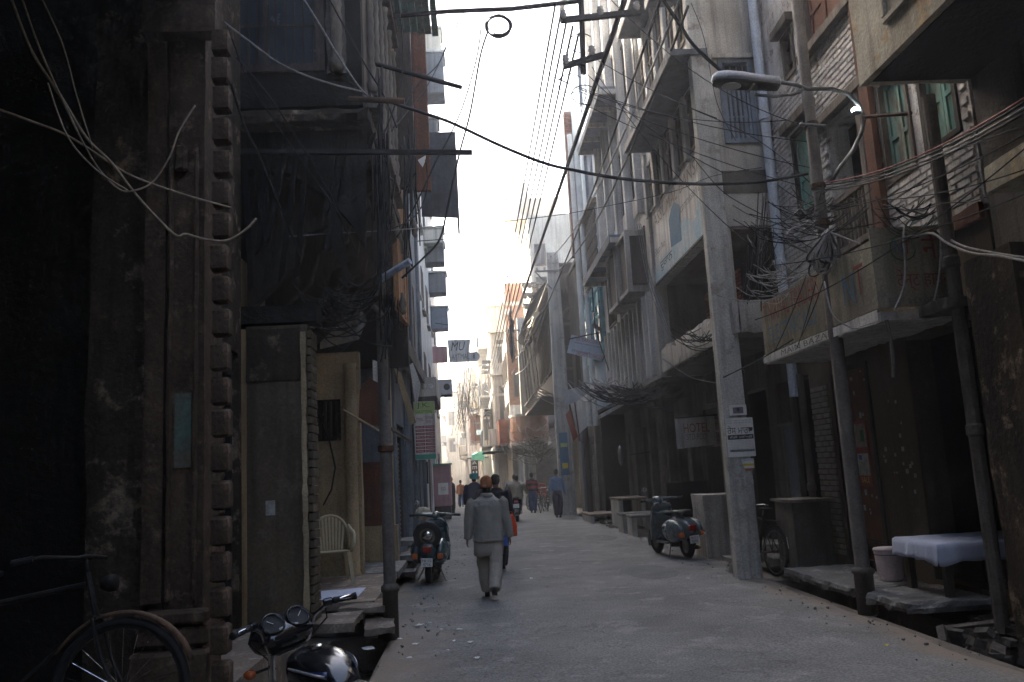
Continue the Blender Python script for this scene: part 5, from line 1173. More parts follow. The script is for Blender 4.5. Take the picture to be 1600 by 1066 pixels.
    def bench(lab, x0, x1, y0, y1, h, m='stepg'):
        B = T('stone_bench', lab, 'bench', ((x0+x1)/2, y0, 0), 'stone benches along the right kerb')
        slab('seat_slab', None, None, x0, x1, y0, y1, h-.07, h, m, (.15, .012), parent=B)
        for x in (x0+.03, x1-.15): MB().box(x, x+.12, y0+.05, y1-.05, 0, h-.071).build('support', M['concrete'], B, wear=(.2, .01))
    bench('near stone bench slab on two uprights left of the grey scooter', 3.75, 4.7, 20.4, 21.2, .52); bench('second stone bench just beyond the nearest bench slab', 3.7, 4.6, 21.4, 22.2, .52)
    bench('taller dark slab bench by the column left of the hanging mirror', 3.9, 4.7, 23, 24.5, .85, 'step'); bench('low dark slab seat before the narrow rolling shutter', 3.5, 4.6, 26, 28, .3, 'step')
    mb = MB()
    for i in range(90):
        s = random.uniform(.04, .16); mb.obox((random.uniform(3.75, 4.6), random.uniform(23, 31), s*.3), (s*1.5, s, s*.7), Matrix.Rotation(random.uniform(0, 3), 3, (random.random(), random.random(), 1)))
    mb.build('kerb_rubble', M['concd'], label='broken brick and rubbish heaped along the far right kerb', cat='rubble', kind='stuff')
    MB().lathe([(.09, 0), (.11, .1), (.09, .2), (.095, 3.2), (.12, 3.3)], (4.55, 20.0, 0), seg=12).build('post', M['woodg'], label='weathered grey post standing before the dark shops behind the grey scooter', cat='post', smooth=True)
    MB().lathe([(.1, 0), (.1, 3.2)], (3.75, 27.5, 0), seg=10).build('post', M['wood'], label='dark crooked wooden post just right of the second concrete pole', cat='post')
    # hanging cloth sign, mirror
    B = T('hanging_banner', 'faded grey cloth banner with red lettering hanging under the parapet', 'banner', (4.35, 16, 1.9)); Fb = FY(16.0)
    a, b = P(1058, 702, Y=16), P(1116, 650, Y=16); mb = MB(); mb.sheet([[Fb.pt(a.x+(b.x-a.x)*i/10, a.z+(b.z-a.z)*j/6+(.05*i/10 if j == 0 else 0), .02*noise.noise(V((i*.6, j*.6, 0)))) for j in range(7)] for i in range(11)]); mb.build('cloth', M['concrete'], B, solid=.004, recalc=False)
    text('HOTEL', Fb, a.x+.15, b.x-.12, b.z-.3, b.z-.12, .03, M['fadered'], B); text('STD PCO', Fb, a.x+.2, b.x-.2, a.z+.16, a.z+.28, .03, M['greyink'], B); mb = MB(); mb.tube([(a.x, 15.97, b.z), (b.x+.3, 15.97, b.z+.02)], .015, 5); mb.build('rod', M['darkiron'], B)
    B = T('oval_mirror', 'upright oval mirror glinting on the shop post above the stone benches', 'mirror', (3.75, 21.5, 1.8)); p = P(970, 712, Y=21.5)
    MB().ball(p, .08, .02, .27, 14).build('mirror_glass', M['chrome'], B, smooth=True); mb = MB(); mb.tube([p+V((.08, 0, 0)), p+V((.8, .1, .05))], .015, 5); mb.build('bracket', M['darkiron'], B)
    # signs over the street on the right
    def sign(name, lab, poly, Y, m, th=.04):
        B = T(name, lab, 'sign', P(*poly[0], Y=Y)); pts = [P(x, y, Y=Y) for x, y in poly]; MB().prism(pts, (0, th, 0)).build('board', M[m], B); return B
    B = sign('letter_sign', 'tilted pale blue sign board with red and black lettering hung on the right row', [(886, 551), (893, 523), (955, 537), (946, 566)], 24, 'bluebd')
    Fs = FY(24); c = P(920, 544, Y=24); rt = -R(14)
    text('D. SAROJERS', Fs, c.x-.35, c.x+.35, c.z+.13, c.z+.26, .004, M['redp'], B, rot=rt); text('MANUFACTURERS OF ALL KIND', Fs, c.x-.42, c.x+.36, c.z+.07, c.z+.12, .004, M['ink'], B, rot=rt)
    text('OUR SELLING AGENT', Fs, c.x-.52, c.x+.02, c.z-.13, c.z-.07, .004, M['ink'], B, rot=rt); text('LAKSHMI TOBACCO', Fs, c.x-.4, c.x+.42, c.z-.28, c.z-.16, .004, M['redp'], B, rot=rt)
    c2 = c+V((0, 0, -.01)); text('WHOLESALE RETAIL', Fs, c2.x-.48, c2.x+.4, c2.z-.05, c2.z+.04, .004, M['skyblue'], B, rot=rt)
    mb = MB(); mb.tube([P(888, 530, Y=23.95), P(960, 515, Y=23.95)], .02, 5); mb.tube([P(940, 566, Y=23.95), P(955, 535, Y=23.95)], .015, 5); mb.build('bracket_rod', M['darkiron'], B)
    sign('tin_board', 'small blank tilted tin board above the tilted letter sign', [(924, 508), (929, 505), (948, 519), (945, 524)], 23.6, 'steel')
    B = sign('banner_board', 'large tilted blank brownish white board over the far right shops', [(889, 623), (926, 608), (934, 652), (903, 680)], 26, 'whiteboard'); mb = MB(); mb.tube([P(897, 622, Y=25.9), P(906, 690, Y=25.9)], .02, 5); mb.build('frame_rod', M['redbrown'], B)
    Fs = FY(25.99)
    mb = MB()
    for i in range(9): mb.fbox(Fs, P(897+i*2.5, 640, Y=26).x, P(898.6+i*2.5, 640, Y=26).x, P(0, 648+(-i), Y=26).z-.35, P(0, 640-i, Y=26).z-.3, 0, .003)
    sign('banner_board', 'small reddish board tucked left under the large blank tilted board', [(884, 648), (890, 640), (903, 682), (896, 690)], 26.4, 'fadered')
    sign('tin_board', 'crumpled pale tarpaulin strip tied across the second concrete pole', [(877, 612), (910, 603), (922, 612), (900, 628), (884, 634)], 25.4, 'palegrey')
    B = sign('shop_canopy', 'slanting pale slab canopy edge over the shops beneath the cable tangle', [(938, 648), (983, 624), (984, 628), (940, 653)], 22.5, 'concw', .8)
    # green awning and vertical letters far away
    B = T('far_awning', 'bright green awning in the glare far down the street', 'awning', (.4, 60, 3)); a, b = P(737, 722, Y=60), P(757, 703, Y=60)
    MB().hexa([(a.x, 60, a.z), (b.x, 60, a.z+.1), (b.x, 61.5, a.z+.1), (a.x, 61.5, a.z), (a.x, 60, b.z-.3), (b.x, 60, b.z), (b.x, 61.5, b.z), (a.x, 61.5, b.z-.2)]).build('tarpaulin', M['ltgreen'], B, wear=(.3, .08))
    B = T('far_letter_sign', 'narrow dark upright sign with white letters far down the street', 'sign', (.1, 58, 1.6)); a, b = P(737, 750, Y=58), P(747, 719, Y=58); MB().box(a.x, b.x, 58, 58.1, a.z, b.z).build('board', M['gloss'], B)
    Ff = FY(58); n = 4
    for i, ch in enumerate('Amul'): h = (b.z-a.z)/4; text(ch, Ff, a.x+.1, b.x-.1, b.z-h*(i+.85), b.z-h*(i+.2), .01, M['paper'], B)
    B = T('far_tarpaulin', 'small sky blue tarpaulin scrap high on a far balcony', 'tarpaulin', (.6, 60, 5)); a, b = P(745, 680, Y=62), P(755, 671, Y=62); MB().box(a.x, b.x, 61.9, 61.96, a.z, b.z).build('sheet', M['skyblue'], B, wear=(.2, .05))
right_extras()

def road_wear():
    # dull patches of resurfacing, faint paint scuffs, an iron cover
    for (x, y, rx, ry, lab) in ((2.7, 13.5, .45, .9, 'long'), (.9, 17.5, .5, .8, 'middle'), (3.0, 20.5, .4, .9, 'small')):
        n = 18; ring = [(x+rx*(1+.25*noise.noise(V((k*.9, x, y))))*math.cos(2*math.pi*k/n), y+ry*(1+.25*noise.noise(V((k*.9, y, x))))*math.sin(2*math.pi*k/n)) for k in range(n)]
        mb = MB(); mb.v = [V((a, b, .055)) for a, b in ring]; mb.f = [tuple(range(n))]
        bpy.context.view_layer.update(); ob = bpy.data.objects['road']
        for v in mb.v:
            hit = ob.ray_cast(V((v.x, v.y, 2)), V((0, 0, -1)))
            v.z = hit[1].z+.005 if hit[0] else .04
        mb.build('asphalt_patch', M['patch'], kind='structure', recalc=False)
    for i in range(16):
        p = P(random.uniform(815, 905), random.choice((856, 862, 869)) if i < 12 else random.uniform(880, 900), Z=.03); l = random.uniform(.05, .25)
        hit = bpy.data.objects['road'].ray_cast(V((p.x, p.y, 2)), V((0, 0, -1))); z = hit[1].z+.006 if hit[0] else .05
        MB().sheet([[(p.x, p.y, z), (p.x, p.y+.05, z)], [(p.x+l, p.y+random.uniform(-.03, .03), z), (p.x+l, p.y+.04, z)]]).build('chalk_scuff', M['oldpaper'], label='faint white scuff mark on the asphalt to the right of the elderly man', cat='road mark', group='faint white scuffs on the road', recalc=False)
road_wear()

def litter():
    mb = None; i = 0
    spots = [(575, 1015), (655, 978), (672, 975), (710, 1003), (735, 1005), (625, 1000), (700, 1018), (1385, 1010), (1120, 908), (720, 812), (690, 870), (830, 905), (650, 1008), (905, 800), (980, 845), (940, 840), (1075, 905), (1130, 915), (640, 1030), (745, 1030), (718, 985), (690, 985)]
    for (x, y) in spots:
        p = P(x, y, Z=.035); s = random.uniform(.012, .035)*(2.6 if (x, y) in ((575, 1015), (655, 978)) else 1); a = random.uniform(0, 3)
        g_ = [[p+V((math.cos(a)*u*s-math.sin(a)*v*s*.7, math.sin(a)*u*s+math.cos(a)*v*s*.7, .012*random.random()+.01)) for v in (-1, -.3, .4, 1)] for u in (-1, 0, .6, 1)]
        if (x, y) == (1385, 1010): lab, m, n = 'dry yellow leaf lying on the asphalt near the street lamp foot', 'yellow', 'leaf'
        elif (x, y) == (575, 1015): lab, m, n = 'large white crumpled packet in the dark gap by the motorcycle', 'paper', 'litter'
        elif x > 850: lab, m, n = 'small pale scrap of litter along the right road edge', 'oldpaper', 'litter'
        else: lab, m, n = 'small white scrap of paper on the dusty left road edge', 'paper', 'litter'
        MB().sheet(g_).build(n, M[m], label=lab, cat='litter' if n == 'litter' else 'leaf', group='scraps of litter on the ground' if n == 'litter' else None, solid=.002, recalc=False)
    mb = MB()                                                # gravel and crumbs of earth at both edges
    for i in range(700):
        if random.random() < .55: x, y = random.gauss(-.6, .35), random.uniform(4.5, 26)
        else: x, y = random.gauss(3.85, .22), random.uniform(6, 28)
        if -1.6 < x < -1.0 and y < 9.5: continue
        if 4.15 < x < 4.65: continue
        s = abs(random.gauss(0, .0065))+.003; z = .03 if -.9 < x < 4.1 else .004
        r = Matrix.Rotation(random.uniform(0, 3), 3, (random.random(), random.random(), 1)); mb.obox((x, y, z), (s*1.6, s*1.2, s), r)
    mb.build('gravel', M['stepg'], label='loose gravel and crumbs along both road edges', cat='gravel', kind='stuff')
litter()
# ---------------------------------------------------------------- people
def wrinkle(o, amp, sc=9, seed=0):
    for v in o.data.vertices:
        q = v.co; n = noise.noise(V((q.x*sc, q.y*sc, q.z*sc*.55+seed)))+.5*noise.noise(V((q.x*sc*2.3, q.y*sc*2.3, q.z*sc*1.5+seed+9)))
        v.co += v.normal*n*amp
def ell(c, rx, ry, n=14, tilt=0, yaw=0):
    return [V(c)+V((rx*math.cos(2*math.pi*k/n)*math.cos(yaw)-ry*math.sin(2*math.pi*k/n)*math.sin(yaw), rx*math.cos(2*math.pi*k/n)*math.sin(yaw)+ry*math.sin(2*math.pi*k/n)*math.cos(yaw), tilt*math.sin(2*math.pi*k/n)*ry)) for k in range(n)]
def person(label, loc, rz, H, top, legs, head=None, headkind='hair', vox=.02, gait=(.3, .05, -.3, .45), arms=((.15, .25, .14), (-.1, .3, .14)), coatlen=.8, kurta=None, lean=.03, group=None, seated=False, beltz=.98, bulk=1, stripes=None, name='person'):
    s = H/1.7; B = T(name, label, 'person', (0, 0, 0), group)
    hipz = .89
    def leg(side, hip, knee):
        h = V((side*.088, 0, hipz)); k = h+V((side*.005, math.sin(hip)*.43, -math.cos(hip)*.43)); a = k+V((-side*.035, math.sin(hip-knee)*.41, -math.cos(hip-knee)*.41)); return h, k, a, hip-knee
    L = [leg(-1, gait[0], gait[1]), leg(1, gait[2], gait[3])]
    if not seated:
        lo = min(l[2].z for l in L)-.075
        dz = -lo
    else: dz = 0
    def foot(a, pitch):
        pitch = min(.5, max(-.15, pitch))
        pitch = 0 if abs(pitch) < .12 else pitch
        f = V((0, math.cos(-pitch), math.sin(-pitch)*-1)) if False else V((0, math.cos(pitch), math.sin(pitch)))
        return f
    def up(p): return V((p.x, p.y+lean*max(0, p.z-hipz)*2.2, p.z+dz))*s
    A = []
    for side, (sw, el, ab) in zip((-1, 1), arms):
        sh = V((side*.185*bulk, 0, 1.385)); d1 = V((side*math.sin(ab), math.sin(sw)*math.cos(ab), -math.cos(sw)*math.cos(ab))); e = sh+d1*.28
        d2 = V((side*math.sin(ab)*.6, math.sin(sw+el), -math.cos(sw+el))).normalized(); w_ = e+d2*.25; A.append((sh, e, w_, d2))
    # ---- the body, one continuous surface
    mb = MB()
    mb.loft([[up(p) for p in ell((0, 0, z), rx, ry)] for z, rx, ry in ((.84, .15, .1), (.93, .16, .11), (1.05, .135, .095), (1.2, .155, .108), (1.33, .175, .105), (1.4, .14, .085), (1.45, .06, .06), (1.53, .052, .058))])
    mb.loft([[up(p) for p in ell((0, y, z), rx, ry)] for z, y, rx, ry in ((1.47, .03, .035, .04), (1.5, .035, .052, .066), (1.545, .02, .066, .085), (1.6, .01, .074, .096), (1.65, .005, .073, .094), (1.69, 0, .055, .07), (1.705, 0, .02, .03))])
    mb.loft([[up(V(p)) for p in ((-.008, .09, 1.62), (.008, .09, 1.62), (.016, .095, 1.56), (-.016, .095, 1.56))], [up(V(p)) for p in ((-.004, .105, 1.615), (.004, .105, 1.615), (.01, .128, 1.565), (-.01, .128, 1.565))]])   # nose
    for sd in (-1, 1): mb.ball(up(V((sd*.077, 0, 1.59))), .012*s, .02*s, .032*s, 8)
    for (sh, e, w_, d2) in A: mb.tube([up(sh), up(sh.lerp(e, .5)), up(e), up(e.lerp(w_, .35)), up(w_)], [.05*s, .043*s, .036*s, .035*s, .024*s], 10)
    for h, k, a, pt in L: mb.tube([up(h), up(h.lerp(k, .5)), up(k), up(k.lerp(a, .35)), up(a)], [.085*s, .07*s, .05*s, .052*s, .034*s], 10)
    for i, (sh, e, w_, d2) in enumerate(A):                     # palm, four fingers, thumb
        sd = (-1, 1)[i]; pw = up(w_); fwd = V((0, 1, 0)); side = d2.cross(fwd).normalized(); fwd = side.cross(d2).normalized()
        c = pw+d2*.045*s
        mb.obox(c, (.03*s, .07*s, .09*s), Matrix((V((side.x, fwd.x, -d2.x)), V((side.y, fwd.y, -d2.y)), V((side.z, fwd.z, -d2.z)))))
        for f in range(4):
            b = pw+d2*.085*s+fwd*(-.027+.018*f)*s; ln = (.06, .075, .08, .07)[f]*s; inn = V((-sd, 0, 0))
            mb.tube([b, b+d2*ln*.5+inn*ln*.08, b+d2*ln*.85+inn*ln*.35], [.0095*s, .009*s, .007*s], 6)
        b = pw+d2*.03*s+fwd*.032*s; mb.tube([b, b+fwd*.025*s+d2*.025*s, b+fwd*.03*s+d2*.055*s], [.011*s, .01*s, .008*s], 6)
    mb.build('body', M['skin'], B, remesh=min(vox, .011 if vox < .015 else vox)*s)
    for sd in (-1, 1): MB().ball(up(V((sd*.03, .088, 1.605))), .012*s, .009*s, .009*s, 8).build('eye', M['ink'], B, smooth=True)
    # ---- trousers
    mb = MB(); mb.loft([[up(p) for p in ell((0, 0, z), rx*bulk, ry*bulk)] for z, rx, ry in ((.8, .165, .12), (.9, .178, .13), (beltz, .165, .12))])
    for h, k, a, pt in L: mb.tube([up(h+V((0, 0, -.02))), up(h.lerp(k, .5)), up(k), up(k.lerp(a, .5)), up(a+(k-a)*.02)], [.105*s, .107*s, .1*s, .096*s, .084*s], 12)
    o = mb.build('trousers', M[legs], B, remesh=vox*s); wrinkle(o, .013*s, 11)
    # ---- shoes
    for h, k, a, pt in L:
        f = foot(a, pt*.8 if pt < 0 else pt*.3); c = up(a); fw = f*s
        mb = MB(); mb.loft([[c+fw*y+V((x*w_*s, 0, z*s)) for x, z in ((-.038, -.03), (.038, -.03), (.042, hh*.4-.03), (.02, hh-.03), (-.02, hh-.03), (-.042, hh*.4-.03))] for y, w_, hh in ((-.075, .75, .07), (-.04, .95, .1), (.03, .95, .085), (.1, 1.05, .055), (.15, .95, .045), (.18, .55, .03))])
        for v in mb.v: v.z -= .04*s
        mb.build('shoe', M['shoe'], B, bevel=.004)
    # ---- kurta tail under the coat
    if kurta:
        mb = MB(); rings = []
        for z, rx, ry in ((1.0, .155, .115), (.85, .172, .132), (.7, .18, .145), (.6, .178, .15)):
            rings.append([up(V((rx*bulk*(1+.05*math.sin(k*2.3))*math.cos(2*math.pi*k/28), ry*(1+.06*math.sin(k*3.1))*math.sin(2*math.pi*k/28), z+.012*math.sin(k)))) for k in range(28)])
        o = mb.loft(rings, cap=False).build('shirt_tail', M[kurta], B, smooth=True, solid=.006)
    # ---- upper garment
    mb = MB(); b = bulk
    prof = [(coatlen, .19, .145), (coatlen+.08, .188, .143), (.95, .185, .135), (1.05, .175, .128), (1.2, .185, .135), (1.32, .2, .13), (1.39, .175, .11), (1.435, .105, .085), (1.47, .075, .078)]
    prof = [p for p in prof if p[0] >= coatlen]
    mb.loft([[up(p) for p in ell((0, 0, z), rx*b, ry*b, 22)] for z, rx, ry in prof])
    for sh, e, w_, d2 in A: mb.tube([up(sh+V((-sh.x*.18, 0, .0))), up(sh.lerp(e, .15)), up(sh.lerp(e, .55)), up(e), up(e.lerp(w_, .5)), up(w_), up(w_+d2*.02)], [.07*s*b, .075*s*b, .068*s*b, .062*s*b, .056*s*b, .05*s*b, .047*s*b], 12)
    o = mb.build('jacket', M[top], B, remesh=vox*s); wrinkle(o, .016*s, 8.5, 4)
    if stripes:
        o.data.materials.append(M[stripes])
        for p in o.data.polygons:
            z = p.center.z/s
            if int(z*9.5) % 2: p.material_index = 1
    if vox < .015:                                              # hem band, collar, cuffs
        mb = MB(); mb.loft([[up(p) for p in ell((0, 0, z), rx*b, ry*b, 28)] for z, rx, ry in ((coatlen-.004, .184, .14), (coatlen+.03, .194, .149), (coatlen+.045, .186, .142))], cap=False)
        mb.build('hem', M[top], B, smooth=True, solid=.004)
        mb = MB(); mb.loft([[up(p) for p in ell((0, -.008, z), rx, ry, 24)] for z, rx, ry in ((1.425, .098, .088), (1.47, .084, .084), (1.5, .08, .082), (1.48, .09, .092), (1.435, .11, .1))], cap=False); mb.build('collar', M[top], B, smooth=True, solid=.004)
    # ---- head
    if headkind == 'hair':
        mb = MB(); mb.loft([[up(p) for p in ell((0, y, z), rx, ry, 16)] for z, y, rx, ry in ((1.53, -.045, .058, .045), (1.58, -.03, .078, .07), (1.63, -.012, .082, .094), (1.68, -.005, .077, .092), (1.715, -.005, .05, .065), (1.73, -.005, .015, .02))]); o = mb.build(head or 'hair', M['hair'], B, remesh=.012*s)
    else:
        MB().loft([[up(p) for p in ell((0, -.02, z), .06, .06)] for z in (1.5, 1.56)]+[[up(p) for p in ell((0, -.02, z), .07, .075)] for z in (1.6,)]).build('hair', M['hair'], B)
        if headkind == 'knit': pr = ((1.575, .088, .107), (1.585, .094, .112), (1.62, .093, .111), (1.63, .089, .106), (1.67, .09, .103), (1.72, .075, .086), (1.745, .04, .05), (1.75, .01, .01)); y = -.008
        elif headkind == 'turban': pr = ((1.575, .088, .105), (1.6, .11, .125), (1.66, .12, .135), (1.71, .1, .115), (1.735, .05, .06)); y = -.005
        else: pr = ((1.58, .09, .11), (1.64, .096, .112), (1.7, .078, .09), (1.73, .03, .04)); y = 0
        mb = MB(); mb.loft([[up(p) for p in ell((0, y+(1.66-z)*-.25, z), rx, ry, 26)] for z, rx, ry in pr]); o = mb.build('knit_cap' if headkind == 'knit' else headkind, M[head], B, smooth=True)
        if headkind == 'turban':
            mb = MB()
            for k in range(4): mb.tube([up(V((.108*math.cos(t), .122*math.sin(t)-.005, 1.6+.03*k+.03*math.sin(t+k)))) for t in [2*math.pi*i/18 for i in range(18)]], .016*s, 5, closed=True)
            mb.build('turban_fold', M[head], B, smooth=True)
    B['_z'] = dz
    del B['_z']
    B.scale = (1, 1, 1); place(B, loc, rz)
    return B, A, up
pm = P(768, 938, Z=0)
person('elderly man walking away in a grey khaki jacket, pale trousers and rust brown knit cap', (pm.x, pm.y, .03), R(-2), 1.6, 'jacket', 'trouser', 'knit', 'knit', vox=.012, gait=(.3, .15, -.22, .45), arms=((.02, .16, .2), (-.05, .22, .2)), coatlen=.8, kurta='trouser', bulk=1.2, lean=.05)
person('man in black carrying an orange red bag just ahead of the elderly man', (.38, 15, .035), 0, 1.64, 'blackcloth', 'blackcloth', vox=.02, gait=(.3, .1, -.25, .3), arms=((.2, .3, .15), (-.05, .15, .16)), bulk=1.1)
person('walker with an orange cap mostly hidden behind the elderly man', (.27, 18.4, .035), 0, 1.62, 'blackcloth', 'jean', 'orange', 'cap', vox=.03)
person('man in a navy coat and turquoise turban walking ahead of the elderly man', (.0, 23.5, .035), 0, 1.68, 'navycloth', 'jean', 'turq', 'turban', vox=.028, bulk=1.15, gait=(.25, .05, -.3, .35))
person('small figure in brown walking in the far street left of the turquoise turban', (-.72, 45, .02), R(8), 1.45, 'knit', 'jean', vox=.04, gait=(.4, .1, -.35, .3))
person('dark figure standing beside the pink kiosk', (-1.02, 39, .02), R(60), 1.6, 'blackcloth', 'blackcloth', vox=.04, gait=(0, 0, 0, 0))
person('man in a blue grey shirt and dark trousers standing by the second concrete pole', (2.97, 30.28, .02), R(4), 1.68, 'bluecloth', 'navycloth', vox=.025, gait=(.04, 0, -.03, 0), arms=((-.05, .25, .22), (-.05, .2, .24)), coatlen=.95)
person('man in a red and black striped sweater and jeans walking by the rickshaw', (2.36, 34.5, .03), 0, 1.6, 'redcloth', 'jean', vox=.028, gait=(.2, .05, -.2, .2), stripes='blackcloth', coatlen=.92)
person('far walker in a pale shirt near the bend of the bright street', (.3, 52, .02), 0, 1.6, 'tancloth', 'blackcloth', vox=.045)
# bags held by the man in black
def bag(label, c, w_, h, m):
    mb = MB(); rings = []
    for z, k in ((0, .9), (.03, 1), (.5, .95), (.85, .6), (1, .3)): rings.append([V((c[0]+w_*k*(1+.12*math.sin(q*2.1))*math.cos(2*math.pi*q/16), c[1]+w_*.55*k*math.sin(2*math.pi*q/16), c[2]+h*z)) for q in range(16)])
    B = T('bag', label, 'bag', (c[0], c[1], c[2]))
    mb.loft(rings); o = mb.build('sack', M[m], B, smooth=True); wrinkle(o, .012, 14)
    mb = MB(); mb.tube([(c[0]-.03, c[1], c[2]+h*.97), (c[0]-.02, c[1], c[2]+h*1.12), (c[0]+.02, c[1], c[2]+h*1.12), (c[0]+.03, c[1], c[2]+h*.97)], .008, 5); mb.build('handle', M[m], B)
bg_ = P(800, 838, Y=14.95); bag('orange red plastic bag hanging from the hand of the man in black', (bg_.x, 14.95, bg_.z), .1, .38, 'bagred')
bg_ = P(788, 853, Y=14.6); bag('small bright blue bag just below the orange red bag', (bg_.x, 14.6, bg_.z), .07, .3, 'blueb')

# ---------------------------------------------------------------- two-wheelers
def wheel(parent, c, r, w_=.05, spokes=0, m='rubber', rimm='steel', name='wheel', axis=V((1, 0, 0))):
    mb = MB(); mb.lathe([(r-w_*1.1, -w_*.45), (r-w_*.4, -w_*.6), (r, -w_*.25), (r, w_*.25), (r-w_*.4, w_*.6), (r-w_*1.1, w_*.45), (r-w_*1.1, -w_*.45)], c, axis, 30, cap=False); t = mb.build(name, M[m], parent, smooth=True)
    mb = MB(); ri = r-w_*1.1
    mb.lathe([(ri, -w_*.3), (ri-.012, -w_*.2), (ri-.012, w_*.2), (ri, w_*.3)], c, axis, 30, cap=False)
    if not spokes: mb.lathe([(ri, -w_*.2), (ri*.75, -w_*.1), (ri*.45, -w_*.3), (.0001, -w_*.35)], c, axis, 24, cap=False); mb.lathe([(ri, w_*.2), (ri*.75, w_*.1), (ri*.45, w_*.3), (.0001, w_*.35)], c, axis, 24, cap=False)
    mb.build('rim', M[rimm], t, smooth=not spokes, recalc=True, solid=.003)
    if spokes:
        mb = MB(); mb.cyl(V(c)-axis*.04, V(c)+axis*.04, .022, seg=10); mb.build('hub', M['chrome'], t)
        mb = MB(); e1 = axis.orthogonal().normalized(); e2 = axis.cross(e1)
        for i in range(spokes):
            t1 = 2*math.pi*i/spokes; t2 = t1+.35*(1 if i % 2 else -1); mb.cyl(V(c)+axis*.03*(1 if i % 4 < 2 else -1)+(e1*math.cos(t2)+e2*math.sin(t2))*.02, V(c)+(e1*math.cos(t1)+e2*math.sin(t1))*ri, .0018, seg=4)
        mb.build('spokes', M['chrome'], t, kind='stuff')
    return t
def arc_sheet(mb, c, r, w_, t0, t1, n=18, depth=.02):
    rings = []
    for i in range(n+1):
        t = t0+(t1-t0)*i/n; rr = [(-w_, -depth*1.5), (-w_*.8, -depth*.3), (-w_*.4, 0), (w_*.4, 0), (w_*.8, -depth*.3), (w_, -depth*1.5)]
        rings.append([V(c)+V((x, math.cos(t)*(r+d), math.sin(t)*(r+d))) for x, d in rr])
    mb.sheet(rings); return mb
def scooter(label, paint, spare, loc, rz, lean=0):
    B = T('scooter', label, 'scooter', (0, 0, 0)); m = M[paint]
    wheel(B, (0, .62, .23), .225, .085, rimm='rim'); wheel(B, (0, -.6, .23), .225, .085, rimm='rim')
    # front mudguard
    mb = MB(); arc_sheet(mb, (0, .62, .23), .285, .085, -.35, math.pi*.92, 20, .05); mb.build('front_mudguard', m, B, smooth=True, solid=.006)
    # legshield
    rows = []
    for i in range(9):
        z = .27+.68*i/8; hw = .235*(1-.25*max(0, (i-5)/3)**2); yb = .4-.12*(z-.27)+.0
        rows.append([(hw*k/6, yb+.06*(abs(k)/6)**2*-1-.02*(i > 6), z) for k in range(-6, 7)])
    mb = MB(); mb.sheet(rows); mb.build('leg_shield', m, B, smooth=True, solid=.014)
    mb = MB(); mb.tube([(-.235*1, .345, .3), (-.24, .3, .6), (-.19, .25, .9), (-.1, .255, .965), (0, .27, .97), (.1, .255, .965), (.19, .25, .9), (.24, .3, .6), (.235, .345, .3)], .012, 6); mb.build('edge_trim', M['silver'], B, smooth=True)
    MB().box(-.18, .18, -.12, .4, .24, .28).build('floorboard', m, B, bevel=.02); mb = MB()
    for x in (-.1, -.03, .03, .1): mb.box(x-.012, x+.012, -.1, .36, .281, .29)
    mb.build('floor_strip', M['rubber'], B)
    MB().obox((0, .275, .7), (.3, .1, .22), Matrix.Rotation(.12, 3, 'X')).build('glove_box', m, B, bevel=.02)
    # tail body and side cowls
    mb = MB(); R_ = [(-.1, .14, .33, .6), (-.2, .17, .3, .7), (-.45, .19, .3, .76), (-.7, .17, .33, .73), (-.86, .11, .42, .64), (-.9, .05, .48, .58)]
    rings = []
    for y, w_, z0, z1 in R_:
        zc, hz = (z0+z1)/2, (z1-z0)/2; rings.append([(w_*abs(math.cos(t))**.7*(1 if math.cos(t) > 0 else -1), y, zc+hz*abs(math.sin(t))**.7*(1 if math.sin(t) > 0 else -1)) for t in [2*math.pi*(k+.5)/16 for k in range(16)]])
    mb.loft(rings); mb.build('tail_body', m, B, smooth=True)
    for sd in (-1, 1):
        mb = MB(); mb.ball((sd*.19, -.5, .5), .115, .37, .2, 20); mb.build('side_cowl', m, B, smooth=True)
        mb = MB(); mb.ball((sd*.265, -.38, .56), .045, .13, .07, 12); mb.build('cowl_trim', M['silver'], B, smooth=True)
        MB().ball((sd*.285, -.37, .565), .035, .06, .03, 10).build('vent', M['rubber'], B, smooth=True)
        MB().box(sd*.2-.045, sd*.2+.045, -.875, -.8, .4, .49).build('indicator', M['amber'], B, bevel=.012)
        MB().tube([(sd*.1, -.2, .28), (sd*.22, -.28, .02), (sd*.24, -.31, .005)], .011, 6).build('stand_leg', M['steel'], B)
    # headset
    mb = MB(); mb.cyl((0, .6, .3), (0, .36, .98), .03, seg=10); mb.build('steering_column', M['steel'], B)
    mb = MB(); mb.ball((0, .36, 1.0), .095, .12, .085, 16); mb.tube([(-.33, .2, 1.03), (-.2, .25, 1.035), (-.07, .33, 1.02), (.07, .33, 1.02), (.2, .25, 1.035), (.33, .2, 1.03)], [.02, .028, .045, .045, .028, .02], 10); mb.build('headset', m, B, smooth=True)
    MB().lathe([(.0001, .04), (.05, .035), (.075, .01), (.08, 0)], (0, .455, 1.0), (0, 1, -.1), 20).build('headlamp', M['lens'], B, smooth=True)
    MB().ball((0, .3, 1.065), .045, .03, .02, 12).build('speedometer', M['chrome'], B, smooth=True)
    for sd in (-1, 1):
        MB().cyl((sd*.31, .21, 1.03), (sd*.43, .16, 1.03), .019, seg=10).build('grip', M['rubber'], B, smooth=False)
        MB().tube([(sd*.3, .24, 1.02), (sd*.36, .25, 1.01), (sd*.44, .22, 1.005)], .006, 5).build('brake_lever', M['chrome'], B)
    mb = MB(); mb.cyl((-.26, .23, 1.05), (-.31, .21, 1.2), .006, seg=6); mb.build('mirror_stalk', M['chrome'], B); MB().ball((-.315, .205, 1.24), .05, .012, .04, 12).build('mirror', M['chrome'], B, smooth=True)
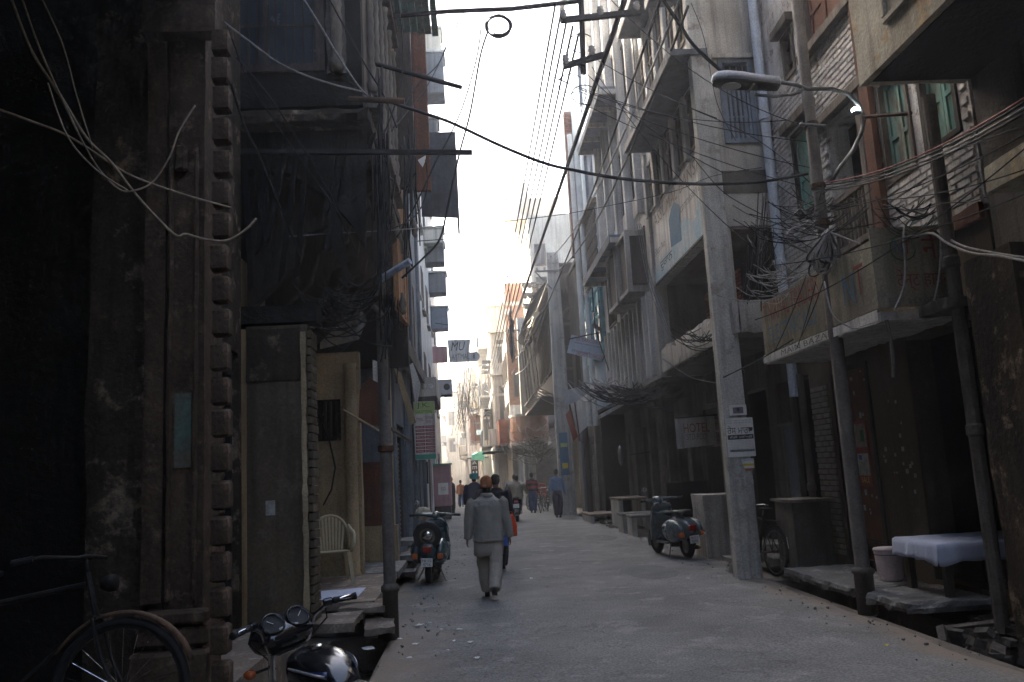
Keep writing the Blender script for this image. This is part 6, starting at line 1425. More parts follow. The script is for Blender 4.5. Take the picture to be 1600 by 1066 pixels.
    # seats
    MB().loft([[(x*k, y*k-.2, z) for x, y in ((-.13, .1), (-.07, .16), (.07, .16), (.13, .1), (.15, -.08), (.1, -.15), (-.1, -.15), (-.15, -.08))] for z, k in ((.745, .7), (.76, 1), (.8, 1.02), (.825, .85), (.83, .4))]).build('front_seat', M['vinyl'], B, smooth=True)
    MB().loft([[(x*k, y*k-.58, z) for x, y in ((-.13, .12), (-.07, .17), (.07, .17), (.13, .12), (.14, -.1), (.1, -.17), (-.1, -.17), (-.14, -.1))] for z, k in ((.755, .75), (.77, 1), (.83, 1.02), (.85, .85), (.855, .4))]).build('rear_seat', M['vinyl'], B, smooth=True)
    MB().box(-.07, .07, -.915, -.87, .5, .6).build('tail_lamp', M['redlens'], B, bevel=.012)
    MB().box(-.09, .09, -.93, -.915, .29, .42).build('number_plate', M['paper'], B, bevel=.003)
    text('PB 02' if spare else 'PB 02 K', Fr((0, -.93, 0), (1, 0, 0), (0, -1, 0)), -.075, .075, .365, .405, .004, M['ink'], B); text('4716' if spare else '8203', Fr((0, -.93, 0), (1, 0, 0), (0, -1, 0)), -.06, .06, .305, .35, .004, M['ink'], B)
    mb = MB(); mb.tube([(.08, -.35, .2), (.12, -.6, .18), (.12, -.82, .2)], .035, 8); mb.build('exhaust', M['rust'], B, smooth=True)
    if spare:
        wheel(B, (0, -.83, .76), .225, .09, rimm='rim', name='spare_wheel', axis=V((0, 1, .15)).normalized()); MB().lathe([(.08, .0), (.09, .03), (.03, .05)], (0, -.86, .76), (0, -1, -.15), 14).build('spare_cap', M['chrome'], B, smooth=True)
        MB().ball((.28, -.6, .5), .012, .06, .1, 10).build('painted_cowl_glint', M['silver'], B, smooth=True)  # silver disc added on one cowl as a painted glint
    place(B, loc, rz, ry=lean); return B
scooter('old dark green scooter with a spare wheel mounted on its back at the left kerb', 'scootg', True, (-.74, 14.35, .03), R(-4), R(2))
scooter('grey green scooter with silver cowl trim parked by the concrete block on the right', 'scoots', False, (3.6, 15.6, .03), R(13), R(-3))
MB().ball(P(661, 803, Y=16), .16, .14, .13, 12).build('yellow_sack', M['yelc'], label='small dull yellow sack lying behind the old dark green scooter', cat='sack', smooth=True, wear=(.06, .02))

def bicycle(label, loc, rz, lean=0, fender='darkiron', rear_tag=True, group=None, bright='chrome'):
    B = T('bicycle', label, 'bicycle', (0, 0, 0), group); r = .345
    wheel(B, (0, .54, r), r, .034, 24, rimm=bright); wheel(B, (0, -.53, r), r, .034, 24, rimm=bright)
    bb, sp, hd, hb = V((0, -.07, .3)), V((0, -.2, .86)), V((0, .34, .92)), V((0, .4, .7))
    mb = MB()
    for a, b in ((bb, sp), (sp+V((0, .03, -.08)), hd+V((0, 0, -.06))), (bb, hb), (hd, hb)): mb.cyl(a, b, .015, seg=8)
    for x in (-.05, .05): mb.cyl(bb+V((x*.5, 0, 0)), V((x, -.53, r)), .009, seg=6); mb.cyl(sp+V((x*.3, .0, -.08)), V((x, -.53, r)), .008, seg=6)
    mb.build('frame', M['darkiron'], B)
    mb = MB()
    for x in (-.05, .05): mb.tube([hb+V((x, 0, 0)), V((x, .46, .5)), V((x, .54, r))], .01, 6)
    mb.cyl(hb+V((-.05, 0, 0)), hb+V((.05, 0, 0)), .012, seg=6); mb.build('fork', M[bright], B)
    mb = MB(); mb.cyl(hd, hd+V((0, -.02, .08)), .012, seg=8); mb.tube([(-.27, .12, .98), (-.26, .25, 1.0), (-.15, .36, .99), (0, .33, 1.0), (.15, .36, .99), (.26, .25, 1.0), (.27, .12, .98)], .011, 8); mb.build('handlebar', M[bright], B, smooth=True)
    for x in (-.27, .27): MB().cyl((x, .11, .98), (x, .21, .995), .016, seg=8).build('grip', M['rubber'], B)
    MB().loft([[(x*k, y-.22, z) for x in (-1, 1) for _ in (0,)]+[(k*.6, y-.22, z-.03), (-k*.6, y-.22, z-.03)] for y, k, z in ((-.13, .1, .96), (-.05, .1, .965), (.05, .05, .955), (.13, .025, .95))]).build('saddle', M['vinyl'], B, bevel=.008)
    MB().cyl(sp, sp+V((0, -.03, .09)), .012, seg=8).build('seat_post', M['chrome'], B)
    for y, nm in ((.54, 'front_mudguard'), (-.53, 'rear_mudguard')):
        mb = MB(); arc_sheet(mb, (0, y, r), r+.035, .028, R(20) if y > 0 else R(60), R(150) if y > 0 else R(200), 16, .012); mb.build(nm, M[fender], B, smooth=True, solid=.003)
    mb = MB(); mb.box(-.06, .06, -.72, -.32, .78, .79); [mb.cyl((x, -.62, .78), (x*.9, -.53, r), .006, seg=5) for x in (-.06, .06)]; mb.build('carrier', M['darkiron'], B)
    if rear_tag: MB().lathe([(.028, 0), (.02, .012)], (0, -.93, .52), (0, -1, .2), 12).build('reflector', M['redlens'], B); MB().obox((0, -.915, .5), (.05, .012, .16), Matrix.Rotation(-.25, 3, 'X')).build('white_patch', M['paper'], B)
    mb = MB(); mb.lathe([(.09, -.004), (.09, .004)], (.06, -.07, .3), (1, 0, 0), 18); mb.cyl((.07, -.07, .3), (.075, .08, .24), .009, seg=6); mb.cyl((-.06, -.07, .3), (-.065, -.22, .36), .009, seg=6); mb.build('crank', M['steel'], B)
    for x, y, z in ((.11, .08, .24), (-.1, -.22, .36)): MB().obox((x, y, z), (.08, .06, .02)).build('pedal', M['rubber'], B)
    mb = MB(); mb.lathe([(.0001, .03), (.04, .03), (.045, 0), (.03, -.04)], (0, .46, .86), (0, 1, 0), 14); mb.build('lamp', M[bright], B, smooth=True)
    place(B, loc, rz, ry=lean); return B
bicycle('black bicycle parked end on behind the nearest concrete pole', (4.2, 12.7, .02), R(9), R(4))
bicycle('old dark bicycle standing side on in the black foreground passage', (-2.33, 4.4, .4), R(-92), R(-5), 'rust', False, bright='darkiron')
bicycle('bicycle parked beside the rickshaw on the far right', (2.75, 34.6, .02), R(-12), R(-4))
bicycle('second bicycle just behind the one beside the rickshaw', (3.05, 35.6, .02), R(-5), R(3))
def rickshaw():
    B = T('cycle_rickshaw', 'red seated cycle rickshaw parked beyond the man in the striped sweater', 'rickshaw', (0, 0, 0))
    for x in (-.42, .42): wheel(B, (x, 0, .33), .33, .036, 18, rimm='chrome')
    wheel(B, (0, 1.5, .33), .33, .036, 18, rimm='chrome')
    MB().box(-.36, .36, -.25, .35, .55, .72).build('seat', M['redp'], B, bevel=.03); MB().box(-.36, .36, -.32, -.24, .73, 1.15).build('backrest', M['redp'], B, bevel=.03); MB().box(-.3, .3, .4, .8, .38, .42).build('footboard', M['woodg'], B)
    mb = MB(); mb.tube([(-.34, .1, .5), (-.3, .7, .4), (0, 1.1, .5), (0, 1.4, .9)], .018, 6); mb.tube([(.34, .1, .5), (.3, .7, .4), (0, 1.1, .5)], .018, 6); mb.cyl((0, 1.4, .95), (0, 1.5, .33), .015, seg=6); mb.cyl((0, 1.05, .5), (0, .95, .9), .015, seg=6); mb.tube([(-.28, 1.2, 1.0), (-.1, 1.38, .98), (.1, 1.38, .98), (.28, 1.2, 1.0)], .012, 6); mb.cyl((-.42, 0, .33), (.42, 0, .33), .014, seg=6); mb.build('frame', M['darkiron'], B)
    MB().ball((0, .95, .93), .1, .13, .04, 10).build('saddle', M['vinyl'], B, smooth=True)
    mb = MB()
    for k in range(3): mb.tube([(-.36, -.2-.12*k, .75+.1*k), (-.36, -.3-.1*k, 1.15), (0, -.34-.1*k, 1.28), (.36, -.3-.1*k, 1.15), (.36, -.2-.12*k, .75+.1*k)], .012, 5)
    mb.build('folded_hood', M['woodg'], B); place(B, (2.75, 37.2, .02), R(10))
rickshaw()

def motorcycle(label, loc, rz, lean=0, detail=True):
    B = T('motorcycle', label, 'motorcycle', (0, 0, 0))
    wheel(B, (0, .68, .31), .31, .08, 20, rimm='chrome'); wheel(B, (0, -.6, .31), .31, .09, 20, rimm='chrome')
    # tank: rounded teardrop
    mb = MB(); rings = []
    for y, w_, z0, z1 in ((.42, .05, .84, .9), (.38, .1, .78, .95), (.28, .145, .74, .985), (.12, .155, .72, .98), (-.02, .125, .73, .93), (-.12, .08, .74, .86), (-.16, .03, .76, .8)):
        zc, hz = (z0+z1)/2, (z1-z0)/2; rings.append([(w_*abs(math.cos(t))**.75*(1 if math.cos(t) > 0 else -1), y, zc+hz*abs(math.sin(t))**.8*(1 if math.sin(t) > 0 else -1)) for t in [2*math.pi*(k+.5)/20 for k in range(20)]])
    tank = mb.loft(rings).build('fuel_tank', M['gloss'], B, smooth=True); OFF[tank] = OFF[B]
    for sd in (-1, 1):                                          # coloured side panels, silver stripe
        g1 = [[(sd*(.158-.02*abs(j-3)/3-.055*((i-3)/4)**2), .3-.36*i/7, .76+.15*j/6) for j in range(7)] for i in range(8)]
        MB().sheet(g1).build('tank_panel', M['navy'], tank, smooth=True, solid=.004)
        g1 = [[(sd*(.163-.02*abs(j-2)/3-.055*((i-3)/4)**2), .3-.36*i/7, .88+.02*math.sin(i*.5)+.022*j/3) for j in range(4)] for i in range(8)]
        MB().sheet(g1).build('silver_stripe', M['silver'], tank, smooth=True, solid=.003)
    MB().lathe([(.035, 0), (.035, .012), (.02, .018)], (0, .18, .985), (0, 0, 1), 16).build('fuel_cap', M['chrome'], tank)
    MB().loft([[(x*k, y, z) for x, z in ((-.11, zz), (.11, zz), (.13, zz+.05), (.09, zz+.09), (-.09, zz+.09), (-.13, zz+.05))] for y, k, zz in ((-.14, .6, .76), (-.2, .85, .74), (-.5, 1, .74), (-.8, .9, .78), (-.85, .6, .8))]).build('seat', M['vinyl'], B, smooth=False, bevel=.02)
    # cluster cowl with two dials, headlamp
    mb = MB(); rings = []
    for k, (y, w_, z0, z1) in enumerate(((.44, .1, 1.0, 1.05), (.47, .16, .97, 1.085), (.58, .19, .92, 1.14), (.68, .16, .9, 1.1), (.74, .12, .88, 1.04), (.77, .05, .92, 1.0))):
        zc, hz = (z0+z1)/2, (z1-z0)/2; rings.append([(w_*math.cos(t), y, zc+hz*math.sin(t)) for t in [2*math.pi*(k_+.5)/18 for k_ in range(18)]])
    mb.loft(rings).build('lamp_cowl', M['gloss'], B, smooth=True)
    for sd in (-1, 1):
        ax = V((0, -.75, .66)).normalized(); c = V((sd*.08, .5, 1.105))
        MB().lathe([(.0001, -.05), (.05, -.05), (.068, -.01), (.07, .012), (.062, .016)], c, ax, 22, cap=False).build('dial_housing', M['gloss'], B, smooth=True)
        d = MB().lathe([(.0001, .006), (.06, .006)], c, ax, 22, cap=False).build('dial_glass', M['dial'], B); MB().lathe([(.058, .008), (.068, .016), (.07, .008)], c, ax, 22, cap=False).build('dial_ring', M['gloss'], B, smooth=True)
        mb = MB(); mb.cyl(c+ax*.009, c+ax*.009+V((sd*.03, .02, .02)), .002, seg=4); mb.build('needle', M['paper'], d)
    MB().lathe([(.085, 0), (.07, .03), (.0001, .04)], (0, .77, .96), (0, 1, 0), 18).build('headlamp', M['lens'], B, smooth=True)
    mb = MB(); mb.tube([(-.36, .34, 1.16), (-.25, .41, 1.15), (-.17, .47, 1.09), (-.13, .5, .96), (-.06, .51, .93), (.06, .51, .93), (.13, .5, .96), (.17, .47, 1.09), (.25, .41, 1.15), (.36, .34, 1.16)], .012, 10); mb.build('handlebar', M['chrome'], B, smooth=True)
    for sd in (-1, 1):
        d = V((sd*.11, -.055, 0)).normalized(); a = V((sd*.27, .4, 1.153))
        mb = MB(); mb.lathe([(.016, 0), (.02, .005), (.019, .02)]+[(.0185-.001*(k % 2), .02+k*.008) for k in range(13)]+[(.021, .13), (.021, .138), (.008, .142)], a, d, 16); mb.build('grip', M['rubber'], B)
        MB().obox(a-d*.03, (.06, .045, .04), Matrix.Rotation(-sd*.46, 3, 'Z')).build('switch_housing', M['gloss'], B, bevel=.008)
        MB().tube([a-d*.03+V((0, .03, 0)), a+V((0, .055, -.01)), a+d*.08+V((0, .05, -.015)), a+d*.14+V((0, .035, -.015))], .006, 6).build('lever', M['chrome'], B)
        MB().tube([a-d*.04+V((0, .02, -.02)), a-d*.02+V((0, .06, -.1)), V((sd*.12, .56, .92)), V((sd*.07, .56, .84))], .005, 6).build('cable', M['cable'], B, smooth=True)
        MB().cyl((sd*.1, .52, .97), (sd*.1, .68, .31), .02, seg=12).build('fork_leg', M['chrome'], B)
        MB().cyl((sd*.12, .56, .86), (sd*.2, .56, .86), .008, seg=6).build('indicator_stalk', M['rubber'], B); MB().ball((sd*.23, .56, .86), .035, .045, .025, 10).build('indicator', M['amber'], B, smooth=True)
    MB().obox((0, .52, .95), (.24, .06, .03)).build('fork_crown', M['gloss'], B, bevel=.01)
    mb = MB(); arc_sheet(mb, (0, .68, .31), .36, .06, R(10), R(170), 16, .02); mb.build('front_mudguard', M['gloss'], B, smooth=True, solid=.004)
    mb = MB(); arc_sheet(mb, (0, -.6, .31), .37, .07, R(20), R(190), 16, .02); mb.build('rear_mudguard', M['gloss'], B, smooth=True, solid=.004)
    MB().box(-.1, .1, -.12, .28, .3, .58).build('engine', M['steel'], B, bevel=.03); mb = MB()
    for i in range(7): mb.box(-.12, .12, .05, .25, .45+i*.035, .462+i*.035)
    mb.build('cooling_fins', M['steel'], B)
    mb = MB(); mb.tube([(0, .45, .85), (0, .35, .4), (0, 0, .25), (0, -.3, .3), (0, -.6, .31)], .02, 8); mb.tube([(0, .4, .88), (0, -.3, .7), (0, -.8, .74)], .02, 8); mb.build('frame', M['darkiron'], B)
    mb = MB(); mb.tube([(.1, .25, .5), (.13, .3, .3), (.14, 0, .25), (.15, -.4, .28), (.16, -.85, .36)], [.02, .02, .02, .04, .045], 10); mb.build('exhaust', M['chrome'], B, smooth=True)
    MB().box(-.08, .08, -.98, -.9, .66, .74).build('tail_lamp', M['redlens'], B, bevel=.015); MB().box(-.1, .1, -1.0, -.985, .5, .64).build('number_plate', M['paper'], B)
    mb = MB(); mb.tube([(-.1, -.1, .25), (-.22, -.05, .02)], .01, 6); mb.build('side_stand', M['steel'], B)
    place(B, loc, rz, ry=lean); return B
motorcycle('black motorcycle with blue and silver tank panels parked in the near left foreground', (-.63, 4.36, .01), R(40), R(-8)).scale = (.9, .9, .9)
motorcycle('motorcycle carrying two riders away down the middle of the street', (1.45, 29.5, .02), R(-4), 0)
person('motorcycle pillion rider in a tan jacket with a dark strap across the back', (1.45, 28.9, -.0), R(-4), 1.6, 'tancloth', 'blackcloth', vox=.028, seated=True, gait=(1.25, 1.35, 1.25, 1.35), arms=((.5, .6, .35), (.5, .6, .35)), bulk=1.2, coatlen=.84, lean=.08)
person('motorcycle driver in pale blue hunched ahead of the pillion rider', (1.4, 29.35, -.0), R(-4), 1.62, 'bluecloth', 'blackcloth', vox=.03, seated=True, gait=(1.25, 1.35, 1.25, 1.35), arms=((.9, .3, .35), (.9, .3, .35)), bulk=1.15, coatlen=.84, lean=.2)
# ---------------------------------------------------------------- poles, street lamp, cables
def concrete_pole(label, x, y, w0, w1, h, bracket=None, rz=0):
    B = T('concrete_pole', label, 'pole', (x, y, 0), 'tapered concrete cable poles on the right kerb')
    mb = MB(); d0, d1 = w0*.62, w1*.62; n = 10; rings = []
    for i in range(n+1):
        t = i/n; a, b = (w0+(w1-w0)*t)/2, (d0+(d1-d0)*t)/2; rings.append([(x+sx*a, y+sy*b, h*t) for sx, sy in ((-1, -1), (1, -1), (1, 1), (-1, 1))])
    mb.loft(rings); mb.build('shaft', M['polec'], B, wear=(.35, .006), bevel=.012)
    if bracket:
        mb = MB(); mb.box(x-.75, x+.2, y-d1/2-.06, y-d1/2-.004, bracket, bracket+.07); mb.build('cross_bracket', M['steel'], B)
        mb = MB(); mb.tube([(x-.7, y-d1/2-.03, bracket), (x-.1, y-d1/2-.03, bracket-.7)], .025, 5); mb.build('brace', M['steel'], B)
        for dx in (-.65, -.35): MB().lathe([(.03, 0), (.06, .03), (.04, .06), (.06, .09), (.03, .13)], (x+dx, y-d1/2-.03, bracket+.07), seg=10).build('insulator', M['porc'], B)
    return B
pb = concrete_pole('nearest tapered concrete pole with pasted black and white notices', 3.89, 12.25, .37, .3, 11)
FP = FY(12.25-.115+.004)
def pole_notices():
    a, b = P(1137, 715, Y=12.1), P(1178, 652, Y=12.1); x0, x1, z0, z1 = a.x+.02, b.x-.02, a.z, b.z
    def sheet(x0, x1, z0, z1, m='paper', d=.004, nm='notice'): MB().fbox(F, x0, x1, z0, z1, 0, d).build(nm, M[m], pb)
    F = FY(12.118)
    sheet(x0, x1, z0, z1)
    text('ਰੋਸ ਮਾਰਚ', F, x0+.015, x1-.01, z0+.4*(z1-z0)+.11, z0+.62*(z1-z0)+.11, .0055, M['ink'], pb)
    H = z1-z0
    sheet(x0+.015, x1-.01, z0+.45*H, z0+.57*H, 'ink', .006, 'black_band'); sheet(x0+.03, x1-.01, z0+.13*H, z0+.19*H, 'greyink', .006, 'grey_band')
    for i, (t0, t1) in enumerate(((.92, .95), (.86, .89))): text('ਸਮੂਹ ਸੰਗਤਾਂ ਨੂੰ ਬੇਨਤੀ', F, x0+.02, x1-.02, z0+t0*H, z0+t1*H, .0055, M['ink'], pb)
    for i in range(6): t0 = .4-i*.04; text('ਸ਼ਹਿਰ ਦੇ ਸਾਰੇ ਬਾਜ਼ਾਰ ਬੰਦ ਰਹਿਣਗੇ', F, x0+.02, x1-.015, z0+t0*H, z0+(t0+.022)*H, .0055, M['greyink'], pb)
    text('ਵੱਡੀ ਗਿਣਤੀ', F, x0+.04, x1-.03, z0+.48*H, z0+.54*H, .0075, M['paper'], pb)
    a, b = P(1139, 650, Y=12.1), P(1164, 632, Y=12.1); sheet(a.x+.02, b.x+.02, a.z+.005, b.z, nm='portrait_notice'); sheet(a.x+.07, b.x-.03, a.z+.03, b.z-.035, 'greyink', .006, 'portrait'); MB().ball((((a.x+b.x)/2+.02), 12.112, (a.z+b.z)/2+.01), .022, .003, .03, 10).build('portrait_head', M['ink'], pb)
    a, b = P(1164, 736, Y=12.1), P(1182, 716, Y=12.1)
    for i, m in enumerate(('fadered', 'paper', 'yellow', 'paper', 'skyblue')): MB().prism([F.pt(a.x-.03+.012*(4-i), a.z+(b.z-a.z)*i/5, 0), F.pt(b.x-.04, a.z+(b.z-a.z)*i/5, 0), F.pt(b.x-.04, a.z+(b.z-a.z)*(i+1)/5, 0), F.pt(a.x-.03+.012*(3-i), a.z+(b.z-a.z)*(i+1)/5, 0)], F.n*.004).build('torn_poster', M[m], pb)
    for (x, y) in ((1150, 757), (1172, 757)): a = P(x, y, Y=12.1); sheet(a.x, a.x+.06, a.z, a.z+.07, 'oldpaper', nm='paper_scrap')
pole_notices()
concrete_pole('second tapered concrete pole with a small bracket near its top', 3.5, 31.9, .62, .46, 10.2, 9.4)
B_ = bpy.data.objects['concrete_pole.001']; OFF[B_] = V((3.5, 31.9, 0))
MB().fbox(FY(31.9-.2), 3.3, 3.62, 1.5, 3.1, 0, .02).build('painted_notice', M['fadeblue'], B_); MB().fbox(FY(31.9-.2), 3.36, 3.58, 1.75, 1.95, .021, .026).build('yellow_notice', M['yellow'], B_); MB().fbox(FY(31.9-.2), 3.34, 3.6, 2.55, 2.7, .021, .026).build('yellow_notice', M['lime'], B_)
concrete_pole('third concrete pole, rising before the orange brick house', 2.85, 42.5, .62, .5, 9.6, 8.9)
concrete_pole('farthest slim concrete pole in the bright stretch', 1.7, 62, .5, .36, 9.0, 8.3)
concrete_pole('tiny pole deep in the glare beside the bend', -.6, 88, .5, .36, 9.5)

def street_lamp():
    B = T('street_lamp', 'tall iron street lamp with a cobra head and a small lit bulb', 'street lamp', (4.14, 9.07, 0)); x, y = 4.14, 9.07
    MB().lathe([(.1, 0), (.1, .42), (.12, .43), (.12, .47), (.085, .49), (.078, .5), (.074, 4.0), (.066, 4.02), (.062, 8.8)], (x, y, 0), seg=16).build('pole', M['pipedark'], B, smooth=True)
    for z in (4.3, 4.75, 5.5): MB().lathe([(.07, 0), (.085, .01), (.085, .06), (.07, .07)], (x, y, z), seg=14).build('clamp', M['rust'], B)
    def W(px, py, Y=8.9): return P(px, py, Y=Y)
    mb = MB(); mb.tube([W(1216, 128), W(1245, 133), W(1262, 139), W(1300, 139), W(1325, 147), W(1343, 165), W(1350, 185), W(1347, 205), W(1333, 235), W(1310, 265), W(1298, 285)], .024, 10); mb.build('curved_arm', M['steel'], B, smooth=True)
    mb = MB(); mb.tube([W(1180, 148), W(1210, 151), W(1240, 147), W(1255, 142)], .02, 8); mb.tube([W(1254, 138), W(1257, 195)], .018, 8); mb.tube([W(1250, 194), W(1290, 197)], .02, 8); mb.build('arm_stay', M['steel'], B, smooth=True)
    # head: long lens-down housing
    c0, c1 = W(1218, 132), W(1112, 124); d = (c1-c0); L_ = d.length; dn = d.normalized(); sd = V((0, 1, 0)); upv = dn.cross(sd); upv = upv if upv.z > 0 else -upv
    rings = []
    for t, w_, h in ((0, .06, .05), (.04, .1, .085), (.35, .115, .09), (.55, .14, .1), (.8, .14, .105), (.93, .11, .09), (.99, .05, .05)):
        c = c0+dn*L_*t; rings.append([c+sd*w_*math.cos(a)+upv*(h*(1.0 if math.sin(a) > 0 else .55)*math.sin(a)) for a in [2*math.pi*k/20 for k in range(20)]])
    MB().loft(rings).build('lamp_housing', M['palegrey'], B, smooth=True)
    rings = []
    for t, w_ in ((.02, .08), (.3, .108), (.55, .133), (.8, .133), (.93, .1), (.98, .05)):
        c = c0+dn*L_*t-upv*.035; rings.append([c+sd*w_*math.cos(a)+upv*(-.035 if math.sin(a) < 0 else .0)*abs(math.sin(a)) for a in [2*math.pi*k/20 for k in range(20)]])
    MB().loft(rings).build('underside', M['darkiron'], B, smooth=True)
    MB().ball(c0+dn*L_*.7-upv*.062, .12, .09, .04, 16, Matrix.Rotation(0, 3, 'Z')).build('lamp_lens', M['lens'], B, smooth=True)
    mb = MB(); mb.obox(c0+dn*L_*.42-upv*.07, (.025, .2, .02)); mb.build('lens_clip', M['steel'], B)
    p = W(1337, 172); MB().ball(p, .05, .04, .035, 14).build('lit_bulb', M['lampglow'], B, smooth=True); MB().ball(p+V((0, 0, -.035)), .055, .05, .025, 14).build('bulb_socket', M['palegrey'], B, smooth=True)
    MB().tube([W(1348, 183), P(1510, 170, Y=8.0)], .022, 7).build('iron_bar', M['rust'], label='rusty iron bar joining the street lamp arm to the ochre balcony house', cat='bar')
    return B
street_lamp()

CN = [0]
MARKS = [((585, 155), 'the carved balcony ledge'), ((600, 330), 'the head of the iron pipe'), ((560, 380), 'the dark left vault'), ((345, 60), 'the near corner pillar'), ((630, 60), 'the green shutters of the left bay'), ((480, 0), 'the top edge above the carved bay'),
 ((662, 260), 'the long iron bar'), ((708, 270), 'the tin awning'), ((720, 15), 'the overhead bar'), ((905, 100), 'the hanging crossarm'), ((905, 10), 'the crossarm top'), ((1000, 20), 'the upper sunshades'), ((1090, 0), 'the top of the nearest pole'), ((1120, 200), 'the blue grey window'),
 ((1120, 290), 'the nearest pole'), ((1190, 330), 'the pale drain pipe'), ((1265, 200), 'the street lamp arm'), ((1275, 290), 'the green shutter window'), ((1210, 540), 'the left painted board'), ((1370, 500), 'the painted board corner'), ((1460, 400), 'the right end of the painted boards'), ((1600, 270), 'the right edge'),
 ((1060, 300), 'the faded hoarding'), ((1035, 560), 'the concrete parapet'), ((1130, 595), 'the dark doorways by the nearest pole'), ((1060, 645), 'the hanging banner'), ((890, 640), 'the blank tilted board'), ((820, 600), 'the third concrete pole'), ((868, 420), 'the second concrete pole'), ((950, 450), 'the ribbed sunshade'), ((950, 580), 'the tilted letter sign'), ((745, 350), 'the open sky')]
def proj(p):
    v = V(p)-V((0, 0, CAMH)); c = _r*v.x+_a*v.y+_u*v.z; return 800+FPX*c.x/c.z, 533+FPX*c.y/c.z
SEEN = {}
def where(a, b):
    def near(p):
        x, y = proj(p); return min(MARKS, key=lambda m: (m[0][0]-x)**2+(m[0][1]-y)**2)[1]
    return near(a), near(b)
def cable(pts, r=.009, m='cable', label=None, group='loose cables strung across and along the street', sag=0, seg=5, n=12):
    pts = [V(p) for p in pts]
    if len(pts) == 2:
        a, b = pts; pts = [a.lerp(b, i/n)-V((0, 0, 4*sag*(i/n)*(1-i/n))) for i in range(n+1)]
    else:                                                    # smooth through the points
        q = []
        for i in range(len(pts)-1):
            p0, p1, p2, p3 = pts[max(i-1, 0)], pts[i], pts[i+1], pts[min(i+2, len(pts)-1)]
            for k in range(6):
                t = k/6; q.append(.5*((2*p1)+(p2-p0)*t+(2*p0-5*p1+4*p2-p3)*t*t+(3*p1-p0-3*p2+p3)*t**3))
        pts = q+[pts[-1]]
    if not label or group in ('wires fanning out past the right edge', 'parallel wires receding through the sky', 'twisted service cables along the right facades'):
        wa, wb = where(pts[0], pts[-1]); sh = max(.0, ((pts[0]+pts[-1])/2-pts[len(pts)//2]).length); x, y = proj(pts[len(pts)//2])
        base = dict(cable='black', cablel='pale', cableb='beige', cabler='red').get(m, 'dark')+(' cable' if r > .0075 else ' wire')
        label = f'{base} from {wa} to {wb}' if wa != wb else f'short {base} beside {wa}'
        i = SEEN.get(label, 0); SEEN[label] = i+1
        if i: label = ('second ', 'third ', 'fourth ', 'fifth ', 'sixth ')[min(i-1, 4)]+label
    o = MB().tube(pts, r, seg).build('cable', M[m], label=label, cat='cable', group=group, smooth=True)
    CN[0] += 1; return o
def PX(lst, Y0, Y1=None):
    n = len(lst)-1; Y1 = Y0 if Y1 is None else Y1
    return [P(x, y, Y=Y0+(Y1-Y0)*i/n) for i, (x, y) in enumerate(lst)]
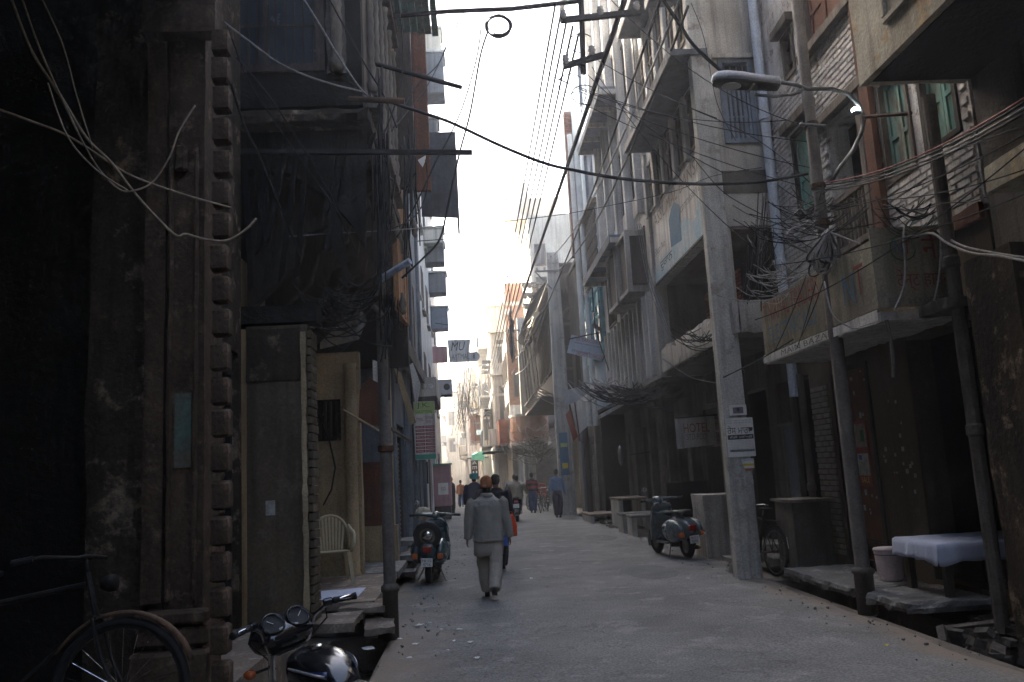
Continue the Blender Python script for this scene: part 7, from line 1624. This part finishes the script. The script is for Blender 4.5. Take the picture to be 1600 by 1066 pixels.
def cables():
    cable(PX([(585, 150), (625, 165), (700, 190), (780, 227), (850, 255), (905, 268), (960, 278), (1030, 285), (1110, 288), (1190, 284), (1262, 272)], 8.8, 9.2), .02, label='thickest black cable sagging from the left ledge across to the street lamp pole')
    cable(PX([(1030, -10), (1060, 35), (1085, 72), (1128, 112)], 8.6, 8.9), .022, label='stout black cable running down to the cobra head of the street lamp')
    # long runs away from the camera
    a = P(976, 0, Y=11); b = P(802, 504, Y=42); cable([a, b], .045, 'polec' if False else 'cable', 'straight thick grey black cable running down the sky edge to the third pole', n=4)
    for k, (p, q, s, r) in enumerate((((1032, 0), (806, 560), .7, .02), ((1062, 0), (860, 402), .6, .022), ((1075, 10), (865, 425), .8, .022))):
        cable([P(*p, Y=11), P(*q, Y=(42, 32, 32)[k])], r, 'cable' if k != 1 else 'cablel', 'twisted service cable running along the right facades to the far poles', 'twisted service cables along the right facades', sag=s)
    for k in range(5): cable([P(868+k*9, 5+k*12, Y=11), P(758+k*3, 602, Y=62)], .017, 'cable', 'thin straight wire receding through the white sky above the street', 'parallel wires receding through the sky', sag=.35)
    cable([P(838, 398, Y=31.9), P(800, 505, Y=42.5)], .02, 'cablel', 'grey cable between the second and third poles', sag=.25); cable([P(806, 575, Y=42), P(757, 610, Y=62)], .025, 'cable', 'cable between the third and farthest poles', sag=.6)
    cable([P(868, 425, Y=31.7), P(830, 560, Y=36), P(806, 585, Y=42)], .03, 'cablel', 'pale twisted cable hanging from the second pole towards the third')
    # loops dropping from the overhead bar on the left
    cable(PX([(762, 50), (750, 90), (735, 175), (718, 240), (700, 320), (688, 372), (665, 400), (628, 435)], 10), .014, label='black cable dropping in a long curve from the coil to the left shops')
    cable(PX([(752, 40), (745, 90), (725, 161), (704, 210), (680, 255), (650, 319), (620, 371)], 10, 9.5), .011, label='cable curving down left from the overhead bar past the tin awning')
    cable(PX([(725, 20), (700, 65), (685, 100), (655, 130), (635, 160), (615, 200)], 10.5, 9), .008); cable(PX([(715, 25), (712, 80), (705, 130), (696, 200)], 10.5, 10), .006)
    cable(PX([(622, 0), (628, 50), (630, 100), (622, 150), (600, 210)], 9.2, 8.8), .008); cable(PX([(700, 70), (670, 130), (640, 170), (612, 205)], 11, 9), .007)
    cable(PX([(665, 250), (668, 290), (655, 330), (630, 350), (600, 360)], 9.6, 9), .008)
    cable(PX([(475, 0), (500, 40), (530, 90), (560, 135), (575, 150)], 8, 8.4), .012, 'cablel', 'pale straight wire slanting down to the carved balcony corner'); cable(PX([(515, 0), (540, 45), (570, 100), (600, 150), (620, 200)], 8.3, 8.8), .01)
    cable(PX([(350, 35), (390, 65), (430, 95), (470, 115), (520, 132), (565, 143)], 7.4, 8.3), .01, 'cablel', 'pale wire sagging from the near house to the carved balcony ledge')
    cable(PX([(350, 95), (380, 190), (410, 255), (440, 330), (470, 400)], 7, 8.2), .012); cable(PX([(355, 40), (390, 130), (430, 190), (470, 250), (520, 320), (560, 400)], 7.2, 8.4), .008); cable(PX([(370, 90), (420, 150), (460, 210), (510, 290), (540, 360)], 7.2, 8.3), .008)
    cable(PX([(450, 370), (520, 365), (580, 362), (640, 358), (700, 352)], 8.7, 9.5), .007, 'cablel')
    # foreground loops, beige, in front of the dark passage
    g = 'faded cables looping over the dark left foreground'
    cable(PX([(-10, 168), (50, 190), (105, 212), (165, 250), (200, 272), (245, 290), (300, 308), (362, 325)], 4.6, 5.4), .007, 'cableb', 'faded beige cable slanting down from the left edge to the corner pillar', g)
    cable(PX([(15, -10), (50, 80), (95, 150), (135, 215), (175, 255), (205, 295), (240, 335), (275, 368), (290, 366), (320, 374), (355, 376), (385, 358), (400, 342)], 4.6, 5.2), [.007]*1 and .009, 'cableb', 'thickest beige cable looping down past the block banded pillar', g)
    cable(PX([(62, -10), (98, 70), (120, 150), (145, 232)], 4.6), .004, 'cableb', 'hair thin cable falling from the top left corner', g); cable(PX([(32, -10), (60, 70), (95, 150), (145, 250), (185, 295), (212, 297), (240, 283), (265, 245), (280, 205), (305, 165)], 4.5, 5.0), .006, 'cableb', 'beige cable hanging in a deep loop before the pillar', g)
    cable(PX([(75, 130), (105, 212), (150, 265), (200, 298)], 4.5), .005, 'cableb', 'short beige cable crossing the deep loop', g)
    # wires to the right edge
    g = 'wires fanning out past the right edge'
    for k, (y0, m) in enumerate(((148, 'cabler'), (154, 'cable'), (163, 'cablel'), (171, 'cable'))): cable([P(1610, y0, Y=5.2), P(1290, 285+k*4, Y=9)], .009, m, 'wire of the red and black bundle rising past the right edge' , g, sag=.12)
    for (p, q, m, s) in (((1610, 205), (1290, 330), 'cable', .1), ((1610, 225), (1180, 500), 'cable', .15), ((1610, 262), (1320, 310), 'cable', .1), ((1610, 300), (1200, 415), 'cable', .1), ((1600, 195), (1270, 300), 'cable', .05)): cable([P(*p, Y=5.6), P(*q, Y=9)], .006, m, 'thin black wire rising past the right edge under the red and black bundle', g, sag=s)
    cable(PX([(1610, 410), (1560, 400), (1515, 395), (1480, 380), (1455, 365), (1420, 372)], 6, 8), .012, 'cablel', 'thick pale cable pair leaving the right edge at mid height', g); cable(PX([(1610, 404), (1550, 395), (1500, 383), (1465, 360)], 6, 7.9), .012, 'cablel', 'thick pale cable pair leaving the right edge at mid height', g)
    cable(PX([(1380, 320), (1430, 330), (1475, 318), (1530, 312), (1610, 270)], 8.5, 6), .007, 'cable')
    # crossings between the bracket and the lamp pole
    for (p, q, s) in (((860, 118), (1265, 222), .15), ((895, 138), (1265, 262), .12), ((897, 155), (1250, 290), .1), ((935, 95), (1120, 185), .05), ((955, 0), (1270, 200), .3), ((925, 105), (1180, 390), .2), ((860, 118), (1230, 188), .25), ((820, 5), (1130, 270), .3)): cable([P(*p, Y=11), P(*q, Y=9.2)], .006, sag=s)
    cable(PX([(740, 352), (800, 345), (880, 335), (960, 320), (1050, 300), (1115, 275), (1190, 262)], 14, 9.5), .006)
    cable(PX([(1080, 170), (1160, 205), (1220, 245), (1265, 285)], 10, 9.2), .006); cable(PX([(1082, 245), (1130, 300), (1190, 335)], 9.6), .006); cable(PX([(1080, 5), (1100, 60), (1120, 160), (1150, 220)], 10), .005)
    for k in range(3): cable(PX([(995+k*3, 350), (1010+k*3, 430), (1025+k*4, 480), (1052+k*2, 540)], 15), .009, 'cablel', ('left', 'middle', 'right')[k]+' of three pale cables hanging beside the hoarding to the parapet', 'cables beside the hoarding')
    cable(PX([(1035, 560), (1080, 590), (1130, 600)], 13), .008, 'cablel'); cable(PX([(1000, 600), (1035, 640), (1060, 645)], 16), .008)
    cable(PX([(1130, 590), (1190, 560), (1240, 530)], 10), .008); cable(PX([(820, 600), (850, 625), (890, 640)], 30), .015, 'cablel'); cable(PX([(925, 450), (930, 510), (945, 560), (952, 580)], 20), .012)
    # overhead bar, hanging crossarm bracket
    B = T('hanging_crossarm', 'black iron crossarm bracket with porcelain insulators hanging from the overhead bar', 'bracket', (1.8, 11, 7))
    Y = 11; mb = MB(); mb.tube([P(600, 27, Y=11.6), P(700, 18, Y=11.4), P(800, 14, Y=11.2), P(905, 2, Y=11)], .035, 8); mb.build('overhead_bar', M['darkiron'], B)
    mb = MB(); mb.tube([P(906, -40, Y=Y), P(912, 115, Y=Y)], .042, 8); mb.build('drop_post', M['darkiron'], B)
    def beam(p, q): mb = MB(); a, b = P(*p, Y=Y-.06), P(*q, Y=Y-.06); mb.prism([a+V((0, -.03, -.04)), a+V((0, .03, -.04)), a+V((0, .03, .04)), a+V((0, -.03, .04))], b-a); mb.build('crossarm', M['darkiron'], B)
    beam((876, 32), (1001, 19)); beam((880, 104), (943, 86))
    for (x, y) in ((880, 26), (938, 20), (995, 13), (884, 96), (925, 82)): p = P(x, y, Y=Y-.06); MB().lathe([(.025, -.06), (.05, -.03), (.04, 0), (.055, .03), (.035, .06), (.045, .085), (.015, .1)], p, seg=12).build('insulator', M['porc'], B, smooth=True)
    for (p, q) in (((885, 70), (930, 58)), ((870, 115), (912, 140)), ((895, 130), (930, 160))):
        c = P((p[0]+q[0])/2, (p[1]+q[1])/2, Y=Y); MB().tube([c+V((.17*math.cos(t), .02*t, .13*math.sin(t))) for t in [.5+i*.33 for i in range(15)]], .008, 5).build('wire_loop', M['cable'], B, smooth=True)
    # coil ring
    c = P(779, 41, Y=10.5); mb = MB(); mb.tube([c+V(((.165+.018*math.sin(t*.37))*math.cos(t), .03*math.sin(t*.8), (.15+.016*math.cos(t*.53))*math.sin(t))) for t in [i*.3 for i in range(150)]], .009, 5); mb.build('cable_coil', M['cable'], label='round coil of black cable hanging in the sky under the overhead bar', cat='cable coil', smooth=True)
    # hank of grey cable on the lamp pole
    B = T('cable_hank', 'hank of spare grey cable tied to the street lamp pole like a drooping bow', 'cable coil', P(1290, 365, Y=8.95)); top = P(1288, 362, Y=8.9)
    for k in range(15):
        w_ = random.uniform(.03, .17); l = random.uniform(.33, .52); off = random.uniform(-.26, .06); pts = [top+V((off*math.sin(math.pi*t)*.9+w_*math.sin(2*math.pi*t), -.05+.05*math.cos(k)-.04*math.sin(2*math.pi*t+k), -l*math.sin(math.pi*t)**.8)) for t in [i/18 for i in range(19)]]
        MB().tube(pts, .011, 6).build('cable_turn', M['cablel' if k % 4 else 'cable'], B, smooth=True)
    cable(PX([(1292, 360), (1260, 352), (1235, 360), (1232, 378), (1262, 395)], 8.9), .012, 'cablel', 'pale cable end curling left of the hank on the lamp pole'); cable(PX([(1292, 362), (1310, 368), (1345, 382)], 8.9, 8.4), .013, 'cablel', 'pale cable end leading right from the hank')
    cable(PX([(1450, 333), (1420, 345), (1412, 370), (1415, 410), (1412, 450), (1398, 485)], 7.8), .014, 'cablel', 'thick pale cable drooping across the painted boards'); cable(PX([(1455, 333), (1468, 350), (1470, 400), (1466, 440), (1460, 470)], 7.6), .012, 'cablel', 'thick pale cable hanging straight at the end of the painted boards')
    cable(PX([(1288, 440), (1300, 490), (1325, 510), (1345, 513), (1372, 505)], 8.6, 7.9), .009, 'cablel', 'cable drooping in a shallow loop below the painted boards')
    for (p, q) in (((1260, 430), (1210, 550)), ((1275, 440), (1245, 545)), ((1290, 430), (1250, 530)), ((1180, 465), (1260, 405))): cable([P(*p, Y=8.9), P(*q, Y=9.6)], .006, sag=.03)
    # tangles
    def tangle(label, cx_, cy_, rx, ry, Y, n, r, m='cable', dY=.5, seed=1, pts=9):
        rnd = random.Random(seed); mb = MB()
        for i in range(n):
            h_ = rx >= ry*.8; l_ = abs(rnd.gauss(.6, .35)); o1, o2 = rnd.gauss(0, .35), rnd.gauss(0, .3); p = [P(cx_+rx*(o1+(l_*q if h_ else rnd.gauss(0, .3))), cy_+ry*(o2+(rnd.gauss(0, .25) if h_ else l_*q)), Y=Y+rnd.uniform(-dY, dY)) for q in (-1, 0, 1)]; a, c, b = p; c = (a+b)/2+(c-(a+b)/2)*.35-V((0, 0, (a-b).length*rnd.uniform(.15, .6)*(1 if h_ else .1)))
            q = [(a*(1-t)**2+c*2*t*(1-t)+b*t*t)+V((.006*math.sin(t*9+i), .006*math.cos(t*7+i), .006*math.sin(t*11+i)))*Y*.1 for t in [k/pts for k in range(pts+1)]]
            mb.tube(q, r*rnd.uniform(.7, 1.3), 4)
        mb.build('cable_tangle', M[m], label=label, cat='cable tangle', kind='stuff', smooth=True)
    tangle('dense tangle of thin cables round the lamp pole and green shutters', 1270, 335, 75, 50, 9.1, 34, .0055, seed=2)
    tangle('messy cables piled along the top edge of the painted boards', 1215, 430, 45, 45, 9.8, 26, .006, 'cablel', seed=3); tangle('knot of cables above the right end of the painted boards', 1420, 325, 45, 30, 7.9, 15, .006, seed=4)
    tangle('cable mess at the pipe corner by the nearest concrete pole', 1190, 410, 30, 60, 10.8, 30, .006, seed=5); tangle('birds nest of cables beneath the finned house', 985, 606, 60, 14, 17, 46, .009, seed=6, dY=.6); tangle('pale cable loops before the rolling shutters', 945, 600, 32, 14, 20, 22, .014, 'cablel', seed=7, dY=1)
    tangle('dark cable mess in the vault of the left row', 530, 470, 50, 55, 8.9, 46, .009, seed=8); tangle('bundle of cables at the head of the iron pipe', 597, 300, 14, 120, 8.75, 52, .009, seed=9, dY=.25); tangle('frayed cables low on the iron pipe', 612, 510, 20, 50, 9.2, 26, .007, 'cable', seed=10, dY=.2)
    tangle('cable web in the glare over the far street', 730, 625, 30, 45, 52, 60, .014, seed=11, dY=4); tangle('cable bundle on the far right houses', 830, 690, 35, 25, 40, 40, .014, seed=12, dY=2); tangle('pale looped cables beside the third pole', 850, 670, 20, 25, 36, 12, .018, 'cablel', seed=13, dY=1)
    tangle('cables bunched along the carved bay edge', 640, 300, 14, 80, 11, 20, .009, seed=14, dY=.6); tangle('loose strands on the concrete parapet', 1090, 525, 40, 20, 12.8, 16, .008, seed=15, dY=.3)
    # the dark creeper like bundle hanging in the sky
    a = P(797, 478, Y=40); mb = MB()
    rnd = random.Random(3)
    for i in range(40): z0 = rnd.uniform(0, 2.2); mb.tube([a+V((rnd.uniform(-.07, .07), 0, -z0)), a+V((rnd.uniform(-.15, .15), 0, -z0-.3)), a+V((rnd.uniform(-.08, .08), 0, -z0-.7))], .035, 4)
    mb.tube([P(793, 420, Y=40), P(797, 480, Y=40)], .02, 4); mb.build('hanging_bundle', M['cable'], label='ragged black bundle hanging vertically in front of the far houses', cat='cable bundle')
    # iron rods and antennas on the far sky line
    for (x0, y0, x1, y1, Y, w_) in ((757, 560, 762, 700, 58, 'steep'), (748, 590, 770, 690, 58, 'leftmost slanting'), (775, 600, 770, 720, 56, 'rightmost')): cable([P(x0, y0, Y=Y), P(x1, y1, Y=Y)], .022, 'cable', w_+' cable drop straggling in the far glare', 'cable drops in the far glare', sag=.2)
cables()
# ---------------------------------------------------------------- air
def haze():
    o = MB().box(-165, 165, -85, 265, -2, 32).build('haze', None, kind='stuff', origin=(0, 0, 0))
    m = bpy.data.materials.new('hazy air'); m.use_nodes = True; t = m.node_tree; t.nodes.clear()
    out = t.nodes.new('ShaderNodeOutputMaterial'); v = t.nodes.new('ShaderNodeVolumePrincipled'); v.inputs['Density'].default_value = .0028; v.inputs['Color'].default_value = (.97, .975, .985, 1); v.inputs['Anisotropy'].default_value = .7
    t.links.new(v.outputs[0], out.inputs['Volume']); o.data.materials.append(m); tag(o, 'thin dusty winter haze filling the street', 'haze')
haze()
